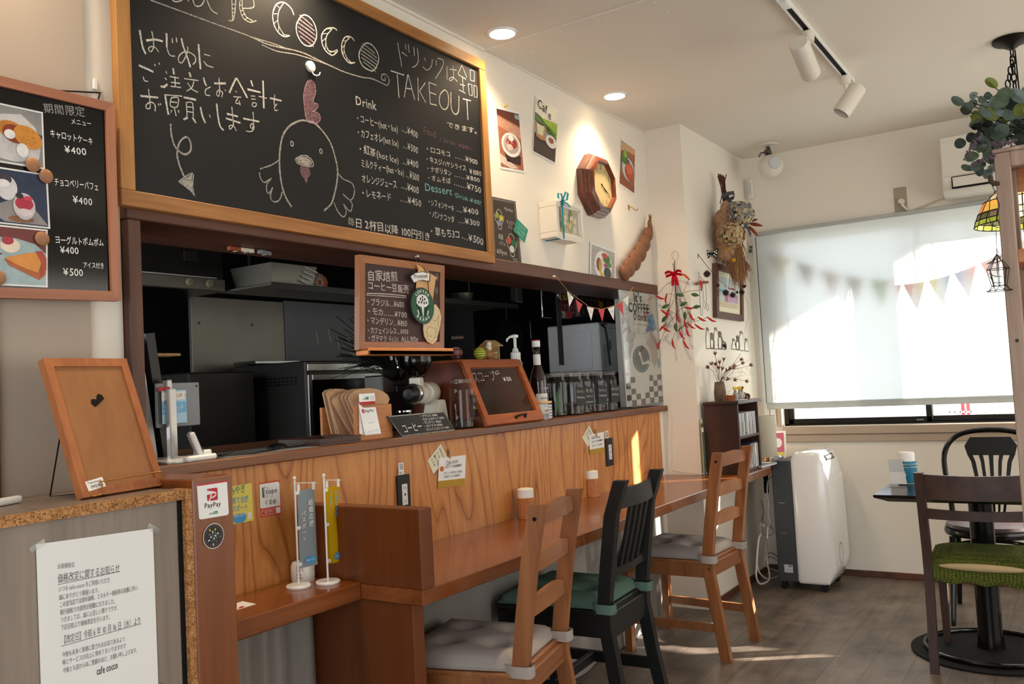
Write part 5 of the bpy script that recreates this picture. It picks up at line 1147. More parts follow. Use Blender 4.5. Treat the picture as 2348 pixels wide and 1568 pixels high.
for q, d in zip([(1.9596,1.7067),(1.859,1.7071),(1.9721,1.6377),(1.909,1.5874),(1.8762,1.7634),(1.8499,1.6469),(1.7826,1.6851),(1.7883,1.7545)], ((1, -.4), (-1, .35), (.7, -.7), (0, -1), (-1, -.3), (0, -1), (-1, .05), (-.8, -.2))):
    b = MB('leaf'); d = Vector((0, d[0], d[1])).normalized(); p = pp(q, .018); n = Vector((1, 0, 0)).cross(d)
    rows = []
    for i in range(6):
        u = i/5; w = .011*math.sin(PI*(u*.92+.05)); c_ = p+d*(.05*(u-.4))+Vector((-.006*math.sin(u*3), 0, 0)); rows.append([c_-n*w, c_+Vector((-.002, 0, 0)), c_+n*w])
    b.rings(rows, False, False); build(b, 'leaf', t, 70)
b = MB('red'); c = pp((1.8997,1.8881), .022); thin('ribbon_red', '#c0182a', .15); b.use('ribbon_red')
for sg in (-1, 1):
    pts = [c, c+Vector((-.01, sg*.028, .012)), c+Vector((-.012, sg*.050, .004)), c+Vector((-.004, sg*.048, -.014)), c+Vector((0, sg*.02, -.006)), c]
    b.rings([[p+Vector((.004, 0, -.007)), p+Vector((-.004, 0, .007))] for p in pts], False, False)
    pts = [c, c+Vector((-.006, sg*.010-.004, -.03)), c+Vector((-.004, sg*.014-.004, -.070))]
    b.rings([[p+Vector((0, -.009, 0)), p+Vector((0, .009, 0))] for p in pts], False, False)
b.ball(c+Vector((-.006, 0, 0)), .009, (.7, 1, 1)); build(b, 'bow', t, 60)

# ---------------------------------------------------------------- things on and before the white pier
PF = 1.820
t = thing('dried_bouquet', 'large bouquet of dried grass and hydrangea hung upside down on the white pier', 'bouquet', (5.15, 1.80, 2.1))
def BQ(l, j=0): return [Vector(p)+Vector((random.uniform(-j, j), 0, 0)) for p in l]
random.seed(3)
mat('stem_red', '#5a2c22', .8)
b = MB('stem_red'); tie = Vector([(5.15,1.7503,2.3988)][0])
for k in range(16):
    a = tie+Vector((random.uniform(-.02, .02), random.uniform(-.012, .014), 0)); e = Vector([(5.15,1.7732,2.5107)][0])+Vector((random.uniform(-.03, .03), random.uniform(-.035, .02), random.uniform(-.01, .02)))
    b.tube([a+(a-e)*.5, a, e], .0032, 5)
build(b, 'stems', t)
mat('grass_straw', '#a98566', .9, var=.3, scale=50)
def tuft(b, base, tip, spread, n, r=.0011):
    base, tip = Vector(base), Vector(tip)
    for k in range(n):
        s0 = Vector([random.gauss(0, spread*.35) for _ in range(3)]); s1 = Vector([random.gauss(0, spread) for _ in range(3)])
        s0.y = min(s0.y, PF-.01-base.y); p1 = tip+s1; p1.y = min(p1.y, PF-.006); m = (base+s0).lerp(p1, .5)+Vector([random.gauss(0, spread*.4) for _ in range(3)]); m.y = min(m.y, PF-.006)
        b.tube([base+s0, m, p1], [r*1.4, r, r*.4], 3)
core = [(5.12,1.7298,2.3025),(5.12,1.7513,2.2256),(5.12,1.7624,2.1416),(5.12,1.7572,2.0555)]
b = MB('grass_straw')
for c, r in zip(core, (.048, .075, .085, .070)):
    c = Vector(c); c.y = min(c.y, PF-r*.9); b.ball(c, r, (1, .9, 1.1), 12)
for k in range(700):
    c = Vector(core[1+k % 3]); d = Vector([random.gauss(0, 1) for _ in range(3)]).normalized(); p = c+d*.080*random.uniform(.8, 1.1); p.y = min(p.y, PF-.004)
    q = p+d*.016+Vector((random.gauss(0, .010), random.gauss(0, .010), -.02)); q.y = min(q.y, PF-.003); b.tube([p, q], [.0012, .0005], 3)
build(b, 'grass_head', t, 60)
b = MB('straw')
for base, tip, sp, n in (([(5.15,1.6916,2.1353)][0], [(5.15,1.6879,1.869)][0], .024, 150), ([(5.15,1.7194,2.1258)][0], [(5.15,1.7102,1.938)][0], .03, 130)): tuft(b, base, tip, sp, n, .0024)
build(b, 'straw_plume', t, 60)
mat('plume_pink', '#9c6f5c', .9, var=.25, scale=40)
b = MB('plume_pink')
for base, tip, sp, n in (([(5.15,1.7454,2.0624)][0], [(5.15,1.7039,1.8708)][0], .024, 160), ([(5.15,1.7554,2.0771)][0], [(5.15,1.7525,1.9564)][0], .026, 130), ([(5.15,1.6737,2)][0], [(5.15,1.6474,1.9121)][0], .016, 60)): tuft(b, base, tip, sp, n, .0018)
build(b, 'pink_plume', t, 60)
mat('petal_cream', '#c9b48c', .8, var=.2, scale=80); mat('petal_blue', '#8b8a88', .8, var=.25, scale=80); mat('petal_tan', '#b99870', .8, var=.2, scale=80)
def florets(c, r, n, mats):
    for k in range(n):
        d = Vector((random.gauss(-.3, 1), random.gauss(-.4, 1), random.gauss(.1, 1))).normalized(); p = c+d*r*random.uniform(.72, 1.15)
        if p.y > PF-.01: continue
        b.use(mats[int(k*len(mats)/n) if random.random() < .8 else random.randrange(len(mats))]); u = d.orthogonal().normalized(); v = d.cross(u); s = random.uniform(.010, .014); a0 = random.random()*3
        for i in range(4):
            a = a0+i*PI/2; e = math.cos(a)*u+math.sin(a)*v; f = -math.sin(a)*u+math.cos(a)*v
            b.rings([[p, p+e*s*.5-f*s*.5+d*.003], [p+e*s*.6+d*.005, p+e*s*1.15+d*.002], [p, p+e*s*.5+f*s*.5+d*.003]], False, False)
b = MB('leaf_dark'); c1 = Vector([(5.04,1.6206,2.2427)][0]); b.ball(c1, .052, (1, 1, 1.2), 10); florets(c1, .066, 330, ['petal_blue', 'petal_blue', 'petal_cream']); b.use('leaf_dark'); c2 = Vector([(5,1.6681,2.1197)][0]); b.ball(c2, .052, (1, 1, 1), 10); florets(c2, .066, 330, ['petal_tan', 'petal_cream', 'petal_tan']); c3 = Vector([(5.08,1.6828,2.3105)][0]); florets(c3, .022, 24, ['petal_blue'])
build(b, 'hydrangea', t, 70)
mat('ribbon_slate', '#4d5157', .8)
b = MB('ribbon_slate')
for l, w in (([(5.1,1.7531,2.378),(5.1,1.717,2.3881),(5.1,1.6792,2.3871),(5.1,1.6756,2.36),(5.1,1.7141,2.3503)], .014), ([(5.1,1.7195,2.3512),(5.1,1.6938,2.3311),(5.1,1.6625,2.3155)], .010), ([(5,1.5966,2.169),(5,1.5772,2.1481),(5,1.5598,2.0994)], .014), ([(5.12,1.7593,2.3929),(5.12,1.736,2.373),(5.12,1.714,2.3747)], .016)):
    b.rings([[Vector(p)+Vector((-.01, 0, -w)), Vector(p)+Vector((.01, 0, w))] for p in l], False, False)
build(b, 'ribbon', t, 70)
mat('leaf_rust', '#8a3a24', .7, var=.3, scale=30)
def leafp(b, p, q, w, bend=.006):
    p, q = Vector(p), Vector(q); d = q-p; n = d.cross(Vector((1, .25, 0))).normalized(); rows = []
    for i in range(6):
        u = i/5; ww = w*math.sin(PI*(u*.9+.06)); c = p+d*u+Vector((-bend*math.sin(PI*u), 0, 0)); rows.append([c-n*ww, c+Vector((-.002, 0, 0)), c+n*ww])
    b.rings(rows, False, False)
b = MB('leaf_rust')
for p, q, w in zip([(5.1,1.6115,2.2023),(5.1,1.6017,2.1903),(5.1,1.5976,2.174),(5.1,1.6057,2.1699)], [(5.1,1.543,2.2051),(5.1,1.5147,2.1619),(5.1,1.5472,2.1041),(5.1,1.5784,2.1451)], (.010, .011, .009, .012)): leafp(b, p, q, w)
b.use('straw')
for p, q, w in zip([(5.1,1.8052,2.1319),(5.1,1.7861,2.0892)], [(5.1,1.7557,2.0533),(5.1,1.7392,2.0564)], (.010, .008)): leafp(b, p, q, w)
build(b, 'leaves', t, 70)
mat('craspedia', '#c98f1e', .85, bump=.4, scale=300)
b = MB('craspedia')
for p in [(5.03,1.71,2.0454),(5.03,1.6829,1.9741)]: b.ball(p, .0125)
b.use('twig')
for p, q in zip([(5.03,1.71,2.0454),(5.03,1.6829,1.9741)], [(5.05,1.7178,2.1141),(5.05,1.7124,2.0346)]): b.tube([p, q], .0015, 5)
build(b, 'yellow_billy_buttons', t)

# butterfly
t = thing('butterfly_ornament', 'black and white paper butterfly on the pier beside the dried bouquet', 'ornament', (5.06, 1.80, 2.03))
b = MB('matt_black'); G = Fr([(4.984,1.8,2.0209)][0], (.55, -.83, 0), (0, 0, 1)); G.n = Vector((-.83, -.55, 0))
def wing(s, m, k, h): b.fp(G, [(s*x*k, z*k) for x, z in ((0, .0), (.018, .022), (.042, .034), (.046, .022), (.036, .006), (.034, -.012), (.020, -.026), (.010, -.018))], h, m)
for s in (-1, 1): wing(s, 'matt_black', 1, 0); wing(s, 'matt_black', 1, -.0008)
for s in (-1, 1):
    for x, z, r in ((.020, .012, .006), (.032, .020, .005), (.030, .004, .006), (.016, -.006, .005), (.024, -.014, .005)): b.fe(G, (s*x, z), r, r*.7, .0006, 'paper', 8, s*.6)
build(b, 'wings', t, 0); b = MB('matt_black'); b.tube([G.p(0, .022, .002), G.p(0, 0, .003), G.p(0, -.022, .002)], [.0015, .003, .001], 6); build(b, 'body', t)
# framed picture
t = thing('framed_picture', 'small picture in a wide brown frame on the white pier', 'picture', (5.3, 1.81, 1.63))
F = FY(PF-.014); O = [Vector(q) for q in [(5.043,1.972),(5.5384,1.9622),(5.4895,1.6337),(4.9975,1.641)]]; I = inset(O, .040)
b = MB('beam_wood')
for i in range(4): j = (i+1) % 4; b.use('beam_wood' if i % 2 == 0 else 'beam_wood_z'); b.prism(F, [tuple(O[i]), tuple(O[j]), tuple(I[j]), tuple(I[i])], -.012, .012)
build(b, 'frame', t)
b = MB('paper_cream'); b.prism(F, [tuple(p) for p in inset(O, .03)], -.008, 0); tl, tr, br, bl = inset(O, .072)
def uv(u, v): return tuple(tl.lerp(tr, u).lerp(bl.lerp(br, u), v))
def R4(m, u0, v0, u1, v1, h): b.fp(F, [uv(u0, v0), uv(u1, v0), uv(u1, v1), uv(u0, v1)], h, m)
R4(cm('#c2ccc8', .8), 0, 0, 1, 1, .0006); R4(cm('#d0c0a0', .8), 0, .82, 1, 1, .0010); R4(cm('#6fa8b8', .8), 0, .42, .35, .50, .0012); R4(cm('#b080a8', .8), .35, .52, .95, .80, .0012); R4(cm('#9c5070', .8), .45, .30, .85, .36, .0012); R4(cm('#c8788a', .8), .3, .58, .45, .78, .0016)
for k in range(6): R4(cm('#e0d8e0', .8), .45+.08*k, .62, .48+.08*k, .86, .0018)
for k in range(4): b.stroke(F, [uv(.55+.04*k, .02), uv(.5+.1*k, .22)], .002, .0012, cm('#5a8088', .8))
build(b, 'painting', t, 0)
# penguin wall stickers
mat('sticker_grey', '#6f6c66', .85)
def penguins(quad, spec, lab):
    b = MB('sticker_grey'); F = FY(PF); tl, tr, br, bl = [Vector(p) for p in quad]
    def uv(u, v): return tuple(tl.lerp(tr, u).lerp(bl.lerp(br, u), v))
    b.prism(F, [uv(0, .97), uv(1, .97), uv(1, 1), uv(0, 1)], .0002, .0004)
    for u, w, top, fill in spec:
        body = [(u-w*.30, top+.02), (u, top-.02), (u+w*.30, top+.03), (u+w*.26, top+.16), (u+w*.5, top+.34), (u+w*.55, .72), (u+w*.42, .98), (u-w*.42, .98), (u-w*.5, .72), (u-w*.45, top+.34), (u-w*.26, top+.16)]
        b.fp(F, [uv(*p) for p in body], .0006, 'sticker_grey' if fill else 'plaster'); b.stroke(F, [uv(*p) for p in body], .0035, .0012, 'sticker_grey', True, True)
        if fill: b.fp(F, [uv(u-w*.30, top+.30), uv(u+w*.12, top+.30), uv(u+w*.22, .70), uv(u+w*.1, .95), uv(u-w*.3, .95), uv(u-w*.38, .7)], .0009, 'plaster')
        b.fp(F, [uv(u-w*.34, top+.05), uv(u-w*.05, top), uv(u+w*.28, top+.06), uv(u+w*.1, top+.14)], .0010, 'sticker_grey')
    return one(b, 'wall_sticker', lab, 'wall sticker', 'penguin wall stickers', 0)
penguins([(4.8616,1.5964),(5.2046,1.5635),(5.1915,1.4531),(4.8509,1.4561)], [(.10, .18, .12, False), (.30, .20, .30, True), (.50, .22, .0, False), (.70, .24, .12, True), (.86, .14, .55, False), (.95, .12, .62, True)], 'grey penguin group sticker on the pier, left of the two')
penguins([(5.3049,1.5878),(5.639,1.5564),(5.6331,1.4414),(5.2795,1.4564)], [(.14, .20, .5, False), (.36, .20, .30, True), (.58, .26, .0, False), (.86, .22, .32, False)], 'grey penguin group sticker on the pier, right of the two')
# wire spoon chime
t = thing('wire_chime', 'little chime of twisted wire spoons on the pier, left of the framed picture', 'ornament', (4.86, 1.80, 1.7))
b = MB('twig'); P = lambda l: [Vector(p) for p in l]
b.tube(P([(4.7572,1.8,1.8927),(4.7666,1.8,1.8683),(4.7339,1.8,1.8357)]), .0012, 5); b.tube(P([(4.7666,1.8,1.8683),(4.832,1.8,1.8478)]), .0012, 5); build(b, 'hanger', t)
b = MB('pod'); l = P([(4.7113,1.8,1.8216),(4.7882,1.8,1.8345),(4.8876,1.8,1.8441)]); b.tube(l, [.008, .009, .008], 8)
for p in l: b.ball(p, .0105, (1.2, .8, .7), 8)
build(b, 'twig_bar', t)
for l in ([(4.7518,1.8,1.8219),(4.7508,1.8,1.7767),(4.7489,1.8,1.7264),(4.7488,1.8,1.6864)], [(4.8077,1.8,1.8283),(4.8071,1.8,1.7852),(4.8043,1.8,1.7294)], [(4.8572,1.8,1.8317),(4.8547,1.8,1.7779),(4.8509,1.8,1.7165)]):
    b = MB('black_wire'); l = P(l); e = l[-1]; b.tube(l, .0013, 5); b.tube([e+Vector((.018*math.cos(a*.524-1.57), -.004, -.022+.022*math.sin(a*.524+1.57))) for a in range(13)], .0011, 5, True); build(b, 'spoon', t)
# hanging alder cone twig
t = thing('cone_twig', 'bare twig with dark cones hanging across the framed picture', 'garland', (5.0, 1.77, 1.9))
b = MB('twig'); b.tube([(4.6693,1.765,1.9854),(4.7067,1.765,1.9692),(4.8285,1.765,1.9173),(4.9636,1.765,1.869),(5.1142,1.765,1.8272)], [.0024, .002, .0016, .0014, .001], 5); b.tube([(4.6761,1.765,1.9861),(4.665,1.765,1.9603)], .002, 5)
cones = [(4.7941,1.765,1.8816),(4.9633,1.765,1.8275),(5.092,1.765,1.7913),(5.2162,1.765,1.7854),(5.3014,1.765,1.8068),(5.394,1.765,1.8125),(5.4451,1.765,1.8547)]
for a, p in zip([(4.8066,1.765,1.9129),(4.9636,1.765,1.869),(5.1067,1.765,1.8691),(5.2247,1.765,1.8291),(5.36,1.765,1.8518),(5.3968,1.765,1.8681),(5.4369,1.765,1.8989)], cones): b.tube([a, p], .0009, 5)
b.tube([(5.1142,1.765,1.8272),(5.3113,1.765,1.8567),(5.4369,1.765,1.8989)], .0009, 5); b.tube([(5.4186,1.765,1.8084),(5.4941,1.765,1.7568),(5.4953,1.765,1.6782),(5.403,1.765,1.5639)], .0007, 4); build(b, 'twigs', t)
mat('cone', '#3a201a', .85, bump=.6, scale=220)
for i, p in enumerate(cones):
    b = MB('cone'); r = (.020, .011, .019, .017, .009, .017, .013)[i]; b.ball(p, r*.8, (1, 1, 1), 12)
    for k in range(40):
        z = 1-2*(k+.5)/40; a = k*2.4; s = math.sqrt(1-z*z); d = Vector((s*math.cos(a), s*math.sin(a), z)); b.cyl(Vector(p)+d*r*.7, Vector(p)+d*r*1.15, r*.16, r*.05, 5)
    build(b, 'cone', t)
# sensor and little knobs in the corner
b = MB('warm_white'); z1, z0 = (1.7873,2.6037)[1], (1.7789,2.463)[1]; y = (1.7893,2.5744)[0]
b.bx(5.735, 5.764, y-.030, y+.005, z0, z1, .006); b.use('light_grey'); b.bx(5.733, 5.737, y-.022, y-.004, z0+.03, z1-.03, .001); one(b, 'door_sensor', 'slim white sensor box high in the corner by the dried bouquet', 'sensor')
for q, r, lab in (((1.8063,2.1169), .011, 'grey round knob on the wall corner, lower one'), ((1.8016,2.1427), .009, 'grey round knob on the wall corner, upper one')):
    b = MB('steel_dull'); b.lathe((5.766, q[0], q[1]), [(r*.6, 0), (r, -.008), (r, -.014), (r*.5, -.018)], 16, (1, 0, 0)); one(b, 'blind_knob', lab, 'knob')

# ---------------------------------------------------------------- book shelf on the bar table
t = thing('disc_shelf', 'small dark brown two tier shelf of music discs on the bar table', 'shelf', (4.88, 1.70, .747))
b = MB('shelf_wood'); b.bx(4.700, 4.716, 1.605, 1.800, .7475, 1.132, .002); build(b, 'side_panel', t)
b = MB('shelf_wood'); b.bx(5.050, 5.066, 1.605, 1.800, .7475, 1.132, .002); build(b, 'side_panel', t)
b = MB('shelf_wood'); b.bx(4.716, 5.050, 1.790, 1.798, .76, 1.132); build(b, 'back_panel', t)
b = MB('dark_wood_x'); b.use('shelf_wood'); b.bx(4.692, 5.115, 1.596, 1.802, 1.132, 1.150, .002); build(b, 'top_board', t)
for z in (.7475, .938):
    b = MB('shelf_wood'); b.bx(4.716, 5.050, 1.606, 1.790, z, z+.014, .001); build(b, 'shelf_board', t)
sp_c = ['#c9c8c4', '#b4b6b8', '#dcdad4', '#8f9296', '#d2cdbf', '#6d6f74', '#e6e4df', '#a9a59c', '#c4c9cc', '#55585e']
for c in sp_c: mat('spine_'+c[1:], c, .25, coat=.3)
def discs(z, x0, x1, h, dy, grp, words, skip=()):
    x = x0; k = 0
    while x < x1-.009:
        w = .0098 if k % 5 else .0145
        b = MB('spine_'+sp_c[(k*7+int(z*100)) % 10][1:]); hh = h*(1 if k % 4 else .985)
        b.bx(x, x+w-.0006, 1.615+dy*(k % 3), 1.74, z, z+hh, .0006, 1); b.use('spine_'+sp_c[(k*3+1) % 10][1:]); b.bx(x+.001, x+w-.0016, 1.6145+dy*(k % 3), 1.62, z+hh*.15, z+hh*.6)
        one(b, 'disc_case', f'{words} {["pale","grey","white","silver","cream"][k % 5]} spine, '+('at the left end' if k == 0 else f'counted {k+1} from the left'), 'disc', grp); x += w; k += 1
discs(.952, 4.720, 5.044, .128, .002, 'music discs on the upper tier', 'upper tier disc case with')
discs(.762, 4.720, 4.985, .118, .002, 'music discs on the lower tier', 'lower tier disc case with')
discs(.762, 4.990, 5.046, .135, .001, 'tall cases on the lower tier', 'taller lower tier case with')
b = MB('matt_black'); mat('navy', '#1a1d33', .8); b.use('navy'); b.box((4.86, 1.675, .886), (.22, .10, .007), (R(2), R(-2), R(5)), .002); b.box((4.98, 1.67, .898), (.11, .09, .004), (0, R(-5), R(-8)), .001); one(b, 'cloth_pouch', 'dark blue cloth lying over the lower row of discs', 'cloth')
# boards slid between pier and shelf
for k, (c, lab) in enumerate((('paper_cream', 'cream'), ('leaf_lime', 'lime edged'), ('paper', 'white'), ('leaf_dull', 'grey green'))):
    b = MB(c); b.box((4.685-.004*k, 1.813-.0035*k, .747+.155-.012*k), (.03, .0022, .31-.024*k), (0, 0, R(2))); one(b, 'thin_board', f'{lab} thin board standing between the pier and the disc shelf', 'board', 'thin boards beside the disc shelf')
# on the shelf top, z 1.150
ZT = 1.150
x, y = 4.755, 1.735
t = thing('egg_basket', 'small wicker basket with a white hen on the disc shelf top', 'basket', (4.735, 1.655, ZT))
cx, cy = 4.735, 1.655
mat('wicker', '#a8683a', .8, bump=.8, scale=160)
b = MB('wicker'); b.lathe((cx, cy, ZT), [(.022, 0), (.024, .004), (.031, .030), (.033, .033), (.030, .034), (.022, .008)], 22)
for k in range(22):
    a = k*2*PI/22; b.tube([(cx+.0235*math.cos(a), cy+.0235*math.sin(a), ZT+.004), (cx+.0325*math.cos(a), cy+.0325*math.sin(a), ZT+.033)], .0016, 5)
for z, r in ((.010, .0265), (.018, .029), (.026, .0312)): b.tube([(cx+r*math.cos(k*.2856), cy+r*math.sin(k*.2856), ZT+z) for k in range(22)], .0014, 5, True)
build(b, 'basket_body', t)
t = thing('hen_figure', 'tiny white hen figure sitting in the wicker basket', 'figurine', (cx, cy, ZT+.012))
b = MB('white_gloss'); b.ball((cx-.006, cy, ZT+.034), .016, (1.2, .9, .9)); b.ball((cx-.016, cy-.003, ZT+.046), .008); build(b, 'body', t); b = MB('red'); b.ball((cx-.016, cy-.003, ZT+.054), .004, (1, .5, 1)); build(b, 'comb', t)
mat('egg', '#d8a878', .5)
b = MB('egg'); b.ball((cx+.015, cy-.006, ZT+.030), .010, (1, 1, 1.2)); one(b, 'tiny_egg', 'tiny brown egg beside the hen in the basket', 'egg')
t = thing('flower_vase', 'rustic grey brown vase of dried red flowers on the disc shelf', 'vase', (4.800, 1.735, ZT))
mat('stoneware', '#6a5648', .8, var=.25, scale=25, bump=.3)
vx, vy = 4.800, 1.735
b = MB('stoneware'); b.lathe((vx, vy, ZT), [(.030, 0), (.033, .01), (.034, .05), (.030, .085), (.0265, .105), (.028, .110), (.024, .110), (.022, .09)], 24); build(b, 'vase_body', t)
random.seed(21)
mat('dry_red', '#6a3a2c', .85, var=.3, scale=60)
heads = [(4.545,1.7,1.339),(4.6017,1.7,1.3575),(4.662,1.7,1.3522),(4.7263,1.7,1.3614),(4.7934,1.7,1.3782),(4.7069,1.7,1.3322),(4.7623,1.7,1.3266),(4.825,1.7,1.3157),(4.8782,1.7,1.325),(4.9389,1.7,1.3292),(4.956,1.7,1.3392),(5.0881,1.7,1.3793),(5.1077,1.7,1.3584),(5.2607,1.7,1.3465),(4.9487,1.7,1.263),(5.1588,1.7,1.2528),(4.8229,1.7,1.266),(4.6657,1.7,1.4103)]
b = MB('twig')
for i, h in enumerate(heads):
    h = Vector(h); o = Vector((vx+random.uniform(-.012, .012), vy+random.uniform(-.012, .012), ZT+.10)); m = o.lerp(h, .5)+Vector((0, 0, .03 if h.z > ZT+.08 else .07)); b.tube([o, m, h], .0011, 5)
b.tube([(vx, vy, ZT+.1), Vector([(5.0959,1.7,1.4184)][0])], .0012, 5); b.tube([(vx, vy, ZT+.1), Vector([(4.6657,1.7,1.4103)][0]), Vector([(4.6489,1.7,1.4685)][0])], .0008, 5)
for k in range(26):
    p = Vector([(5.049,1.7,1.302)][0])+Vector([random.gauss(0, .022) for _ in range(3)]); q = p+Vector([random.gauss(0, .02) for _ in range(3)]); b.tube([p, (p+q)/2+Vector((0, 0, .008)), q], .0005, 3)
build(b, 'stems', t)
for i, h in enumerate(heads):
    b = MB('dry_red'); h = Vector(h); o = Vector((vx, vy, ZT+.08)); d = (h-o).normalized(); u = d.orthogonal().normalized(); v = d.cross(u)
    for k in range(6):
        a = k*PI/3+random.random()*.4; e = math.cos(a)*u+math.sin(a)*v; f = d.cross(e)
        b.rings([[h-f*.001, h+f*.001], [h+d*.010+e*.007-f*.0038, h+d*.010+e*.007+f*.0038], [h+d*.020+e*.015-f*.0005, h+d*.020+e*.015+f*.0005]], False, False)
    b.ball(h, .0035); build(b, 'flower', t, 70)
def bird(x, y, c, tuftc, lab):
    t = thing('bird_vase', lab, 'figurine', (x, y, ZT+.004)); b = MB(c); b.lathe((x, y, ZT+.004), [(.010, 0), (.017, .010), (.018, .024), (.012, .036), (.008, .044), (.009, .050), (.004, .056)], 18); b.use('orange'); b.cyl((x-.008, y-.003, ZT+.052), (x-.017, y-.006, ZT+.051), .0025, .0005, 6); build(b, 'bird_body', t)
    b = MB(tuftc)
    for k in range(9): b.ball((x+.012*math.cos(k*2.4)*(k/9), y+.012*math.sin(k*2.4)*(k/9), ZT+.066+.005*math.cos(k)), .007)
    build(b, 'flower_tuft', t)
mat('ceramic_grey', '#9a9a98', .4)
b = MB('paper'); b.box((4.885, 1.655, ZT+.002), (.10, .05, .003), (0, 0, R(-14))); one(b, 'small_mat', 'thin pale mat under the bird vases on the disc shelf', 'mat')
bird(4.865, 1.668, 'ceramic_grey', 'yellow_paper', 'grey bird shaped vase with cream blossoms on the disc shelf')
bird(4.888, 1.650, 'ceramic_grey', 'yellow', 'grey bird shaped vase with yellow blossoms on the disc shelf')
bird(4.915, 1.648, 'ceramic_grey', 'dry_red', 'grey bird shaped vase with small red blossoms on the disc shelf')
for k, (x, y, r) in enumerate(((4.952, 1.650, .016), (5.028, 1.655, .018))):
    b = MB('cone'); b.ball((x, y, ZT+r*.9), r*.85, (1.2, 1, .95), 12)
    for i in range(50):
        z = 1-2*(i+.5)/50; a = i*2.4; s = math.sqrt(1-z*z); d = Vector((s*math.cos(a)*1.2, s*math.sin(a), z)); b.cyl(Vector((x, y, ZT+r*.9))+d*r*.75, Vector((x, y, ZT+r*.9))+d*r*1.08, .0035, .001, 5)
    one(b, 'pine_cone', ('dark pine cone left of the little clay duck', 'dark pine cone at the right end of the shelf top')[k], 'pine cone', 'pine cones on the disc shelf')
t = thing('clay_duck', 'tiny terracotta duck between two pine cones on the disc shelf', 'figurine', (4.99, 1.650, ZT))
mat('terracotta', '#b4683a', .7)
b = MB('terracotta'); b.ball((4.992, 1.650, ZT+.011), .013, (1.4, .8, .85)); b.tube([(4.980, 1.650, ZT+.014), (4.974, 1.648, ZT+.026), (4.972, 1.648, ZT+.034)], [.005, .0035, .004], 8); b.ball((4.971, 1.648, ZT+.036), .0055); build(b, 'body', t); b = MB('twig'); b.cyl((4.967, 1.647, ZT+.036), (4.960, 1.645, ZT+.035), .002, .0006, 6); build(b, 'beak', t)

# ---------------------------------------------------------------- lamp, frame and book at the end of the bar
lx, ly = 5.36, 1.665
t = thing('table_lamp', 'small lamp with tall white paper cylinder shade at the bar end', 'lamp', (lx, ly, .747))
thin('lamp_shade_paper', '#ddd8c8', .35)
b = MB('lamp_shade_paper'); b.lathe((lx, ly, 0), [(.064, .782), (.064, 1.035)], 40, (0, 0, 1), False); b.lathe((lx, ly, 0), [(.0625, 1.035), (.0625, .782)], 40, (0, 0, 1), False); build(b, 'lamp_shade', t)
b = MB('brass'); b.lathe((lx, ly, .747), [(.05, 0), (.05, .006), (.012, .010), (.010, .03), (.012, .07), (.004, .075)], 24)
for k in range(3): a = k*2.1; b.tube([(lx, ly, .80), (lx+.063*math.cos(a), ly+.063*math.sin(a), .80)], .0016, 5)
build(b, 'base', t)
t = thing('photo_frame', 'white framed pink picture leaning at the window end of the bar', 'picture frame', (5.60, 1.69, .747))
G = Fr((5.565, 1.705, .748), (.5, -.86, 0), (.25, .05, 1)); G.n = -G.u.cross(G.v) if G.u.cross(G.v).x > 0 else G.u.cross(G.v)
b = MB('white_plastic'); w_, h_ = .10, .175
for a0, a1, b0, b1 in ((0, w_, 0, .012), (0, w_, h_-.012, h_), (0, .012, .012, h_-.012), (w_-.012, w_, .012, h_-.012)): b.prism(G, [(a0, b0), (a1, b0), (a1, b1), (a0, b1)], -.004, .006)
build(b, 'frame', t); b = MB('pink'); b.prism(G, [(.01, .01), (w_-.01, .01), (w_-.01, h_-.01), (.01, h_-.01)], -.003, 0); b.fp(G, [(.012, .012), (w_-.012, .012), (w_-.012, .04), (.012, .04)], .0006, 'yellow_paper'); b.fe(G, (.05, .10), .025, .03, .0008, 'paper'); build(b, 'print', t, 0)
b = MB('grey_plastic'); b.box((5.125, 1.622, .754), (.24, .085, .013), (0, 0, R(-4)), .002); b.use('light_grey'); b.box((5.123, 1.600, .754), (.236, .045, .008), (0, 0, R(-4))); one(b, 'grey_book', 'flat grey book lying on the bar table beside the lamp', 'book')

# ---------------------------------------------------------------- air cooler on wheels
t = thing('air_cooler', 'tall white and dark grey air cooler on wheels below the window sill', 'air cooler', (5.42, 1.44, 0))
fx = Fr((5.255, 0, 0), (0, 1, 0), (0, 0, 1), (-1, 0, 0))
b = MB('grey_side'); b.prism(fx, [(1.495, .050), (1.612, .050), (1.612, .735), (1.600, .758), (1.575, .766), (1.495, .766)], -.345, 0, .006)
b.use('silver')
for z in (.150, .335, .515): b.bx(5.2535, 5.2555, 1.545, 1.578, z, z+.0025)
b.use('light_grey'); b.bx(5.2538, 5.2552, 1.522, 1.572, .105, .150); b.use('ink_soft'); b.bx(5.2534, 5.2540, 1.527, 1.548, .138, .146); b.bx(5.2534, 5.2540, 1.527, 1.566, .112, .114); b.bx(5.2534, 5.2540, 1.527, 1.566, .122, .124)
build(b, 'rear_body', t)
b = MB('white_gloss'); prof = [(1.498, .042), (1.498, .770), (1.488, .798), (1.466, .814), (1.345, .818), (1.325, .806), (1.296, .745), (1.283, .66), (1.276, .40), (1.273, .17), (1.275, .115), (1.318, .050), (1.325, .042)]
b.prism(fx, prof, -.352, .006, .022, 3); build(b, 'front_shell', t, 50)
b = MB('black_plastic'); p0, p1 = Vector((5.42, 1.325, .806)), Vector((5.42, 1.296, .745)); d = (p1-p0).normalized(); n = Vector((0, -abs(d.z), -d.y*-1)).normalized(); n = Vector((1, 0, 0)).cross(d); n = n if n.y < 0 else -n
q = p0+d*.034+n*.002; M3 = Matrix((Vector((1, 0, 0)), d, n)).transposed()
b.box(q, (.19, .034, .006), M3, .002)
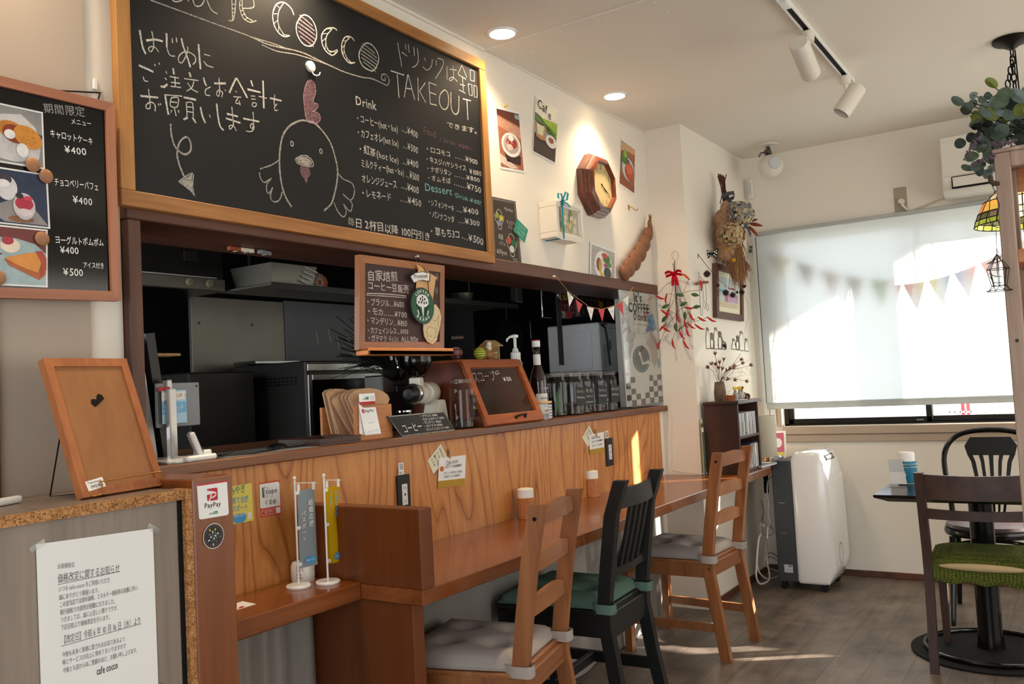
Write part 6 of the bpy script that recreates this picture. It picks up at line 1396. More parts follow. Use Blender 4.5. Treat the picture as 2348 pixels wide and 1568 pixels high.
for k in range(6): b.use('light_grey'); b.box(q+Vector((-.07+.028*k, 0, 0))+n*.003, (.010, .018, .004), M3, .001)
build(b, 'control_panel', t)
b = MB('grey_plastic'); b.use('grey_side')
F2 = Fr((0, 1.2735, 0), (1, 0, 0), (0, 0, 1)); b.ell(F2, (5.40, .21), .045, .062, .004, .0028, 'grey_side'); build(b, 'tank_window', t, 0)
for x, y in ((5.285, 1.585), (5.575, 1.585), (5.285, 1.350), (5.575, 1.350)):
    b = MB('black_plastic'); b.cyl((x-.012, y, .022), (x+.012, y, .022), .022, None, 18); b.bx(x-.016, x+.016, y-.012, y+.012, .03, .052, .003); build(b, 'wheel', t)
b = MB('grey_plastic'); b.bx(5.30, 5.50, 1.60, 1.625, .70, .78, .01); b.use('silver'); b.bx(5.29, 5.31, 1.598, 1.622, .69, .735, .006); one(b, 'small_radio', 'small grey box device wedged behind the air cooler top', 'device')
# cords hanging below the table end
def cord(pts, r, m, name, lab):
    P = [Vector(p) for p in pts]; Q = []
    for i in range(len(P)-1):
        p0, p1, p2, p3 = P[max(i-1, 0)], P[i], P[i+1], P[min(i+2, len(P)-1)]
        for k in range(6):
            u = k/6; Q.append(.5*((2*p1)+(-p0+p2)*u+(2*p0-5*p1+4*p2-p3)*u*u+(-p0+3*p1-3*p2+p3)*u**3))
    b = MB(m); b.tube(Q+[P[-1]], r, 7); return one(b, name, lab, 'cord')
SC = 0
cord([(5.5545,1.66,0.7463),(5.6531,1.66,0.7196),(5.687,1.66,0.6923),(5.6169,1.66,0.666),(5.4441,1.66,0.6588),(5.341,1.66,0.6383),(5.3062,1.66,0.5783),(5.3248,1.66,0.4988),(5.2992,1.66,0.4513),(5.3164,1.66,0.3848),(5.267,1.66,0.3546),(5.2446,1.66,0.3014)], .0042, 'cord_white', 'lamp_cord', 'white lamp cord hanging from the lamp over the table end')
cord([(5.223,1.69,0.3289),(5.1769,1.69,0.3054),(5.1297,1.69,0.2267),(5.1074,1.69,0.1691),(5.0853,1.69,0.112),(5.1243,1.69,0.0606),(5.2115,1.69,0.0386),(5.3168,1.69,0.0381),(5.3352,1.69,0.0726),(5.3154,1.69,0.1277),(5.3045,1.69,0.1745),(5.3559,1.69,0.1936),(5.4549,1.69,0.1652),(5.5167,1.69,0.1403)], .0055, 'cord_white', 'power_cord', 'thick white power cord looping to the floor beside the air cooler')
cord([(5.1473,1.7,0.1605),(5.1771,1.7,0.1108),(5.2891,1.7,0.0528),(5.4556,1.7,0.0208),(5.5448,1.7,0.0152)], .005, 'cord_white', 'power_cord', 'white power cord curving low behind the air cooler wheels')
cord([(5.3916,1.72,0.3671),(5.3306,1.72,0.38),(5.3083,1.72,0.345),(5.347,1.72,0.3096),(5.4701,1.72,0.2788),(5.5701,1.72,0.2751),(5.565,1.72,0.3026),(5.5043,1.72,0.3325),(5.4362,1.72,0.3435)], .003, 'cord_white', 'thin_cable', 'thin white cable looped around the white plug cube')
cord([(5.4341,1.72,0.2653),(5.3717,1.72,0.1791),(5.3464,1.72,0.1324),(5.407,1.72,0.0945),(5.6049,1.72,0.0279)], .0045, 'cord_white', 'power_cord', 'white power cord falling from the lamp lead to the floor')
cord([(5.3883,1.72,0.1565),(5.5049,1.72,0.1374),(5.6087,1.72,0.0941)], .0045, 'cord_white', 'power_cord', 'short white cord arc behind the air cooler side')
cord([(5.4215,1.74,0.5025),(5.4536,1.74,0.4519),(5.4438,1.74,0.4072),(5.4056,1.74,0.3803)], .0022, 'steel_dull', 'thin_cable', 'thin grey cable on the pier under the table end')
c = Vector([(5.3833,1.72,0.3586)][0]); b = MB('cord_white'); b.box(c, (.028, .024, .024), (0, 0, .3), .004); one(b, 'plug_cube', 'white plug cube hanging among the cords under the bar end', 'plug')
b = MB('matt_black'); c = Vector([(5.546,1.74,0.5724)][0]); b.box(c, (.03, .03, .08), (0, .2, .3), .004); b.box(c+Vector((0, 0, .07)), (.05, .03, .05), (0, -.3, .3), .006); one(b, 'cable_bundle', 'dark bundle of adapters tied under the bar table end', 'adapter')
cord([(4.65,1.989,1.1394),(4.65,1.9792,1.1267),(4.65,1.9796,1.0399),(4.65,1.9914,0.941),(4.65,1.99,0.842),(4.65,1.9914,0.7803)]+[(4.650, 1.86, .757), (4.665, 1.812, .754), (4.69, 1.80, .754)], .0024, 'warm_white', 'wall_cable', 'thin white cable running down the pier edge onto the bar table')

# ---------------------------------------------------------------- on the countertop, z 1.141
CT = 1.141
# wooden display board seen from behind on a wire stand, on the cabinet
t = thing('easel_board', 'worn wooden menu board seen from behind on the cabinet top', 'board', (1.155, 1.81, 1.106))
tilt = math.atan2(.112, .304); G = Fr((1.048, 1.790, 1.1095), (1, .14, 0), (-.14*math.sin(tilt), math.sin(tilt), math.cos(tilt))); w_, h_ = .220, .324
wood('worn_wood', '#8a5a34', '#a8713f', 'z', 5, .6, .8)
b = MB('pink_wood'); fw = .020
wood('old_frame', '#94552e', '#b06c3e', 'z', 9, .5, .5); b.use('old_frame')
b.prism(G, [(0, 0), (w_, 0), (w_, fw), (0, fw)], -.016, .004); b.prism(G, [(0, h_-fw), (w_, h_-fw), (w_, h_), (0, h_)], -.016, .004); b.prism(G, [(0, fw), (fw, fw), (fw, h_-fw), (0, h_-fw)], -.016, .004); b.prism(G, [(w_-fw, fw), (w_, fw), (w_, h_-fw), (w_-fw, h_-fw)], -.016, .004); build(b, 'frame', t)
b = MB('worn_wood'); b.prism(G, [(.015, .015), (w_-.015, .015), (w_-.015, h_-.015), (.015, h_-.015)], -.010, 0); build(b, 'back_panel', t)
b = MB('dark_metal'); H = Fr(G.p(.100, .214), (.86, .5*G.v.y, .5), G.v); H = Fr(G.p(.098, .205), G.u*.83+G.v*.55, G.v*.83-G.u*.55, G.n)
b.prism(H, [(0, 0), (.034, 0), (.036, .010), (.030, .017), (.022, .014), (.017, .009), (.012, .014), (.006, .018), (-.002, .012)], 0, .0022); build(b, 'hanger_plate', t); 
b = MB('paper'); b.prism(G, [(.018, .012), (.063, .018), (.060, .040), (.015, .034)], .0042, .0046); b.text(G, 'Takemoto', (.020, .027), .008, 'ink', (.056, .031), .005); b.text(G, '19046', (.024, .016), .011, 'ink', (.058, .021), .005); build(b, 'paper_label', t, 0)
t = thing('wire_easel', 'thin wire easel stand holding the worn wooden board', 'stand', (1.155, 1.81, 1.106))
b = MB('dark_metal'); r_ = .0018
b.tube([(1.058, 1.875, 1.268), (1.064, 1.942, 1.1085), (1.12, 1.90, 1.1085), (1.24, 1.96, 1.1085), (1.25, 1.90, 1.25)], r_, 6)
b.tube([(1.16, 1.92, 1.1085), (1.10, 1.79, 1.1085)], r_, 6); b.use('brass')
f0, f1 = G.p(.048, .0, .010), G.p(.214, .0, .010)
for f in (f0, f1): b.tube([f+Vector((-.03, -.006, -.0015)), f, f+G.v*.026, f+G.v*.030-G.n*.002], r_, 6)
b.tube([f0+G.v*.028, f1+G.v*.032], .0014, 6); build(b, 'wire_frame', t)
b = MB('white_plastic'); b.box((*(0.9411,1.896), 1.115), (.09, .016, .016), (0, 0, R(20)), .006, 3); one(b, 'white_marker', 'white plastic stick lying on the cabinet top at the left edge', 'marker')
b = MB('plastic_clear'); b.box((*(0.9186,1.7435), 1.1075), (.012, .010, .003), None, .001); one(b, 'clear_chip', 'tiny clear plastic chip on the cabinet edge', 'chip')

# folders standing beside the hatch jamb
for k, (x, w, h, m, lab, ya, yb) in enumerate(((1.468, .016, .345, 'light_grey', 'pale grey folder standing nearest the jamb', 2.175, 2.36), (1.484, .014, .340, 'plastic_clear', 'clear folder of papers, second from the jamb', 2.175, 2.36), (1.514, .028, .360, 'black_plastic', 'thick black binder standing beside the tablet stand', 2.17, 2.38), (1.530, .014, .342, 'leaf', 'green striped folder leaning right of the black binder', 2.175, 2.36))):
    G = Fr((x, ya, CT), (0, 1, 0), (-.13, 0, 1), (-1, 0, -.13)); b = MB(m if k != 1 else 'white_plastic'); b.prism(G, [(0, 0), (yb-ya, 0), (yb-ya, h), (0, h)], -w, 0)
    if k == 3:
        Q = Fr((x, ya-.0005, CT), (1, 0, 0), (-.13, 0, 1), (0, -1, 0)); Q.o = Q.o+Vector((0, 0, 0)); b.use('straw'); b.fp(Q, [(0, h*.72), (w, h*.68), (w, h), (0, h)], .0006); b.use('paper'); b.fp(Q, [(w*.6, h*.5), (w, h*.45), (w, h*.7), (w*.8, h*.72)], .0008); b.fp(Q, [(0, .02), (w, .02), (w, .10), (0, .11)], .0006)
    one(b, 'file_folder', lab, 'folder', 'folders by the hatch jamb')
# tablet on a white stand
t = thing('tablet_stand', 'white payment tablet stand with a grey tablet seen from behind', 'tablet', (1.53, 2.11, CT))
b = MB('white_gloss'); b.bx(1.415, 1.505, 2.015, 2.16, CT, CT+.012, .005); b.bx(1.490, 1.514, 2.105, 2.125, CT+.01, CT+.20, .003); b.use('plastic_clear'); b.bx(1.43, 1.50, 2.004, 2.016, CT, CT+.010, .002); build(b, 'stand', t)
b = MB('silver'); b.use('grey_plastic'); tb = [(1.4671,1.3653),(1.6098,1.3632),(1.5949,1.2508),(1.4685,1.255)]; G = FY(2.14)
b.bx(1.470, 1.612, 2.136, 2.143, 1.235, 1.358, .003, 3); b.use('ink'); b.lathe((1.602, 2.136, 1.347), [(.003, 0), (.003, -.0008)], 14, (0, 1, 0)); build(b, 'tablet', t)
b = MB('white_plastic'); b.bx(1.500, 1.516, 2.126, 2.150, 1.336, 1.366, .002); b.use('black_plastic'); b.bx(1.500, 1.516, 2.126, 2.150, 1.366, 1.370, .001); build(b, 'clamp', t)
t = thing('promo_card', 'blue and white payment lottery card clipped on the tablet back', 'card', (1.53, 2.12, 1.24))
b = MB('paper'); mat('card_blue', '#6fb4dc', .4); mat('card_pale', '#a9d3ea', .4)
G = Fr((0, 2.122, 0), (1, 0, 0), (0, 0, 1)); x0, x1, z0, z1 = 1.478, 1.557, 1.245, 1.337
b.use('card_pale'); b.bx(x0, x1, 2.122, 2.1228, z0, z1, .0003); b.fp(G, [(x0, z0+.025), (x1, z0+.03), (x1, z0+.06), (x0, z0+.06)], .0006, 'card_blue'); b.fp(G, [(x0, z1-.028), (x1-.004, z1-.026), (x1-.007, z1-.015), (x1-.003, z1-.004), (x0, z1-.006)], .0008, 'paper')
b.text(G, '超還元祭', (x0+.012, z1-.021), .013, 'mustard', (x1-.012, z1-.019), .0012); b.text(G, 'PayPay', (x0+.008, z1-.037), .014, 'red', (x0+.048, z1-.036), .0012); b.text(G, 'スクラッチ', (x0+.005, z0+.032), .021, 'paper', (x1-.010, z0+.036), .0012); b.text(G, 'くじ', (x0+.020, z0+.014), .018, 'red_paper', (x0+.048, z0+.015), .0012)
b.use('red'); b.bx(x0-.01, x0+.028, 2.1215, 2.1225, z1-.001, z1+.010, .001); build(b, 'card_face', t, 0)
# card reader
t = thing('card_reader', 'small white card reader with tilted dark screen on the counter', 'card reader', (1.50, 2.03, CT))
b = MB('white_gloss'); b.box((1.515, 2.035, CT+.009), (.105, .060, .016), (0, 0, R(6)), .005); b.box((1.55, 2.05, CT+.02), (.035, .04, .016), (0, 0, R(6)), .004); build(b, 'base', t)
G = Fr((1.530, 2.015, CT+.018), (.45, .9, 0), (-.42, 0, .9)); b = MB('white_gloss'); b.prism(G, [(0, 0), (.05, 0), (.05, .070), (0, .070)], -.016, 0, .004); build(b, 'reader_body', t)
b = MB('black_gloss'); b.prism(G, [(.003, .006), (.047, .006), (.047, .067), (.003, .067)], 0, .0015); build(b, 'screen', t)
b = MB('black_plastic'); b.box((1.635, 2.06, CT+.004), (.05, .014, .008), (0, 0, .2), .002); b.box((1.60, 2.09, CT+.012), (.03, .012, .035), (0, .7, .4), .003); one(b, 'black_pen', 'black clip and pen lying right of the card reader', 'pen')
b = MB('black_plastic'); b.tube([(1.62, 2.06, CT+.003), (1.70, 2.02, CT+.003), (1.80, 2.05, CT+.004), (1.88, 2.10, CT+.004), (1.96, 2.08, CT+.004)], .003, 6); b.lathe((1.88, 2.12, CT), [(.03, 0), (.03, .008), (.022, .016), (.01, .018)], 18); one(b, 'coiled_cable', 'black cable and puck on the counter left of the dark tray', 'cable')
b = MB('steel_dull'); b.use('grey_plastic'); b.bx(1.60, 2.02, 2.018, 2.22, CT, CT+.0016, .0005); one(b, 'counter_mat', 'grey rubber mat on the counter by the card reader', 'mat')
# dark tray
t = thing('wooden_tray', 'dark brown wooden tray on the counter left of the filter box', 'tray', (2.04, 2.08, CT))
b = MB('dark_wood_x'); x0, x1, y0, y1 = 1.955, 2.140, 2.010, 2.20
b.bx(x0, x1, y0, y1, CT+.0016, CT+.008); b.bx(x0, x1, y0, y0+.008, CT+.008, CT+.024, .001); b.bx(x0, x1, y1-.008, y1, CT+.008, CT+.024, .001); b.bx(x0, x0+.008, y0+.008, y1-.008, CT+.008, CT+.024, .001); b.bx(x1-.008, x1, y0+.008, y1-.008, CT+.008, CT+.024, .001); build(b, 'tray_body', t)
# coffee filter box
t = thing('filter_box', 'open wooden box of brown paper coffee filters on the counter', 'box', (2.26, 2.12, CT))
x0, x1 = 2.160, 2.345
b = MB('box_wood'); b.bx(x0, x1, 2.050, 2.062, CT, CT+.118, .001); build(b, 'front_panel', t)
b = MB('box_wood'); b.bx(x0, x1, 2.205, 2.217, CT, CT+.118, .001); build(b, 'back_panel', t)
b = MB('box_wood'); b.bx(x0+.001, x1-.001, 2.062, 2.205, CT, CT+.010); b.bx(x1-.010, x1, 2.062, 2.205, CT+.010, CT+.06); build(b, 'box_base', t)
mat('filter_paper', '#cfa680', .9, var=.08, scale=60); random.seed(8)
for k in range(8):
    y = 2.078+.015*k; a = random.uniform(-.10, .10)-(.25 if k > 4 else 0); cx = 2.255+random.uniform(-.006, .006)-(.045 if k > 4 else 0); z0 = CT+.016
    pts = [(-.030, 0), (.030, 0), (.104, .125)] + [(.104*math.cos(u)*.98, .125+.036*math.sin(u)) for u in (.4, .8, 1.2, 1.57, 1.95, 2.35, 2.75)] + [(-.104, .125)]
    G = Fr((cx, y, z0), (math.cos(a), 0, math.sin(a)), (-math.sin(a), .04, math.cos(a))); b = MB('filter_paper'); b.prism(G, pts, -.003, .003)
    one(b, 'paper_filter', 'brown fan shaped paper coffee filter standing in the wooden box', 'coffee filter', 'paper filters in the wooden box', 0)
# payment table stand
t = thing('payment_stand', 'white payment tent card leaning on the filter box', 'stand', (2.255, 2.035, CT))
b = MB('white_gloss'); G = Fr((0, 2.030, 0), (1, 0, 0), (0, .10, 1)); F0 = FY(2.038)
qf = [(2.1702,1.2527),(2.25,1.2517),(2.2727,1.1588),(2.1918,1.159)]; qt = [(2.1763,1.2996),(2.252,1.2998),(2.2546,1.2712),(2.1767,1.2717)]; qm = [(2.1725,1.2732),(2.2525,1.2727),(2.2542,1.2651),(2.1742,1.2658)]
b.prism(FY(2.044), qt, -.001, .001); b.prism(FY(2.041), qf, -.0005, .001); b.prism(FY(2.046), [(2.1754,1.2673),(2.1936,1.2532),(2.1919,1.1591),(2.1711,1.1665)], -.001, .001); build(b, 'card_body', t, 0)
b = MB('red'); b.prism(FY(2.0395), [(2.1708,1.2717),(2.2486,1.2727),(2.2516,1.2516),(2.1716,1.2512)][0:1]+[(2.2486,1.2727),(2.2479,1.2623),(2.1703,1.263)], 0, .0006); F0 = FY(2.0395)
tl, tr, br, bl = [Vector(p) for p in qf]
def uv(u, v): return tuple(tl.lerp(tr, u).lerp(bl.lerp(br, u), v))
b.fp(F0, [uv(.10, .06), uv(.24, .055), uv(.26, .19), uv(.12, .20)], .0008, 'red'); b.text(F0, 'P', uv(.14, .185), .010, 'paper', uv(.23, .18), .0014); b.text(F0, 'PayPay', uv(.28, .18), .013, 'ink', uv(.84, .15), .0008); b.text(F0, 'スキャンして支払う', uv(.22, .90), .004, 'ink_soft', uv(.88, .86), .0008); b.text(F0, 'コードをスキャン', uv(.3, .60), .005, 'ink_soft', uv(.75, .57), .0008)
tl, tr, br, bl = [Vector(p) for p in qt]
b.text(F0, 'LINE', uv(.10, .75), .005, 'ink', uv(.32, .70), .0008); b.fp(F0, [uv(.36, .42), uv(.52, .40), uv(.52, .72), uv(.36, .74)], .0006, 'green_ink'); b.text(F0, 'でお支払い', uv(.60, .50), .005, 'ink', uv(.95, .45), .0008); b.text(F0, 'できます', uv(.62, .78), .005, 'ink', uv(.9, .73), .0008); build(b, 'printing', t, 0)
# coffee grinder
t = thing('coffee_grinder', 'cream electric coffee grinder with black bean hopper behind the price card', 'coffee grinder', (2.66, 2.17, CT))
A, B = Vector((2.545, 2.135, 1.288)), Vector((2.80, 2.225, 1.290)); ax = (B-A).normalized()
mat('cream_paint', '#d8d3c4', .3, coat=.3)
b = MB('cream_paint'); b.lathe(A+ax*.075, [(.037, 0), (.038, .01), (.038, .075), (.039, .08), (.043, .085), (.044, .10), (.044, .165), (.041, .178), (.030, .184)], 36, ax); build(b, 'motor_housing', t)
b = MB('chrome'); b.lathe(A+ax*.030, [(.036, 0), (.040, .006), (.040, .018), (.034, .022), (.034, .045)], 36, ax); 
for u in (.108, .142): b.lathe(A+ax*u, [(.0392, 0), (.0392, .004)], 36, ax) if u < .12 else b.lathe(A+ax*u, [(.0444, .02), (.0444, .024)], 36, ax)
build(b, 'chrome_ring', t)
b = MB('black_plastic'); b.lathe(A, [(.006, -.012), (.020, -.010), (.028, 0), (.030, .012), (.034, .020), (.034, .030)], 30, ax)
for k in range(24):
    q = Vector((0, 0, 1)).rotation_difference(ax).to_matrix(); a = k*PI/12; b.cyl(A+ax*.012+q @ Vector((.031*math.cos(a), .031*math.sin(a), 0)), A+ax*.030+q @ Vector((.035*math.cos(a), .035*math.sin(a), 0)), .0016, None, 5)
build(b, 'grind_dial', t)
hp = A+ax*.085
b = MB('cream_paint'); b.box(hp+Vector((0, 0, .045)), (.045, .045, .035), (0, 0, .3), .004); b.prism(FY(2.16), [(2.70, CT), (2.80, CT), (2.775, 1.26), (2.735, 1.26)], -.055, .02, .004); b.box((2.68, 2.17, CT+.006), (.22, .12, .012), (0, 0, .1), .004); build(b, 'body_stand', t)
b = MB('black_gloss'); b.lathe(hp+Vector((0, 0, .060)), [(.014, 0), (.030, .012), (.060, .045), (.064, .065), (.062, .10), (.060, .105)], 36); build(b, 'bean_hopper', t)
b = MB('dark_glass'); b.lathe((2.575, 2.19, CT), [(.026, 0), (.028, .002), (.030, .075), (.030, .08)], 26); b.use('chrome'); b.lathe((2.575, 2.19, CT), [(.027, .078), (.031, .080), (.031, .086), (.027, .088)], 26); one(b, 'steel_beaker', 'dark glass catch cup under the coffee grinder spout', 'cup')
# dark coffee maker and dried dark bunch behind
t = thing('coffee_maker', 'silver and black drip coffee maker behind the grinder', 'coffee maker', (2.74, 2.42, CT))
b = MB('steel_dull'); b.bx(2.67, 2.75, 2.38, 2.48, CT, CT+.23, .006); b.use('black_plastic'); b.bx(2.752, 2.82, 2.375, 2.48, CT, CT+.19, .006); b.bx(2.675, 2.815, 2.372, 2.39, CT+.02, CT+.16, .003); build(b, 'housing', t)
b = MB('dark_glass'); b.lathe((2.75, 2.36, CT+.235), [(.02, -.03), (.045, .0), (.060, .035), (.055, .07), (.03, .085)], 28); b.use('chrome'); b.lathe((2.75, 2.36, CT+.255), [(.060, 0), (.0605, .006)], 28); build(b, 'glass_carafe', t)
t = thing('dark_dry_bunch', 'bunch of dark dried stalks in clear wrap behind the coffee sign', 'bouquet', (2.52, 2.33, 1.30))
b = MB('matt_black'); b.use('dark_wood'); random.seed(14); b.use('matt_black'); hub = Vector((2.66, 2.32, 1.40))
for k in range(130):
    q = Vector([(2.4394,2.3,1.4703)][0])+Vector((random.gauss(0, .035), random.gauss(0, .03), random.gauss(.01, .05))); b.tube([hub+Vector([random.gauss(0, .015) for _ in range(3)]), hub.lerp(q, .6)+Vector((0, 0, .012)), q], .0016, 4)
b.ball(hub+Vector((-.01, 0, -.02)), .030, (1.2, .8, .9)); build(b, 'stalks', t)
b = MB('plastic_clear'); b.rings([[Vector(p) for p in l] for l in ([(2.5086,2.29,1.3993),(2.5561,2.29,1.3648)], [(2.4484,2.31,1.446),(2.5288,2.31,1.3731)], [(2.3812,2.3,1.4732),(2.4826,2.3,1.3952)], [(2.3972,2.29,1.5267),(2.4475,2.29,1.5028)])], False, False); build(b, 'clear_wrap', t)
# clip top glass jars
def jar(x, y, h, r, lab, words, fill, lblside, grp=None):
    t = thing('glass_jar', lab, 'jar', (x, y, CT), 0, grp); z = CT
    b = MB('glass'); b.lathe((x, y, z), [(r*.90, .001), (r, .008), (r, h*.74), (r*.96, h*.80), (r*.84, h*.86), (r*.84, h*.89)], 32, (0, 0, 1)); build(b, 'jar_glass', t)
    b = MB('glass'); b.lathe((x, y, z), [(r*.88, h*.90), (r*.90, h*.925), (r*.86, h*.97), (r*.55, h*1.0)], 32); b.use('silver'); b.tube([(x+r*.87*math.cos(k*.2618), y+r*.87*math.sin(k*.2618), z+h*.895) for k in range(24)], .0016, 6, True); b.tube([(x+r*.90*math.cos(k*.2618), y+r*.90*math.sin(k*.2618), z+h*.93) for k in range(24)], .0012, 6, True)
    b.tube([(x+r*.9, y-.008, z+h*.90), (x+r*1.18, y-.010, z+h*.93), (x+r*1.14, y-.010, z+h*.80), (x+r*1.0, y-.008, z+h*.86)], .0012, 5); build(b, 'clip_lid', t)
    if fill:
        mat('beans', '#2a1a10', .45, bump=.8, scale=130) if 'beans' not in MATS else None
        b = MB('beans'); b.lathe((x, y, z+.004), [(r*.9, 0), (r*.95, h*fill), (r*.3, h*fill+.006)], 26); o = build(b, 'coffee_beans', t); o['kind'] = 'stuff'
    a = lblside; G = Fr((x+math.sin(a)*r*1.03, y-math.cos(a)*r*1.03, z), (math.cos(a), math.sin(a), 0), (0, 0, 1)); b = MB('slate'); b.prism(G, [(-.032, h*.20), (.030, h*.22), (.034, h*.60), (-.030, h*.66)], 0, .001)
    for i, (s, k) in enumerate(words): b.text(G, s, (-.026, h*.50-.026*i), k, 'chalk', (.026, h*.49-.026*i), .0016)
    build(b, 'chalk_label', t, 0); return t
jar(2.795, 2.075, .205, .050, 'large clip top glass jar of beans between grinder and display case', (('ブラジル', .020), ('Brazil', .020)), .12, .35)
JG = 'clip top jars left of the poster'
for (x, y), w, lab, f in zip(((3.622, 2.130), (3.746, 2.105), (3.870, 2.125), (3.995, 2.115), (4.118, 2.105)), ((), (('マンデリン', .016), ('Mandheling', .015)), (('モカ', .020), ('イルガチェフ', .015), ('yirgacheffe', .014)), (('カフェインレス', .016), ('Colombia', .016)), (('ガテマラ', .018), ('GUATEMALA', .015))), ('leftmost of the five clip top jars, with green leaves inside', 'second clip top jar from the left, labelled Mandheling', 'middle clip top jar of five, labelled mocha', 'fourth clip top jar, labelled decaffeinated', 'rightmost clip top jar beside the poster, labelled Guatemala'), (.05, .22, .10, .15, .16)):
    j = jar(x, y, .215, .057, lab, w, f, -.30, JG)
    if not w:
        [bpy.data.objects.remove(c) for c in list(j.children) if c.name.startswith('chalk_label')]
        b = MB('leaf')
        for k in range(5): b.tube([(x-.01+.008*k, y-.02, CT+.01), (x-.02+.012*k, y-.015, CT+.07), (x-.03+.014*k, y-.01, CT+.10+.01*k)], [.002, .007, .001], 6)
        build(b, 'leaves', j)
t = thing('match_box', 'small clear canister with a wooden lid beside the display case', 'canister', (3.33, 2.03, CT))
b = MB('plastic_clear'); b.bx(3.290, 3.375, 2.005, 2.055, CT, CT+.072, .003); b.use('light_grey'); b.bx(3.340, 3.372, 2.003, 2.006, CT+.008, CT+.066); b.use('ink_soft')
for k in range(4): b.bx(3.343, 3.369, 2.002, 2.004, CT+.014+.013*k, CT+.018+.013*k)
build(b, 'canister_body', t); b = MB('light_wood'); b.bx(3.288, 3.377, 2.003, 2.057, CT+.072, CT+.082, .002); build(b, 'lid', t)
# syrup bottle
x, y = 3.505, 2.150
t = thing('syrup_bottle', 'tall amber syrup bottle with a white label right of the display case', 'bottle', (x, y, CT))
mat('amber', '#2a0d08', .06, coat=.5)
b = MB('amber'); b.lathe((x, y, CT), [(.036, 0), (.040, .004), (.040, .165), (.038, .19), (.026, .225), (.018, .25)], 32); build(b, 'syrup', t)
b = MB('glass'); b.lathe((x, y, CT), [(.018, .25), (.0165, .28), (.0165, .335), (.018, .338)], 28); b.use('paper'); b.lathe((x, y, CT), [(.0175, .245), (.0178, .27), (.0172, .30)], 28, (0, 0, 1), False); build(b, 'bottle_neck', t)
b = MB('white_gloss'); b.lathe((x, y, CT), [(.0185, .335), (.0195, .337), (.0195, .362), (.018, .364)], 28); b.use('red'); b.lathe((x, y, CT), [(.0185, .3645), (.0185, .3685)], 28); build(b, 'cap', t)
b = MB('paper'); pts = []
for z in (.02, .115): pts.append([(x+.0408*math.sin(a), y-.0408*math.cos(a), CT+z) for a in [(-1.35+k*.15) for k in range(17)]])
b.rings(pts, False, False)
G = Fr((x-.0115, y-.0400, CT), (.92, -.4, 0), (0, 0, 1)); G = Fr((x-.018, y-.0375, CT), (.9, -.43, 0), (0, 0, 1)); b.text(G, 'MONIN', (-.016, .088), .015, 'ink', (.030, .088), .0016); b.use('ink'); b.stroke(G, [(0, .05), (.006, .07), (.01, .05), (.016, .068)], .0016, .0014); b.use('orange'); b.fe(G, (.012, .035), .010, .006, .0012); b.use('steel_dull'); b.text(G, 'LE SIROP', (-.016, .135), .012, 'light_grey', (.028, .135), .0022); build(b, 'bottle_label', t, 0)
# standing poster
t = thing('coffee_poster', 'tall wrapped poster reading coffee o clock leaning at the hatch end', 'poster', (4.43, 2.03, CT))
q = [Vector(p) for p in [(4.1828,1.8006),(4.6545,1.8148),(4.6683,1.1649),(4.2015,1.1553)]]; tl, tr, br, bl = q; F = FY(2.030)
def uv(u, v): return tuple(tl.lerp(tr, u).lerp(bl.lerp(br, u), v))
def E2(m, u, v, ru, rv, h, n=26): b.fp(F, [uv(u+ru*math.cos(2*PI*k/n), v+rv*math.sin(2*PI*k/n)) for k in range(n)], h, m)
def P2(m, pts, h): b.fp(F, [uv(*p) for p in pts], h, m)
mat('poster_bg', '#e6e2da', .35, coat=.3)
b = MB('poster_bg'); b.prism(F, [tuple(p) for p in q], -.006, 0)
P2(cm('#bcb9b8', .4), [(.0, .28), (.06, .24), (.16, .28), (.22, .36), (.30, .42), (.26, .50), (.2, .58), (.05, .62), (.0, .60)], .0004); P2(cm('#b9a8a0', .4), [(.66, .40), (.84, .38), (.94, .46), (.94, .62), (.82, .70), (.70, .62), (.62, .50)], .0004); P2(cm('#d8c2b8', .4), [(.78, .02), (.9, .04), (.86, .14), (.84, .20), (.92, .24), (.8, .25), (.76, .16)], .0004)
P2(cm('#5f93bd', .4), [(.74, .235), (.88, .22), (.93, .31), (.95, .36), (.86, .375), (.66, .385), (.63, .365), (.72, .33)], .0008)
for i in range(8):
    for j in range(5):
        v0 = .76+.048*j; u0 = .125*i
        if .27 < u0+.06 < .68 and v0 < .86: continue
        P2(cm('#4c4a48', .4) if (i+j) % 2 else cm('#e4e2de', .4), [(u0, v0), (u0+.125, v0), (u0+.125, v0+.048), (u0, v0+.048)], .0006)
P2('poster_bg', [(.40, .40), (.56, .42), (.58, .48), (.70, .52), (.74, .62), (.66, .72), (.64, .82), (.56, .87), (.44, .87), (.30, .82), (.22, .72), (.16, .62), (.22, .52), (.36, .48)], .0008)
for s in (-1, 1): P2(cm('#cfcac4', .4), [(.46+s*.12, .39), (.46+s*.26, .385), (.46+s*.30, .43), (.46+s*.2, .45), (.46+s*.10, .43)], .0010)
E2(cm('#35484c', .3), .46, .615, .24, .115, .0012); E2(cm('#4f7a80', .3), .46, .615, .225, .106, .0016); E2(cm('#3a4a4e', .3), .47, .612, .19, .092, .0020)
P2('poster_bg', [(.40, .545), (.46, .565), (.445, .575), (.49, .645), (.62, .635), (.62, .615), (.69, .648), (.62, .672), (.62, .655), (.47, .665), (.41, .58), (.375, .58)], .0024)
E2(cm('#7fb0c4', .4), .95, .66, .05, .045, .0010)
BOLD = .03
b.text(F, "It's", uv(.36, .128), .070, 'ink', uv(.60, .125), .0012); b.text(F, "COFFEE", uv(.20, .212), .072, 'ink', uv(.78, .222), .0012); b.text(F, "O'clock!", uv(.32, .278), .058, 'ink', uv(.72, .290), .0012); BOLD = 0
b.text(F, 'time for a cup', uv(.40, .325), .012, 'steel_dull', uv(.72, .332), .0012)
build(b, 'poster_print', t, 0)
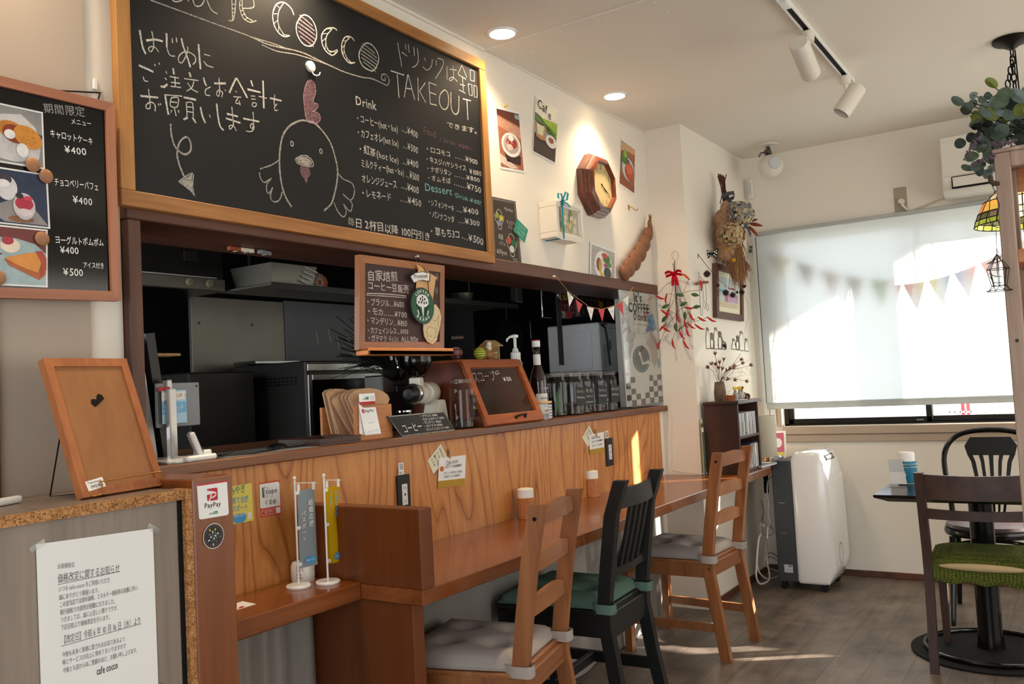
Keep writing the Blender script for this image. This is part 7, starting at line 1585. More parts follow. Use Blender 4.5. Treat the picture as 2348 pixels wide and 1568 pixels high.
b = MB('clear'if False else 'plastic_clear'); b.prism(F, [uv(-.012, -.004), uv(1.01, -.004), uv(1.015, 1.01), uv(-.01, 1.012)], .0050, .0054); build(b, 'clear_sleeve', t, 0)
b = MB('dark_wood_x'); b.prism(F, [uv(-.012, -.012), uv(1.01, -.010), uv(1.01, -.002), uv(-.012, -.004)], -.008, .007); build(b, 'top_rod', t)
# red and white bunting across the hatch end
t = thing('small_bunting', 'little string of red and white dotted pennants across the hatch corner', 'bunting', (3.85, 1.99, 1.72))
pl = [(3.4431,1.7879),(3.5495,1.7263),(3.6266,1.7019),(3.7532,1.662),(3.8816,1.6571),(4.0308,1.684),(4.1364,1.7121),(4.2644,1.7942)]
b = MB('straw'); b.tube([(p[0], 1.985, p[1]) for p in pl], .0014, 5); build(b, 'cord', t)
for i, (a, c, tip) in enumerate((((3.5371,1.7255), (3.5967,1.7002), (3.5497,1.6545)), ((3.6168,1.6909), (3.6791,1.6711), (3.635,1.6273)), ((3.722,1.6627), (3.7934,1.6574), (3.7587,1.5961)), ((3.8392,1.6552), (3.9102,1.6584), (3.8784,1.5936)), ((3.9446,1.6643), (4.0201,1.679), (4.0058,1.6067)), ((4.0459,1.6848), (4.1201,1.7067), (4.1213,1.6381)), ((4.1265,1.7162), (4.193,1.743), (4.1854,1.6869)))):
    b = MB('red_paper' if i % 2 else 'paper'); F = FY(1.984); b.prism(F, [a, c, tip], -.0004, .0004)
    if i % 2 == 0:
        for k in range(7): u, v = random.random()*.5+.1, random.random()*.5+.1; q = Vector(a)+(Vector(c)-Vector(a))*u*(1-v*.5)+(Vector(tip)-Vector(a))*v*.7; b.fe(F, q, .0022, .0022, .0010, 'steel_dull', 6)
    build(b, 'pennant', t, 0)
c = (3.4654,1.7934); b = MB('paper_cream'); b.lathe((c[0], 2.018, c[1]), [(.003, 0), (.003, -.008), (.006, -.010), (.005, -.015)], 12, (0, 1, 0)); one(b, 'push_pin', 'cream push pin in the lintel at the left end of the small bunting', 'pin')

# ---------------------------------------------------------------- scone display case
t = thing('display_case', 'slanted wooden display case with glass door for scones on the counter', 'display case', (3.05, 2.15, CT))
x0, x1, yf, yt, yb, zt = 2.835, 3.272, 2.002, 2.115, 2.36, 1.408
fx = Fr((x0, 0, 0), (0, 1, 0), (0, 0, 1), (-1, 0, 0)); side = [(yf, CT), (yb, CT), (yb, zt), (yt, zt)]
b = MB('case_side'); b.prism(fx, side, -.012, 0, .001); build(b, 'side_panel', t)
b = MB('case_side'); b.prism(Fr((x1, 0, 0), (0, 1, 0), (0, 0, 1), (-1, 0, 0)), side, 0, .012, .001); build(b, 'side_panel', t)
b = MB('case_side'); b.bx(x0+.012, x1-.012, yb-.012, yb, CT, zt-.004); build(b, 'back_panel', t)
b = MB('case_wood'); b.bx(x0-.003, x1+.003, yt-.004, yb+.003, zt-.002, zt+.010, .002); b.bx(x0+.012, x1-.012, yf+.02, yb-.012, CT, CT+.010); build(b, 'case_top', t)
G = Fr((x0, yf-.012, CT+.004), (1, 0, 0), (0, yt-yf, zt-CT)); L_ = math.hypot(yt-yf, zt-CT); w_ = x1-x0; k = .034
b = MB('case_wood')
for a0, a1, b0, b1 in ((0, w_, 0, .044), (0, w_, L_-k, L_), (0, k, .044, L_-k), (w_-k, w_, .044, L_-k)): b.prism(G, [(a0, b0), (a1, b0), (a1, b1), (a0, b1)], -.010, .008, .0012)
dr = build(b, 'door', t)
b = MB('dark_glass'); MATS['dark_glass']; b.use('glass'); b.prism(G, [(k-.004, .040), (w_-k+.004, .040), (w_-k+.004, L_-k+.004), (k-.004, L_-k+.004)], -.003, -.001); build(b, 'glass_pane', dr)
b = MB('black_wire'); c0 = G.p(w_*.58, .022, .008); b.tube([c0+Vector((-.035, 0, 0)), c0+Vector((-.026, 0, .002))+G.n*.016, c0+Vector((.026, 0, .004))+G.n*.016, c0+Vector((.035, 0, 0))], [.005, .004, .004, .005], 8); b.ball(c0+Vector((-.035, 0, 0)), .008); b.ball(c0+Vector((.035, 0, 0)), .008); build(b, 'handle', dr)
b = MB('marker')
b.text(G, 'スコーン', (.040, L_-.098), .058, 'chalk_rose', (.205, L_-.092), -.0004); b.text(G, 'チョコ', (.190, L_-.068), .024, 'marker', (.245, L_-.064), -.0004); b.text(G, '¥150', (.255, L_-.100), .028, 'marker', (.318, L_-.098), -.0004); build(b, 'glass_lettering', dr, 0)
t = thing('scone_plate', 'white plate with a brown scone inside the display case', 'plate', (2.96, 2.14, CT+.010))
b = MB('white_gloss'); b.lathe((2.965, 2.12, CT+.0105), [(.03, 0), (.035, .002), (.060, .009), (.061, .011), (.034, .004)], 32); build(b, 'plate', t)
mat('scone', '#a5764a', .9, var=.2, scale=40, bump=.5)
b = MB('scone'); b.ball((2.962, 2.12, CT+.026), .030, (1.25, .95, .62), 16); b.ball((2.975, 2.11, CT+.030), .022, (1.2, 1, .6), 14); one(b, 'scone', 'brown scone lying on the white plate in the display case', 'scone', None, 60)
# things on the case top
ZC = zt+.010
t = thing('wire_basket', 'round black wire basket with a wooden handle on the display case', 'basket', (2.975, 2.215, ZC))
b = MB('black_wire'); cx, cy = 2.975, 2.215
for z, r in ((.0015, .040), (.02, .058), (.045, .070)): b.tube([(cx+r*math.cos(k*.2618), cy+r*math.sin(k*.2618), ZC+z) for k in range(24)], .0016, 5, True)
for k in range(16): a = k*PI/8; b.tube([(cx+r*math.cos(a), cy+r*math.sin(a), ZC+z) for z, r in ((.0015, .040), (.02, .058), (.045, .070))], .0014, 5)
for s in (-1, 1): b.tube([(cx+s*.069, cy, ZC+.045), (cx+s*.055, cy, ZC+.075), (cx+s*.028, cy, ZC+.095)], .0016, 5)
build(b, 'wire_bowl', t); b = MB('walnut_chair'); b.cyl((cx-.034, cy, ZC+.096), (cx+.034, cy, ZC+.100), .0085, None, 14); build(b, 'wooden_handle', t)
mat('dull_pink', '#a06a68', .8, var=.15, scale=50)
b = MB('dull_pink'); b.ball((cx-.012, cy+.004, ZC+.033), .028, (1.1, 1, .95), 16); one(b, 'pink_ball', 'dull pink ball in the wire basket', 'ball')
mat('lime_ball', '#b4b83c', .7)
b = MB('lime_ball'); c = Vector((cx+.052, cy-.075, ZC+.026)); b.ball(c, .026, (1, 1, 1.02), 18); b.use('ink')
for z in (-.016, -.006, .004, .014): r = math.sqrt(.0263**2-z*z); b.tube([c+Vector((r*math.cos(k*.3), r*math.sin(k*.3), z)) for k in range(21)], .0012, 4, True)
one(b, 'yellow_ball', 'yellow green ball with dark bands beside the wire basket', 'ball')
t = thing('straw_hen', 'straw hen figure with fanned feathers on the display case', 'figurine', (3.06, 2.18, ZC))
b = MB('straw'); random.seed(4); c = Vector((3.160, 2.185, ZC+.030)); b.ball(c+Vector((0, 0, -.004)), .026, (1.3, 1, .9), 14)
for k in range(260):
    d = Vector((random.gauss(0, 1), random.gauss(0, .6), random.gauss(.15, .7))).normalized(); p = c+d*.018; q = p+d*random.uniform(.024, .040); q.z = max(q.z, ZC+.003); b.tube([p, q], [.0018, .0005], 3)
b.cyl((3.160, 2.185, ZC), (3.160, 2.185, ZC+.010), .014, None, 16); build(b, 'feathers', t, 60)
b = MB('paper_cream'); b.ball(c+Vector((-.012, -.012, .038)), .012, (1, .9, 1.15)); b.ball(c+Vector((-.010, -.008, .024)), .014); build(b, 'head', t); b = MB('red'); b.ball(c+Vector((-.012, -.012, .053)), .006, (1, .5, .9)); build(b, 'comb', t)
t = thing('bird_house', 'tiny wooden bird house with a roof on the display case', 'figurine', (3.21, 2.19, ZC))
mat('pale_olive', '#b8a67a', .8)
hx, hy = 3.238, 2.225
b = MB('pale_olive'); b.bx(hx-.030, hx-.026, hy-.025, hy+.025, ZC, ZC+.064); b.bx(hx+.026, hx+.030, hy-.025, hy+.025, ZC, ZC+.064); b.bx(hx-.030, hx+.030, hy+.021, hy+.025, ZC, ZC+.064); b.bx(hx-.030, hx+.030, hy-.025, hy+.025, ZC, ZC+.004); b.bx(hx-.006, hx-.002, hy-.024, hy-.021, ZC+.004, ZC+.064); build(b, 'house_body', t)
b = MB('straw'); b.use('mustard'); mat('roof_tan', '#a58a5a', .8); b.use('roof_tan'); b.prism(Fr((hx-.040, 0, 0), (0, 1, 0), (0, 0, 1), (-1, 0, 0)), [(hy-.040, ZC+.062), (hy-.038, ZC+.067), (hy, ZC+.092), (hy+.038, ZC+.067), (hy+.040, ZC+.062), (hy, ZC+.086)], -.080, 0); build(b, 'roof', t)
t = thing('fox_figure', 'tiny white and orange figure inside the bird house', 'figurine', (hx+.012, hy-.006, ZC+.004))
b = MB('paper'); b.ball((hx+.012, hy-.008, ZC+.018), .011, (1, .8, 1.3)); b.ball((hx+.012, hy-.010, ZC+.036), .010); build(b, 'body', t); b = MB('orange'); b.ball((hx+.011, hy-.009, ZC+.044), .009, (1, 1, .6)); build(b, 'cap', t)
# pump bottle behind the case
x, y = 3.50, 2.265
t = thing('pump_bottle', 'clear pump bottle with a white pump head behind the display case', 'bottle', (x, y, CT))
b = MB('white_plastic'); b.use('paper'); b.lathe((x, y, CT), [(.030, 0), (.031, .003), (.031, .255), (.026, .275), (.021, .285)], 26); b.use('red_paper'); G = Fr((x-.012, y-.0300, CT), (.92, -.4, 0), (0, 0, 1)); b.text(G, 'SYRUP', (-.008, .262), .010, 'steel_dull', (.022, .262), .002); build(b, 'bottle_body', t)
b = MB('white_gloss'); b.lathe((x, y, CT), [(.024, .280), (.0245, .315), (.016, .322), (.013, .335), (.0075, .340), (.0075, .385), (.017, .388), (.018, .400), (.010, .404)], 26); b.tube([(x, y, CT+.394), (x-.035, y+.004, CT+.392), (x-.058, y+.006, CT+.380), (x-.062, y+.006, CT+.368)], [.008, .006, .005, .004], 10); build(b, 'pump_head', t)
# chalk price card
t = thing('price_card', 'small black coffee price card leaning on the counter edge', 'card', (2.48, 2.02, CT))
G = Fr((0, 2.012, CT), (1, 0, 0), (0, .42, .91))
def gp(px): return px
q = [(2.3469,1.1392),(2.6593,1.1395),(2.6502,1.2295),(2.3016,1.2196)]
pts = [(q[0][0], .0), (q[1][0], .0), (q[2][0]-.012, .084), (q[3][0]+.012, .084), (q[3][0]+.028, .045)]
b = MB('slate'); b.prism(G, pts, -.002, 0); b.stroke(G, [(p[0]+(.004 if i in (0, 3, 4) else -.004), p[1]+(.003 if i < 2 else -.003)) for i, p in enumerate(pts)], .0045, .0006, 'chalk_soft', False, True)
xa, xb = pts[0][0], pts[1][0]; w = xb-xa
b.text(G, 'コーヒー', (xa+.020, .014), .040, 'marker', (xa+w*.42, .018), .0008)
for i, s in enumerate(('・ブラジル ¥400', '・モカイルガチェフ ¥500', '・マンデリン ¥600', '・ガテマラ ¥500', '・カフェインレスコーヒー ¥600')): b.text(G, s, (xa+w*.44, .066-.0135*i), .0125, 'marker', (xa+w*(.78, .88, .80, .80, .90)[i], .066-.0135*i), .0008, jit=.05)
build(b, 'card_face', t, 0)

# ---------------------------------------------------------------- dim kitchen behind the hatch
mat('kit_dark', '#2c2c2a', .35, metal=.3); mat('kit_steel', '#737168', .42, metal=.6, var=.15, scale=3); mat('kit_board', '#5d6062', .6, var=.08, scale=6); mat('kit_black', '#0c0c0c', .3)
KU = 0
t = thing('kitchen_worktop', 'dark kitchen base units behind the serving hatch', 'worktop', (3.2, 3.0, 0))
b = MB('kit_dark'); b.bx(1.1, 5.6, 2.72, 3.5, 0, .86, .004); build(b, 'base_unit', t)
b = MB('kit_steel'); b.bx(1.1, 5.6, 2.70, 3.52, .86, .90, .004); build(b, 'top_sheet', t)
b = MB('kit_steel'); b.bx(2.46, 3.0, 3.30, 3.32, .90, 1.775, .002); b.use('kit_black')
for x in (2.50, 2.80): b.lathe((x, 3.299, 1.655), [(.006, 0), (.006, -.002)], 10, (0, 1, 0))
one(b, 'steel_splashback', 'dull stainless splashback panel at the left of the dim kitchen', 'panel')
b = MB('kit_board'); b.bx(3.002, 3.53, 3.29, 3.31, .90, 1.782, .002); b.use('light_grey')
for x, z in ((3.21, 1.60), (3.30, 1.61), (3.36, 1.575)): b.box((x, 3.289, z), (.0016, .001, .07), (0, R(-12), 0))
one(b, 'scratched_board', 'grey scratched board right of the stainless splashback', 'panel')
# oven
t = thing('oven', 'black countertop oven with a silver framed door in the dim kitchen', 'oven', (2.83, 2.95, .90))
x0, x1, y0, y1, z0, z1 = 2.615, 3.12, 2.76, 3.22, .905, 1.452
b = MB('kit_dark'); b.bx(x0, x1, y0, y1, z0, z1, .006); b.use('kit_black')
for i in range(12):
    for j in range(3): b.bx(x0-.001, x0+.001, y0+.05+.026*i, y0+.068+.026*i, z1-.10+.014*j, z1-.092+.014*j)
for i in range(14): b.bx(x0+.05+.02*i, x0+.062+.02*i, y0+.1, y0+.2, z1-.0005, z1+.0008)
build(b, 'body', t)
b = MB('steel'); b.bx(x0+.004, x1-.004, y0-.012, y0, z1-.045, z1-.012, .003); b.bx(x0+.004, x0+.030, y0-.012, y0, z0+.05, z1-.058, .003); b.bx(x0+.030, x1-.004, y0-.012, y0, z1-.085, z1-.058, .003); b.bx(x1-.030, x1-.004, y0-.012, y0, z0+.05, z1-.085, .003); build(b, 'door_frame', t)
b = MB('black_gloss'); b.bx(x0+.030, x1-.030, y0-.008, y0-.001, z0+.06, z1-.085); build(b, 'door_glass', t)
b = MB('kit_dark'); b.bx(2.20, 2.53, 2.98, 3.28, .905, 1.42, .006); b.use('kit_black')
for i in range(9):
    for j in range(3): b.bx(2.199, 2.201, 3.02+.024*i, 3.036+.024*i, 1.34+.014*j, 1.348+.014*j)
one(b, 'dark_appliance', 'dark box appliance left of the oven in the dim kitchen', 'appliance')
b = MB('steel'); b.bx(2.60, 2.86, 3.05, 3.20, 1.456, 1.470, .002); one(b, 'steel_tray', 'thin bright steel tray lying on top of the oven', 'tray')
# overhead hood strip with knobs
t = thing('range_hood', 'dark overhead hood with a steel strip and two round knobs', 'hood', (2.1, 3.0, 1.73))
b = MB('kit_black'); b.bx(1.60, 2.34, 2.92, 3.5, 1.745, 2.45, .004); build(b, 'hood_body', t)
b = MB('kit_steel'); b.bx(1.60, 2.335, 2.905, 2.922, 1.745, 1.795, .003); b.use('light_grey'); b.bx(1.95, 2.29, 2.900, 2.906, 1.794, 1.798); build(b, 'steel_strip', t)
mat('knob_cream', '#8a8668', .5)
for x in (2.160, 2.252): b = MB('knob_cream'); b.lathe((x, 2.906, 1.772), [(.016, 0), (.016, -.012), (.013, -.016)], 18, (0, 1, 0)); build(b, 'knob', t)
b = MB('kit_dark'); b.bx(2.15, 2.215, 2.915, 2.921, 1.855, 1.90, .002); build(b, 'switch_plate', t)
# overhead shelf with tray, fan guard and pots
t = thing('overhead_shelf', 'dark steel shelf hanging high in the kitchen', 'shelf', (3.1, 2.8, 1.75))
b = MB('kit_steel'); b.bx(2.36, 4.16, 2.66, 2.98, 1.748, 1.757, .002); b.use('kit_dark'); b.bx(2.36, 4.16, 2.655, 2.662, 1.735, 1.760); 
for x in (2.5, 3.3, 4.1): b.cyl((x, 2.95, 1.75), (x, 2.95, 2.45), .008, None, 8)
build(b, 'shelf_board', t)
b = MB('kit_steel'); b.rings([[(2.40, 2.70, 1.758), (2.62, 2.70, 1.758), (2.62, 2.92, 1.758), (2.40, 2.92, 1.758)], [(2.385, 2.685, 1.845), (2.635, 2.685, 1.845), (2.635, 2.935, 1.845), (2.385, 2.935, 1.845)]], True, True, False); b.use('light_grey')
for k in range(4): b.box((2.60-.012*k, 2.684, 1.83-.018*k), (.075-.01*k, .002, .006), (0, R(14), 0))
one(b, 'steel_pan', 'deep steel tray on the overhead kitchen shelf', 'tray', None, 20)
b = MB('orange'); mat('dim_orange', '#9a4a22', .6); b.use('dim_orange'); b.lathe((2.76, 2.80, 1.800), [(.040, 0), (.046, .02), (.046, .04)], 24, (.3, 1, 0)); b.use('light_grey')
for k in range(16): a = k*PI/8; b.tube([(2.755+.012*math.cos(a), 2.795, 1.800+.012*math.sin(a)), (2.755+.042*math.cos(a), 2.797, 1.800+.042*math.sin(a))], .002, 4)
one(b, 'small_fan', 'small orange fan with ribbed guard on the overhead shelf', 'fan')
for x, r, lab in ((3.55, .07, 'dull steel bowl on the overhead shelf behind the coffee sign'), (3.85, .06, 'dull steel bowl at the right of the overhead shelf')):
    b = MB('kit_steel'); b.lathe((x, 2.82, 1.758), [(r*.5, 0), (r*.9, .03), (r, .06), (r*1.05, .062)], 26); one(b, 'steel_bowl', lab, 'bowl')
b = MB('steel'); b.bx(4.10, 4.19, 2.64, 2.66, 1.77, 1.90, .004); b.bx(4.09, 4.10, 2.62, 2.66, 1.77, 1.89, .002); one(b, 'steel_bracket', 'bright steel box corner at the end of the overhead shelf', 'bracket')
# soffit clips
for k, (q, w, a, m, lab) in enumerate((((1.8459,1.7696), .052, 0, 'paper_cream', 'pale box clip stuck under the lintel, upper one'), ((1.804,1.7461), .055, .06, 'dim_orange', 'dark and orange clip stuck under the lintel, lower left one'), ((1.9195,1.7613), .060, .30, 'grey_plastic', 'grey wooden clip stuck slanted under the lintel, right one'))):
    b = MB(m); b.box((q[0], 2.19, 1.7725), (w, .016, .012), (0, 0, a), .001); b.use('steel'); b.box((q[0], 2.19, 1.766), (.004, .018, .004), (0, 0, a)); one(b, 'magnet_clip', lab, 'clip', 'clips under the lintel')
# shelf bracket on the left wall
b = MB('light_wood'); b.bx(2.0, 2.11, 2.90, 2.98, 1.482, 1.492, .001); b.use('kit_black'); b.tube([(2.04, 2.95, 1.484), (2.02, 2.95, 1.36), (2.0, 2.99, 1.36)], .004, 6); one(b, 'small_shelf', 'small pale shelf board on the dark kitchen wall behind the folders', 'shelf')
# microwave
t = thing('microwave', 'pale grey microwave seen from its back corner behind the glass jars', 'microwave', (4.8, 2.56, 1.36))
x0, x1, y0, y1, z0, z1 = 4.637, 5.15, 2.40, 2.76, 1.345, 1.652
mat('micro_grey', '#e4e6e6', .5)
b = MB('micro_grey'); b.bx(x0, x1, y0, y1, z0, z1, .008); fx = Fr((x0, 0, 0), (0, 1, 0), (0, 0, 1), (-1, 0, 0))
rr_ = [(y0+.05, z0+.03), (y1-.08, z0+.03), (y1-.08, z1-.05), (y0+.05, z1-.05)]; b.prism(fx, rr_, 0, .006, .005); build(b, 'casing', t)
b = MB('ink_soft'); F = FY(y0)
for i in range(8):
    for j in range(14): b.fe(F, (x0+.04+.009*i, z0+.04+.010*j), .003, .003, .001, 'ink_soft', 6)
for i in range(5): b.fr_(F, x0+.13+.03*i, x0+.15+.03*i, z1-.035, z1-.031, .001)
b.fr_(F, x0+.13, x0+.15, z0+.14, z0+.2, .001); build(b, 'vents', t, 0)
b = MB('black_plastic'); b.tube([(x0+.02, y0-.012, z1-.02), (x0+.06, y0-.012, z1-.03), (x0+.08, y0-.012, z1-.1), (x0+.10, y0-.012, z1-.26)], .006, 8); b.bx(x0+.01, x0+.09, y0-.01, y0, z1-.014, z1-.008); build(b, 'mains_lead', t)
b = MB('kit_dark'); b.bx(4.668, 5.30, 2.36, 2.69, 0, 1.345, .004); one(b, 'dark_cabinet', 'dark cabinet carrying the microwave in the kitchen', 'cabinet')
# wire rack with packets above the microwave
t = thing('wire_rack', 'chrome wire rack of packets hanging above the microwave', 'rack', (4.8, 2.55, 1.70))
b = MB('chrome')
for k in range(15): x = 4.47+.055*k; b.tube([(x, 2.50, 1.88), (x, 2.50, 1.715), (x, 2.52, 1.700), (x, 2.68, 1.700)], .0022, 5)
for z in (1.715, 1.80, 1.88): b.tube([(4.44, 2.50, z), (5.28, 2.50, z)], .0022, 5)
b.tube([(4.44, 2.68, 1.70), (5.28, 2.68, 1.70)], .003, 5); b.tube([(4.43, 2.66, 2.45), (4.43, 2.66, 1.70)], .006, 6); build(b, 'wires', t)
PK = (('#8f2238', 4.48, .17, .13, 'dark pink packet with big lettering in the wire rack'), ('#c9c4bc', 4.62, .12, .15, 'pale packet behind the pink one in the wire rack'), ('#3a3230', 4.76, .15, .14, 'black packet in the middle of the wire rack'), ('#7a1f22', 4.93, .16, .15, 'red packet with a yellow oval in the wire rack'), ('#4a2a28', 5.11, .15, .13, 'dark brown packet at the right of the wire rack'))
for i, (c, x, w, h, lab) in enumerate(PK):
    b = MB(cm(c, .3)); b.box((x+w/2-.02, 2.56+.02*(i % 2), 1.703+h/2), (w, .03, h), (R(-4), 0, 0), .006); F = FY(2.544+.02*(i % 2))
    if i == 0: b.text(F, 'ソリッド', (x-.01, 1.73), .05, 'paper', (x+.13, 1.73), .006); b.use('yellow'); b.fr_(F, x-.01, x+.04, 1.79, 1.825, .006)
    if i == 3: b.fe(F, (x+.06, 1.79), .035, .022, .006, 'yellow')
    one(b, 'food_packet', lab, 'packet', 'packets in the wire rack')
b = MB('light_grey'); b.bx(4.33, 4.45, 2.485, 2.495, 1.675, 1.715, .001); b.text(FY(2.485), '8', (4.345, 1.682), .034, 'ink', None, .001); b.use('red_paper'); b.bx(4.395, 4.46, 2.482, 2.4855, 1.676, 1.714); one(b, 'number_sign', 'grey sign with a black figure 8 below the wire rack', 'sign')
b = MB('silver'); b.lathe((4.21, 2.42, 1.79), [(.017, 0), (.019, -.005), (.017, -.012), (.010, -.014)], 20, (0, 1, 0)); b.tube([(4.21, 2.412, 1.775), (4.212, 2.402, 1.763), (4.218, 2.400, 1.766)], .002, 6); b.use('kit_dark'); b.bx(4.195, 4.235, 2.42, 2.43, 1.40, 2.45); one(b, 'steel_hook', 'round steel hook on a dark post left of the wire rack', 'hook')
# pan and ladle hanging
t = thing('frying_pan', 'black round frying pan hanging on the kitchen wall behind the pump bottle', 'pan', (4.40, 2.9, 1.57))
b = MB('matt_black'); b.lathe((4.405, 2.91, 1.572), [(.115, 0), (.13, -.035), (.127, -.035), (.110, -.004)], 36, (0, 1, 0)); build(b, 'pan_body', t); b = MB('kit_black'); b.box((4.405, 2.90, 1.76), (.022, .012, .16), None, .004); build(b, 'handle', t)
t = thing('ladle', 'grey handled kitchen ladle hanging right of the frying pan', 'ladle', (4.60, 2.85, 1.5))
b = MB('steel'); b.box((4.595, 2.85, 1.64), (.020, .006, .11), None, .003); build(b, 'handle', t); b = MB('kit_black'); b.cyl((4.595, 2.85, 1.585), (4.60, 2.85, 1.50), .005, None, 8); b.ball((4.605, 2.84, 1.475), .035, (1, .6, 1)); build(b, 'bowl', t)
b = MB('kit_dark'); b.bx(3.535, 4.62, 3.30, 3.32, .90, 1.80, .002); b.use('light_grey'); b.bx(4.08, 4.115, 3.29, 3.30, 1.74, 1.80); b.bx(4.14, 4.165, 3.29, 3.30, 1.74, 1.80); one(b, 'kitchen_splash_board', 'dark wall panel behind the frying pan', 'panel')

# ---------------------------------------------------------------- chairs; each is made at the origin facing +y, rear legs at y<0
def leg_ring(b, pts, sx, sy):
    """square section swept through points (x,y,z), upright"""
    b.rings([[(x-sx/2, y-sy/2, z), (x+sx/2, y-sy/2, z), (x+sx/2, y+sy/2, z), (x-sx/2, y+sy/2, z)] for x, y, z in pts], True, True, False)
def rear_curve(x, H, top=-.275, foot=-.255):
    return [(x, foot, 0), (x, -.225, .22), (x, -.198, .40), (x, -.198, .47), (x, -.215, .60), (x, -.242, .78), (x, top, H)]
def ladder_chair(label, loc, rz, group):
    t = thing('ladder_back_chair', label, 'chair', (0, 0, 0), 0, group); H = .945
    for s in (-1, 1):
        b = MB('pine'); leg_ring(b, rear_curve(s*.176, H), .030, .048); build(b, 'rear_leg', t, 25)
        b = MB('pine'); leg_ring(b, [(s*.200, .205, 0), (s*.200, .205, .425)], .036, .036); build(b, 'front_leg', t, 25)
        b = MB('pine'); b.rings([[(s*x-.009, y, z0), (s*x+.009, y, z0), (s*x+.009, y, z1), (s*x-.009, y, z1)] for x, y, z0, z1 in ((.178, -.235, .130, .168), (.199, .195, .130, .168))], True, True, False); build(b, 'side_stretcher', t, 25)
        b = MB('pine'); b.rings([[(s*x-.010, y, .375), (s*x+.010, y, .375), (s*x+.010, y, .438), (s*x-.010, y, .438)] for x, y in ((.182, -.20), (.206, .20))], True, True, False); build(b, 'side_rail', t, 25)
    b = MB('pine_x'); b.bx(-.17, .17, -.212, -.192, .375, .438, .002); b.bx(-.165, .165, -.217, -.21, .392, .398); build(b, 'rear_rail', t)
    b = MB('pine_x'); b.bx(-.19, .19, .190, .210, .375, .438, .002); build(b, 'front_rail', t)
    b = MB('pine_x'); b.prism(FZ(0), [(-.160, -.195), (.160, -.195), (.160, -.175), (.196, -.175), (.215, .228), (-.215, .228), (-.196, -.175), (-.160, -.175)], .436, .450, .003); build(b, 'seat', t)
    for z0, z1, y in ((.875, .918, -.262), (.738, .780, -.238), (.603, .645, -.217)):
        b = MB('pine_x'); n = 12; rows = []
        for i in range(n+1):
            u = i/n*2-1; x = u*.163; yy = y-.012*(1-u*u); top = z1+.022*(1-u*u)**1.0; lo = z0+.004*(1-u*u)
            rows.append([(x, yy-.008, lo), (x, yy+.008, lo), (x, yy+.008, top), (x, yy-.008, top)])
        b.rings(rows, True, True, False); build(b, 'back_slat', t, 25)
    for s in (-1, 1):
        b = MB('matt_black')
        for z, y in ((.905, -.268), (.415, -.200)): b.lathe((s*.1905, y, z), [(.0065, 0), (.0065, .0010)], 14, (s, 0, 0))
        build(b, 'screw_cap', t)
    t.location = loc; t.rotation_euler[2] = rz; t.scale = (1.06, 1.03, 1.0)
    return t
def slat_chair(label, loc, rz):
    t = thing('slat_back_chair', label, 'chair', (0, 0, 0), 0); H = .90; M_ = 'black_paint'
    for s in (-1, 1):
        b = MB(M_); leg_ring(b, rear_curve(s*.178, H, -.285, -.27), .036, .046); build(b, 'rear_leg', t, 25)
        b = MB(M_); leg_ring(b, [(s*.190, .205, 0), (s*.190, .205, .43)], .038, .038); build(b, 'front_leg', t, 25)
        b = MB(M_); b.rings([[(s*x-.009, y, z0), (s*x+.009, y, z0), (s*x+.009, y, z1), (s*x-.009, y, z1)] for x, y, z0, z1 in ((.178, -.24, .150, .190), (.190, .20, .150, .190))], True, True, False); build(b, 'side_stretcher', t, 25)
        b = MB(M_); b.bx(s*.184-.011, s*.184+.011, -.20, .20, .360, .438, .002); build(b, 'side_rail', t)
    b = MB(M_); b.bx(-.18, .18, .02, .045, .152, .188, .002); build(b, 'cross_stretcher', t)
    b = MB(M_); b.bx(-.165, .165, -.214, -.192, .350, .438, .002); build(b, 'rear_rail', t)
    b = MB(M_); b.bx(-.18, .18, .192, .214, .365, .438, .002); build(b, 'front_rail', t)
    b = MB(M_); b.prism(FZ(0), [(-.158, -.195), (.158, -.195), (.158, -.172), (.205, -.172), (.210, .232), (-.210, .232), (-.205, -.172), (-.158, -.172)], .436, .452, .003); build(b, 'seat', t)
    for z0, z1, y, c in ((.800, .872, -.262, .018), (.560, .590, -.212, .006)):
        b = MB(M_); rows = []
        for i in range(13):
            u = i/12*2-1; yy = y-c*(1-u*u); rows.append([(u*.163, yy-.009, z0), (u*.163, yy+.009, z0), (u*.163, yy+.009, z1-.006*(1-u*u)), (u*.163, yy-.009, z1-.006*(1-u*u))])
        b.rings(rows, True, True, False); build(b, 'top_rail' if z0 > .7 else 'lower_rail', t, 25)
    for x in (-.078, -.026, .026, .078):
        b = MB(M_); leg_ring(b, [(x, -.218, .585), (x, -.250, .70), (x, -.275, .805)], .022, .012); build(b, 'back_slat', t, 25)
    t.location = loc; t.rotation_euler[2] = rz; t.scale = (1.05, 1.03, 1.045)
    return t
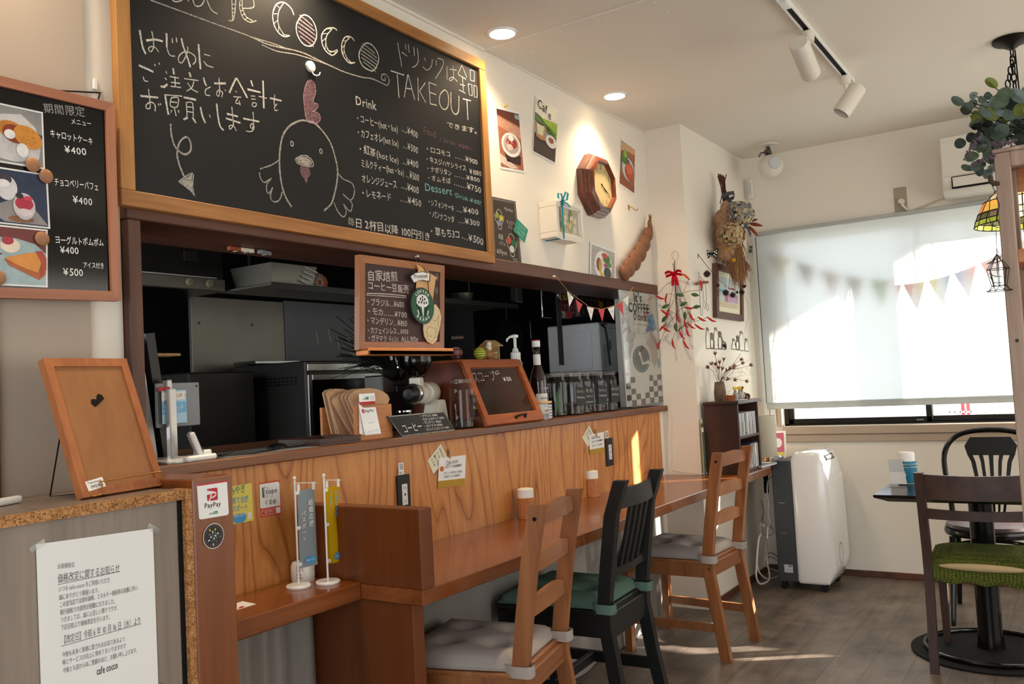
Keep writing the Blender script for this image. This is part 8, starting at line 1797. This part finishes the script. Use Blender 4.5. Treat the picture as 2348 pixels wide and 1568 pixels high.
def cushion(m, label, loc, rz, z=.452, group='tufted chair cushions'):
    t = thing('seat_cushion', label, 'cushion', (0, 0, 0), 0, group); b = MB(m); n = 30
    tufts = [(-.075, -.075), (.075, -.075), (-.075, .085), (.075, .085)]
    def sh(u, v):
        y = -.180+.40*(v*.5+.5)+.0; w = .180+.024*(v*.5+.5); x = u*w
        if v < -.8 and abs(u) > .86: pass
        e = max(abs(u), abs(v)); h = .046*(1-e**5)**.5 if e < 1 else 0
        d = sum(math.exp(-((x-a)**2+(y-c)**2)/.0011) for a, c in tufts); h2 = h-.030*min(1, d)*(h/.046) - .004*sum(math.exp(-((x-a)**2)/.0006)*math.exp(-((y-c)**2)/.006) for a, c in tufts)
        return x, y, h2
    top = []
    for j in range(n+1):
        v = j/n*2-1; row = []
        for i in range(n+1):
            u = i/n*2-1; x, y, h = sh(u, v); row.append((x, y, z+.008+h))
        top.append(row)
    b.rings(top, False, False)
    b.rings([[(p[0], p[1], z+.001) for p in reversed(r)] for r in top], False, False)
    edge = top[0] + [r[-1] for r in top[1:]] + list(reversed(top[-1]))[1:] + [r[0] for r in reversed(top)][1:-1]
    b.rings([[(p[0], p[1], z+.001) for p in edge], [(p[0]*1.006, p[1], z+.008) for p in edge]], True, False)
    build(b, 'pad', t, 60)
    for s in (-1, 1):
        b = MB(m); L_ = [(s*.155, -.165), (s*.152, -.228), (s*.165, -.236), (s*.192, -.236), (s*.202, -.226), (s*.200, -.175), (s*.180, -.150)]
        b.rings([[(x, y, z-.010), (x, y, z+.024)] for x, y in L_], False, False); b.rings([[(x*.985, y+.003, z-.010), (x*.985, y+.003, z+.024)] for x, y in reversed(L_)], False, False); build(b, 'tie_strap', t, 60)
    t.location = loc; t.rotation_euler[2] = rz; t.scale = (1.06, 1.03, 1.0)
    return t
GR = 'pine ladder back chairs at the bar'
C1 = ((2.325, 1.690, 0), R(12)); C2 = ((3.000, 1.718, 0), R(4)); C3 = ((4.050, 1.697, 0), R(-2))
ladder_chair('pine ladder back chair in front, nearest the bar divider', *C1, GR)
ladder_chair('pine ladder back chair at the far end before the disc shelf', *C3, GR)
slat_chair('black slat back chair between the two pine ladder chairs', *C2)
cushion('cushion_grey', 'light grey tufted cushion tied on the nearest ladder chair', C1[0], C1[1], .4515)
cushion('cushion_grey', 'light grey tufted cushion tied on the far ladder chair', C3[0], C3[1], .4515)
cushion('cushion_green', 'sage green tufted cushion tied on the black chair', C2[0], C2[1], .4740)

# ---------------------------------------------------------------- dark table and chairs at the window
t = thing('cafe_table', 'black lacquered square cafe table standing by the window', 'table', (4.44, .44, 0))
x0, x1, y0, y1 = 4.105, 4.775, .07, .812
b = MB('lacquer'); b.rings([[(x0, y0, .735), (x1, y0, .735), (x1, y1, .735), (x0, y1, .735)], [(x0-.004, y0-.004, .731), (x1+.004, y0-.004, .731), (x1+.004, y1+.004, .731), (x0-.004, y1+.004, .731)], [(x0, y0, .722), (x1, y0, .722), (x1, y1, .722), (x0, y1, .722)], [(x0+.05, y0+.05, .700), (x1-.05, y0+.05, .700), (x1-.05, y1-.05, .700), (x0+.05, y1-.05, .700)]], True, True, False); build(b, 'tabletop', t, 20)
b = MB('lacquer'); b.lathe((4.45, .43, 0), [(.058, .02), (.055, .05), (.050, .10), (.050, .66), (.06, .70)], 30); build(b, 'column', t)
b = MB('matt_black'); b.lathe((4.45, .43, 0), [(.33, 0), (.33, .008), (.30, .012), (.08, .022)], 48); b.use('lacquer'); b.tube([(4.45+.27*math.cos(k*.157), .43+.27*math.sin(k*.157), .022) for k in range(40)], .010, 8, True); build(b, 'base_plate', t)
# brown chair with a green knitted seat cover, facing the window
t = thing('knit_seat_chair', 'dark brown chair with a green knitted seat cover in front of the black table', 'chair', (0, 0, 0))
W2 = .205
def rc2(x): return [(x, -.225, 0), (x, -.205, .25), (x, -.195, .42), (x, -.205, .52), (x, -.235, .68), (x, -.270, .845)]
for s in (-1, 1):
    b = MB('walnut_chair'); leg_ring(b, rc2(s*W2), .034, .040); build(b, 'rear_leg', t, 25)
    b = MB('walnut_chair'); b.rings([[(s*.205-k, .19-k, z), (s*.205+k, .19-k, z), (s*.205+k, .19+k, z), (s*.205-k, .19+k, z)] for z, k in ((0, .013), (.40, .020))], True, True, False); build(b, 'front_leg', t, 25)
for z0, z1, y, c in ((.735, .838, -.262, .018), (.648, .690, -.232, .016)):
    b = MB('walnut_chair_y'); rows = []
    for i in range(13):
        u = i/12*2-1; yy = y-c*(1-u*u); rows.append([(u*.190, yy-.009, z0-.003*(1-u*u)), (u*.190, yy+.009, z0-.003*(1-u*u)), (u*.190, yy+.009, z1-.006*(1-u*u)), (u*.190, yy-.009, z1-.006*(1-u*u))])
    b.rings(rows, True, True, False); build(b, 'back_slat', t, 25)
def knit():
    m = mat('knit_green', '#6a7430', .95, spec=.1); nt = m.node_tree; N = nt.nodes.new; Lk = nt.links.new; bs = nt.nodes['Principled BSDF']
    tc = N('ShaderNodeTexCoord'); mp = N('ShaderNodeMapping'); mp.inputs['Rotation'].default_value = (0, 0, .785); v = N('ShaderNodeTexVoronoi'); v.inputs['Scale'].default_value = 95; v.inputs['Randomness'].default_value = .35
    Lk(tc.outputs['Object'], mp.inputs[0]); Lk(mp.outputs[0], v.inputs['Vector']); bp = N('ShaderNodeBump'); bp.invert = True; bp.inputs['Strength'].default_value = .9; bp.inputs['Distance'].default_value = .006; Lk(v.outputs['Distance'], bp.inputs['Height']); Lk(bp.outputs[0], bs.inputs['Normal'])
    r = N('ShaderNodeValToRGB'); r.color_ramp.elements[0].color = lin('#7c8640'); r.color_ramp.elements[1].color = lin('#4a5422'); r.color_ramp.elements[1].position = .7; Lk(v.outputs['Distance'], r.inputs[0]); Lk(r.outputs[0], bs.inputs['Base Color'])
knit()
b = MB('knit_green'); n = 24; top = []
for j in range(n+1):
    v = j/n*2-1; row = []
    for i in range(n+1):
        u = i/n*2-1; e = max(abs(u), abs(v)); row.append((u*(.220+.012*v), -.195+.425*(v*.5+.5)+.005, .452+.040*max(0, 1-e**3)))
    top.append(row)
b.rings(top, False, False); edge = top[0] + [r[-1] for r in top[1:]] + list(reversed(top[-1]))[1:] + [r[0] for r in reversed(top)][1:-1]
b.rings([edge, [(p[0]*1.03, (p[1]-.02)*1.02+.02-.004, .435) for p in edge], [(p[0]*1.035, (p[1]-.02)*1.03+.02-.006, .40) for p in edge], [(p[0]*1.0, (p[1]-.02)*1.0+.02, .375+.006*math.sin(k*.9)) for k, p in enumerate(edge)]], True, False); build(b, 'knitted_cover', t, 70)
mat('foam_cream', '#c2ad84', .9); b = MB('foam_cream'); b.ball((0, -.205, .447), 1, (.165, .016, .016), 24); build(b, 'seat_foam', t)
t.location = (4.285, .405, 0); t.rotation_euler[2] = R(-90)
# bentwood chair on the far side, facing the table
t = thing('bentwood_chair', 'black bentwood chair with a slotted fan back beyond the black table', 'chair', (0, 0, 0))
b = MB('lacquer'); hoop = [(-.195, -.16, .45), (-.205, -.185, .58), (-.222, -.21, .70), (-.224, -.225, .80), (-.190, -.24, .875), (-.12, -.252, .918), (0, -.258, .932)]
pts = hoop + [(-p[0], p[1], p[2]) for p in reversed(hoop[:-1])]; Q = []
for i in range(len(pts)-1):
    p0, p1, p2, p3 = [Vector(pts[max(0, min(len(pts)-1, i+k))]) for k in (-1, 0, 1, 2)]
    for k in range(5): u = k/5; Q.append(.5*((2*p1)+(-p0+p2)*u+(2*p0-5*p1+4*p2-p3)*u*u+(-p0+3*p1-3*p2+p3)*u**3))
b.tube(Q+[Vector(pts[-1])], .0145, 10); build(b, 'back_hoop', t)
b = MB('lacquer'); G = Fr((0, -.165, .47), (1, 0, 0), (0, -.19, .98), (0, 1, 0))
def fanx(u, v): return u*(.045+.060*min(1, v/.36)+(.028*max(0, (v-.30)/.10)))
cols = [-1, -.78, -.52, -.34, -.10, .10, .34, .52, .78, 1]; solid = [0, 2, 4, 6, 8]
vs = [k*.02 for k in range(18)]
for i in solid:
    rows = [[tuple(G.p(fanx(cols[i], v), v, -.006)), tuple(G.p(fanx(cols[i+1], v), v, -.006)), tuple(G.p(fanx(cols[i+1], v), v, .006)), tuple(G.p(fanx(cols[i], v), v, .006))] for v in vs]; b.rings(rows, True, True, False)
b.prism(G, [(fanx(-1, .335), .335), (-.124, .385), (-.095, .432), (.095, .432), (.124, .385), (fanx(1, .335), .335)], -.006, .006)
b.prism(G, [(-.05, -.02), (.05, -.02), (.047, .02), (-.047, .02)], -.006, .006); build(b, 'fan_splat', t, 25)
b = MB('leather'); b.lathe((0, .02, 0), [(.205, .462), (.212, .470), (.205, .485), (.15, .497), (.05, .500)], 40); build(b, 'seat_pad', t)
b = MB('lacquer'); b.lathe((0, .02, 0), [(.17, .428), (.215, .430), (.220, .446), (.215, .462), (.17, .464)], 40); build(b, 'seat_ring', t)
b = MB('lacquer'); b.tube([(.165*math.cos(k*.2094), .02+.165*math.sin(k*.2094), .36) for k in range(30)], .010, 8, True); build(b, 'leg_ring', t)
for x, y, fx_, fy_ in ((-.165, .16, -.185, .215), (.165, .16, .185, .215), (-.175, -.13, -.205, -.235), (.175, -.13, .205, -.235)): b = MB('lacquer'); b.tube([(x, y, .43), (x*.6+fx_*.4, y*.6+fy_*.4, .22), (fx_, fy_, 0)], [.017, .015, .012], 10); build(b, 'leg', t)
t.location = (5.04, .44, 0); t.rotation_euler[2] = R(90)
# napkin tin and menu holder on the black table
x, y = 4.52, .735
t = thing('napkin_tin', 'round blue tin of white paper napkins on the black table', 'tin', (x, y, .735))
mat('tin_blue', '#2a7a9c', .35)
b = MB('tin_blue'); b.lathe((x, y, .735), [(.043, 0), (.044, .002), (.044, .105), (.041, .108)], 30); b.use('silver')
for z in (.002, .078, .092): b.lathe((x, y, .735+z), [(.0445, 0), (.0455, .002), (.0445, .004)], 30)
G = Fr((x-.0446, y, .735), (0, -1, 0), (0, 0, 1)); b.use('paper'); [b.fe(G, (-.012+.008*math.cos(k*1.3), .045+.015*math.sin(k*1.9)), .006, .009, .0012, 'paper', 9, k) for k in range(5)]
build(b, 'tin_body', t)
b = MB('paper'); b.lathe((x, y, .735), [(.036, .10), (.037, .14), (.035, .150), (.010, .151)], 26); build(b, 'napkins', t)
t = thing('menu_holder', 'clear bent plastic menu holder on the black table left of the tin', 'holder', (4.42, .765, .735))
b = MB('plastic_clear'); b.rings([[(4.36, .80, .737), (4.36, .72, .737)], [(4.44, .800, .737), (4.44, .722, .737)], [(4.43, .802, .86), (4.43, .730, .86)]], False, False); b.use('paper'); b.rings([[(4.4395, .798, .742), (4.4395, .726, .742)], [(4.4305, .80, .855), (4.4305, .74, .855)]], False, False); build(b, 'plastic_sheet', t, 0)

# ---------------------------------------------------------------- wooden display rack at the right edge
t = thing('display_rack', 'tall weathered wooden display rack at the right edge of the view', 'rack', (3.15, -.15, 0))
RX, RY0, RY1, RZ = 3.0, -.50, .180, 1.925
for y in (RY1-.042, RY0):
    for x in (RX, RX+.30): b = MB('rack_wood'); b.bx(x, x+.034, y, y+.042, 0, RZ, .003); build(b, 'post', t)
b = MB('rack_wood'); b.bx(RX-.004, RX+.34, RY0-.004, RY1+.003, RZ, RZ+.012, .002); build(b, 'top_board', t)
b = MB('rack_wood'); b.bx(RX+.002, RX+.022, RY0+.042, RY1-.042, RZ-.045, RZ, .002); build(b, 'top_rail', t)
b = MB('rack_inner'); b.bx(RX+.31, RX+.33, RY0+.042, RY1-.042, RZ-.075, RZ, .001); build(b, 'rear_rail', t)
for z0, z1 in ((1.588, 1.628), (1.258, 1.290), (.80, .835), (.30, .33)): b = MB('rack_inner'); b.bx(RX+.004, RX+.32, RY0+.042, RY1-.042, z0, z1, .002); build(b, 'shelf_board', t)
b = MB('rack_inner'); b.bx(RX+.315, RX+.328, RY0+.042, RY1-.042, 1.29, 1.588); build(b, 'rear_panel', t)
b = MB('dark_metal'); b.lathe((RX-.001, RY1-.022, 1.355), [(.003, 0), (.005, -.001)], 10, (1, 0, 0)); build(b, 'screw', t)
mat('clay_dark', '#3c1c10', .55, var=.2, scale=12)
for y, r, lab in ((.075, .048, 'dark brown clay pot on the rack, behind the post'), (-.02, .07, 'reddish brown clay pot on the rack beside the dark one')):
    b = MB('clay_dark'); b.lathe((3.16, y, 1.628), [(r*.7, 0), (r, .03), (r*1.05, .09), (r*.8, .13), (r*.85, .14), (r*.7, .14), (r*.6, .05)], 26); one(b, 'clay_pot', lab, 'pot')
mat('poster_pink', '#c75a9a', .5); mat('poster_rose', '#c93a66', .5)
t2 = thing('pink_card', 'pink and yellow picture card standing on the middle rack shelf', 'card', (3.06, .06, 1.29))
b = MB('poster_pink'); G = Fr((3.03, .118, 1.291), (0, -1, 0), (0, 0, 1)); b.prism(G, [(0, 0), (.20, 0), (.20, .235), (0, .235)], -.003, 0); b.fp(G, [(0, 0), (.20, 0), (.20, .035), (0, .035)], .0006, 'yellow'); b.fp(G, [(0, .035), (.2, .035), (.2, .075), (.05, .082), (0, .062)], .0006, 'poster_rose'); b.fp(G, [(0, .118), (.2, .118), (.2, .150), (0, .150)], .0006, 'yellow'); b.fe(G, (.020, .134), .011, .011, .0010, 'paper'); b.fp(G, [(.012, .19), (.018, .19), (.032, .22), (.027, .222)], .001, 'sky_blue'); build(b, 'card_board', t2, 0)
for q, m, h, lab in ((((0, .150), (.12, .150), (.12, .20), (0, .20)), 'straw', 0, 'small flowered card tacked on the rack front'), (((-.004, .075), (.12, .075), (.12, .145), (-.004, .145)), 'teal', .002, 'small teal card with white marks tacked on the rack front, below the flowered one')):
    b = MB(m); G = Fr((2.998, .142, .84), (0, -1, 0), (0, 0, 1)); b.prism(G, q, h, h+.001); b.use('red_paper' if h == 0 else 'paper')
    for k in range(5): b.fe(G, (.012+.02*k, q[0][1]+.018+.012*(k % 2)), .006, .006, h+.0018, ('pink', 'red_paper', 'paper')[k % 3] if h == 0 else 'paper', 8)
    one(b, 'small_card', lab, 'card', None, 0)
# artificial greenery on the rack top
t = thing('greenery_bunch', 'bunch of artificial eucalyptus and lavender on top of the wooden rack', 'plant', (3.12, .06, RZ+.012))
mat('euca', '#56645a', .75, var=.2, scale=30); mat('euca_pale', '#7c8b88', .75, var=.15, scale=30); mat('lavender', '#6b5a68', .85, var=.2, scale=80)
random.seed(31)
hub = Vector((3.10, .06, RZ+.05))
GL = [(3.05,0.2676,2.116),(3.05,0.2241,2.1283),(3.05,0.2281,2.1057),(3.05,0.2457,2.0791),(3.05,0.2013,2.1093),(3.05,0.188,2.1282),(3.05,0.1712,2.1476),(3.05,0.1454,2.0966),(3.05,0.1232,2.1132),(3.05,0.1065,2.0715),(3.05,0.1218,2.0182),(3.05,0.0973,2.0399),(3.05,0.2197,2.0527),(3.05,0.2106,2.0122),(3.05,0.1486,2.051),(3.05,0.1928,2.0607),(3.05,0.1697,2.0857),(3.05,0.1407,1.9978),(3.05,0.1008,1.9896),(3.05,0.1637,2.0026),(3.05,0.1882,2.0241),(3.05,0.1108,2.0928),(3.05,0.2085,1.9569),(3.05,0.2153,1.9789),(3.05,0.2007,1.9486),(3.05,0.2305,1.8994),(3.05,0.2055,1.8811),(3.05,0.1874,1.9187),(3.05,0.2286,1.9953),(3.05,0.1891,1.9777)]
b = MB('leaf_dark')
for p in GL: p = Vector(p); b.tube([hub+Vector((random.uniform(-.02, .05), random.uniform(-.04, .04), -.02)), hub.lerp(p, .6)+Vector((0, 0, .012)), p], .0016, 5)
build(b, 'stems', t)
for i, p in enumerate(GL):
    p = Vector(p); r = random.uniform(.014, .024) if i > 6 else .013; m = ('euca', 'euca_pale', 'leaf_dull', 'leaf_dark', 'euca')[i % 5] if i not in (12, 14, 6) else 'leaf_lime'
    for k in range(3 if i > 6 else 1):
        b = MB(m); c = p+Vector((random.uniform(-.03, .06), random.gauss(0, .014)*k, random.gauss(0, .014)*k)); nrm = Vector((-1, random.gauss(0, .5), random.gauss(.2, .5))).normalized(); u = nrm.orthogonal().normalized(); v = nrm.cross(u); long = 1.0 if i % 3 else 1.7
        ring = [c+u*r*math.cos(a)*long+v*r*math.sin(a)+nrm*.003*math.cos(2*a) for a in [q*PI/7 for q in range(14)]]; cv = [c+nrm*.004]
        for j in range(14): b.poly([cv[0], ring[j], ring[(j+1) % 14]])
        build(b, 'leaf', t, 60)
for l in ([(2.99,0.2073,1.985),(2.99,0.225,1.9683),(2.99,0.2398,1.9442),(2.99,0.2534,1.9197)], [(2.99,0.177,1.9186),(2.99,0.1983,1.9133),(2.99,0.2178,1.9035),(2.99,0.2323,1.8982)], [(2.99,0.1175,1.9508),(2.99,0.1518,1.9497),(2.99,0.1924,1.9484)]):
    b = MB('lavender' if l[0][2] != 0 else 'leaf_dark'); P = [Vector(p) for p in l]; b.tube(P, .0014, 5)
    for k in range(40): u = k/40*(len(P)-1); i = min(int(u), len(P)-2); q = P[i].lerp(P[i+1], u-i)+Vector([random.gauss(0, .0045) for _ in range(3)]); b.ball(q, .0026, (1, 1, 1.5), 6)
    build(b, 'lavender_spike', t)
b = MB('matt_black')
for p in [(2.99,0.2183,2.0142),(2.99,0.1876,2.0158)]: b.ball(p, .0115, (1, 1.3, .9), 12)
build(b, 'dark_berries', t)
# wire bird cage ornament
t = thing('wire_birdcage', 'black wire bird cage ornament hanging beside the rack post', 'ornament', (2.97, .18, 1.55))
b = MB('twig'); b.tube([(2.97,0.1904,1.8548),(2.97,0.1906,1.8363),(2.97,0.182,1.8269),(2.97,0.1683,1.8271)], [.006, .008, .007, .006], 8); build(b, 'branch_hook', t)
b = MB('black_wire'); c = Vector([(2.97,0.1907,1.6066)][0])
b.tube([(2.97,0.188,1.8239),(2.97,0.1796,1.7961),(2.97,0.196,1.7921),(2.97,0.2029,1.727),(2.97,0.1966,1.7023),(2.97,0.1799,1.6946)], .0012, 5); b.tube([(2.97,0.1801,1.7895),(2.97,0.1729,1.762),(2.97,0.1824,1.7239),(2.97,0.177,1.7034)], .0012, 5); b.tube([(2.97,0.187,1.6916),(2.97,0.19,1.6328),(2.97,0.1905,1.6092)], .0008, 5); b.tube([(2.97,0.1866,1.6324),(2.97,0.1915,1.6277),(2.97,0.1851,1.6216),(2.97,0.19,1.617)], .0012, 5)
for k in range(8): a = k*PI/4; b.tube([c+Vector((0, 0, .01)), c+Vector((.030*math.cos(a), .030*math.sin(a), -.035)), c+Vector((.020*math.cos(a), .020*math.sin(a), -.085)), c+Vector((.030*math.cos(a+.5), .030*math.sin(a+.5), -.10))], .0011, 5)
for z, r in ((-.035, .030), (-.085, .020), (-.10, .034)): b.tube([c+Vector((r*math.cos(k*.3), r*math.sin(k*.3), z)) for k in range(21)], .0011, 5, True)
for q in ([(2.965,0.2192,1.5886),(2.965,0.1977,1.5991),(2.965,0.1789,1.6072)], [(2.965,0.2167,1.5909),(2.965,0.1938,1.5907),(2.965,0.1751,1.5963)], [(2.965,0.2144,1.559),(2.965,0.1967,1.5491),(2.965,0.1809,1.5473)], [(2.965,0.2126,1.5509),(2.965,0.2048,1.5316),(2.965,0.1821,1.5292)]): b.tube(q, .0012, 5)
build(b, 'wire_cage', t)

# ---------------------------------------------------------------- ceiling fittings
mat('lamp_glow', '#fff1d8', .5, emit=14, emit_color='#ffe2b8')
for k, (x, lab) in enumerate(((3.967, 'round recessed downlight glowing above the wall clock'), (2.942, 'round recessed downlight glowing above the right end of the chalkboard'), (1.917, 'recessed downlight above the chalkboard title'), (.892, 'recessed downlight above the reception cabinet'))):
    t = thing('downlight', lab, 'ceiling light', (x, 1.886, CZ-.004), 0, 'recessed downlights')
    b = MB('white_gloss'); b.lathe((x, 1.886, CZ), [(.050, -.001), (.053, -.007), (.060, -.006), (.063, 0)], 40, (0, 0, 1), False); build(b, 'trim_ring', t)
    b = MB('lamp_glow'); b.lathe((x, 1.886, CZ), [(.049, -.0015), (.049, -.0005)], 40); build(b, 'lamp_disc', t)
    d = bpy.data.lights.new('downlight_lamp', 'SPOT'); o = bpy.data.objects.new('downlight_lamp', d); COL.objects.link(o)
    o.location = (x, 1.886, CZ-.02); d.energy = 30; d.color = (1.0, .76, .50); d.spot_size = R(128); d.spot_blend = 1.0; d.shadow_soft_size = .045
# track with two spots
t = thing('track_light', 'white ceiling track with a dark slot carrying two spot heads', 'light track', (3.6, .868, CZ))
b = MB('white_plastic'); x0, x1 = 2.70, 4.575
b.bx(x0, x1, .850, .856, CZ-.020, CZ, .001); b.bx(x0, x1, .880, .886, CZ-.020, CZ, .001); b.bx(x0, x1, .856, .880, CZ-.006, CZ); b.bx(x1-.03, x1, .856, .880, CZ-.019, CZ); b.bx(3.36, 3.44, .852, .884, CZ-.024, CZ-.004, .002)
b.use('matt_black'); b.bx(3.44, x1-.03, .856, .880, CZ-.012, CZ-.006); build(b, 'track_rail', t)
for mt, U, Dn, r, lab in ((3.735, [(3.5037,0.85,2.594)][0], [(3.6572,0.85,2.5218)][0], .039, 'white cylinder spot on the track, nearer of the two'), (4.43, [(4.3469,0.8,2.6226)][0], [(4.3162,0.87,2.5189)][0], .041, 'white cylinder spot on the track, farther one by the track end')):
    U, Dn = Vector(U), Vector(Dn); h = thing('spot_head', lab, 'spotlight', (mt, .868, CZ-.02), 0, 'spots on the ceiling track')
    b = MB('warm_white'); b.lathe((mt, .868, 0), [(.026, CZ-.062), (.027, CZ-.022), (.024, CZ-.020)], 26); build(b, 'adapter', h)
    b = MB('warm_white'); mid = U.lerp(Dn, .25); q = mid+Vector((.0, -.0, .0)); b.tube([(mt, .868, CZ-.06), (mt, .866, CZ-.11), tuple(q.lerp(Vector((mt, .868, CZ-.12)), .35))], .010, 10); b.ball(q.lerp(Vector((mt, .868, CZ-.11)), .42), .016); build(b, 'arm', h)
    ax = (Dn-U).normalized(); L_ = (Dn-U).length+.02; b = MB('warm_white'); b.lathe(U-ax*.01, [(r*.9, 0), (r, .006), (r, L_), (r*.92, L_), (r*.9, L_-.03)], 34, ax); build(b, 'lamp_tube', h)
    b = MB('black_plastic'); b.lathe(U-ax*.01, [(r*.88, L_-.028), (r*.86, L_-.026)], 26, ax); build(b, 'lamp_face', h)
# ball speaker
c = Vector([(5.5,1.561,2.6013)][0])
t = thing('ball_speaker', 'white ball shaped speaker hanging in the ceiling corner', 'speaker', (c.x, c.y, CZ))
b = MB('warm_white'); b.ball(c, .080, (1, 1, .92), 30); build(b, 'speaker_ball', t)
G_ = Vector((-.80, -.58, .06)).normalized(); b = MB('light_grey'); b.lathe(c+G_*.062, [(.040, 0), (.040, .018), (.034, .024), (.01, .027)], 28, G_); build(b, 'grille', t)
b = MB('warm_white'); pc = Vector([(5.5265,1.579,2.742)][0]); b.lathe((pc.x, pc.y, CZ), [(.075, 0), (.074, -.006), (.02, -.008)], 34); build(b, 'ceiling_plate', t)
b = MB('steel_dull'); b.tube([(pc.x, pc.y, CZ-.006), (c.x, c.y, c.z+.085), c+Vector((0, 0, .06))], .012, 8); b.box((c.x-.02, c.y+.01, c.z+.085), (.05, .03, .02), (.3, .3, .2), .002); b.tube([c+Vector((-.02, .02, .09)), c+Vector((-.04, .045, .085)), c+Vector((-.045, .055, .06))], .006, 6); build(b, 'bracket', t)
# wall socket with white plug
ya, za = (0.8945,2.3886); yb, zb = (0.8232,2.2363)
t = thing('high_socket', 'beige wall socket with a white plug above the window blind', 'socket', (5.764, (ya+yb)/2, zb))
mat('beige_plastic', '#a59a84', .5)
b = MB('beige_plastic'); b.bx(5.757, 5.765, yb, ya, zb, za, .003); build(b, 'cover_plate', t)
c = Vector([(5.745,0.8554,2.2979)][0]); b = MB('warm_white'); b.lathe((5.758, c.y, c.z), [(.020, 0), (.020, -.018), (.012, -.032)], 18, (1, 0, 0)); b.tube([c+Vector((-.012, 0, 0)), c+Vector((-.02, -.01, -.03)), c+Vector((0, -.03, -.055)), c+Vector((.012, -.06, -.06))], .007, 8); build(b, 'plug', t)
b = MB('tan_panel'); mat('trunking', '#cfc3ad', .8); b.use('trunking'); b.tube([(5.76,0.8155,2.2319),(5.76,0.7289,2.2531),(5.76,0.6197,2.2807)], .006, 6); one(b, 'cable_trunking', 'thin painted cable running from the socket to the air conditioner', 'cable')
# air conditioner
t = thing('air_conditioner', 'white wall air conditioner high above the window, partly behind the rack', 'air conditioner', (5.66, .2, 2.27))
fr = Fr((0, .604, 0), (1, 0, 0), (0, 0, 1), (0, 1, 0)); mat('ac_white', '#dcd8cb', .4)
b = MB('ac_white'); prof = [(5.764, 2.275), (5.764, 2.60), (5.575, 2.60), (5.552, 2.585), (5.548, 2.36), (5.562, 2.290), (5.60, 2.262), (5.68, 2.252)]
b.prism(fr, prof, -.80, 0, .008); build(b, 'casing', t, 40)
b = MB('ac_white'); b.bx(5.538, 5.550, -.19, .598, 2.366, 2.594, .004); build(b, 'front_panel', t)
b = MB('matt_black'); b.bx(5.5465, 5.5525, -.15, .552, 2.358, 2.362); b.bx(5.552, 5.562, -.15, .552, 2.293, 2.302); b.bx(5.549, 5.556, .548, .553, 2.296, 2.36); build(b, 'outlet_slot', t)
b = MB('ac_white'); b.prism(Fr((5.553, 0, 2.304), (0, 1, 0), (-.08, 0, 1), (-1, 0, -.08)), [(-.15, 0), (.545, 0), (.545, .052), (-.15, .052)], 0, .006); build(b, 'louvre', t)
# pendant stained glass lamp
lx, ly = 4.50, .165
t = thing('pendant_lamp', 'stained glass dome lamp hanging on chains by the window', 'pendant lamp', (lx, ly, CZ))
b = MB('dark_metal'); b.lathe((lx, ly, CZ), [(.075, 0), (.078, -.010), (.070, -.020), (.035, -.034), (.012, -.05)], 36); build(b, 'canopy', t)
b = MB('matt_black')
def links(p, q, n, w=.011):
    p, q = Vector(p), Vector(q)
    for k in range(n):
        c = p.lerp(q, (k+.5)/n); h = (q-p).length/n*.68; d = Vector((math.cos(k*1.57+.6), math.sin(k*1.57+.6), 0))
        b.tube([c+d*w*math.cos(a)+Vector((0, 0, h*math.sin(a))) for a in [j*PI/5 for j in range(10)]], .0032, 5, True)
links((lx, ly, CZ-.04), (lx, ly, 2.15), 14); links((lx, ly, CZ-.10), (lx+.01, ly+.045, 2.47), 6); links((lx+.01, ly+.045, 2.47), (lx+.005, ly-.01, 2.33), 5); b.tube([(lx+.01, ly-.012, CZ-.05), (lx+.014, ly-.015, 2.5), (lx+.008, ly-.012, 2.14)], .003, 6); build(b, 'chain', t)
cols = {'g': '#8f9a2e', 'd': '#4d5230', 'o': '#e8701c', 'y': '#e0b048', 'p': '#8d7a78', 'w': '#d8c898'}
for k, c in cols.items():
    m = mat('stained_'+k, c, .2, trans=.25, emit=.55 if k in 'goyw' else .12, emit_color=c)
rowsp = [(.052, .175), (.115, .150), (.162, .105), (.188, .055), (.200, .025), (.206, .0)]; zb = 1.905; patt = ['pwpwdpwp', 'ypoypwyo', 'pooypoyp', 'dpddwpdd', 'gggggggg', 'ggwgggwg']
b = MB('stained_g'); n = 24
for i in range(5):
    (r0, h0), (r1, h1) = rowsp[i], rowsp[i+1]
    for k in range(n):
        a0, a1 = 2*PI*k/n, 2*PI*(k+1)/n; q = (k//2+i) % 8 if i < 3 else k % 8; b.use('stained_'+patt[i][q])
        b.face([b.bm.verts.new((lx+r*math.cos(a), ly+r*math.sin(a), zb+h)) for r, h, a in ((r1, h1, a0), (r1, h1, a1), (r0, h0, a1), (r0, h0, a0))], True)
build(b, 'glass_shade', t, 60)
b = MB('matt_black')
for r, h in rowsp: b.tube([(lx+r*math.cos(k*PI/24), ly+r*math.sin(k*PI/24), zb+h) for k in range(48)], .0026, 5, True)
for i in range(5):
    (r0, h0), (r1, h1) = rowsp[i], rowsp[i+1]
    for k in range(n):
        if i < 3 and k % 2: continue
        a = 2*PI*k/n; b.tube([(lx+r0*math.cos(a), ly+r0*math.sin(a), zb+h0), (lx+r1*math.cos(a), ly+r1*math.sin(a), zb+h1)], .0024, 5)
b.lathe((lx, ly, zb+.172), [(.055, 0), (.05, .02), (.02, .035), (.012, .07)], 24); build(b, 'leading', t)
b = MB('lamp_glow'); b.ball((lx, ly, zb+.07), .032); build(b, 'bulb', t)
d = bpy.data.lights.new('pendant_bulb', 'POINT'); o = bpy.data.objects.new('pendant_bulb', d); COL.objects.link(o); o.location = (lx, ly, zb+.02); d.energy = 2.2; d.color = (1, .78, .5); d.shadow_soft_size = .03
bpy.data.objects.remove(_to)
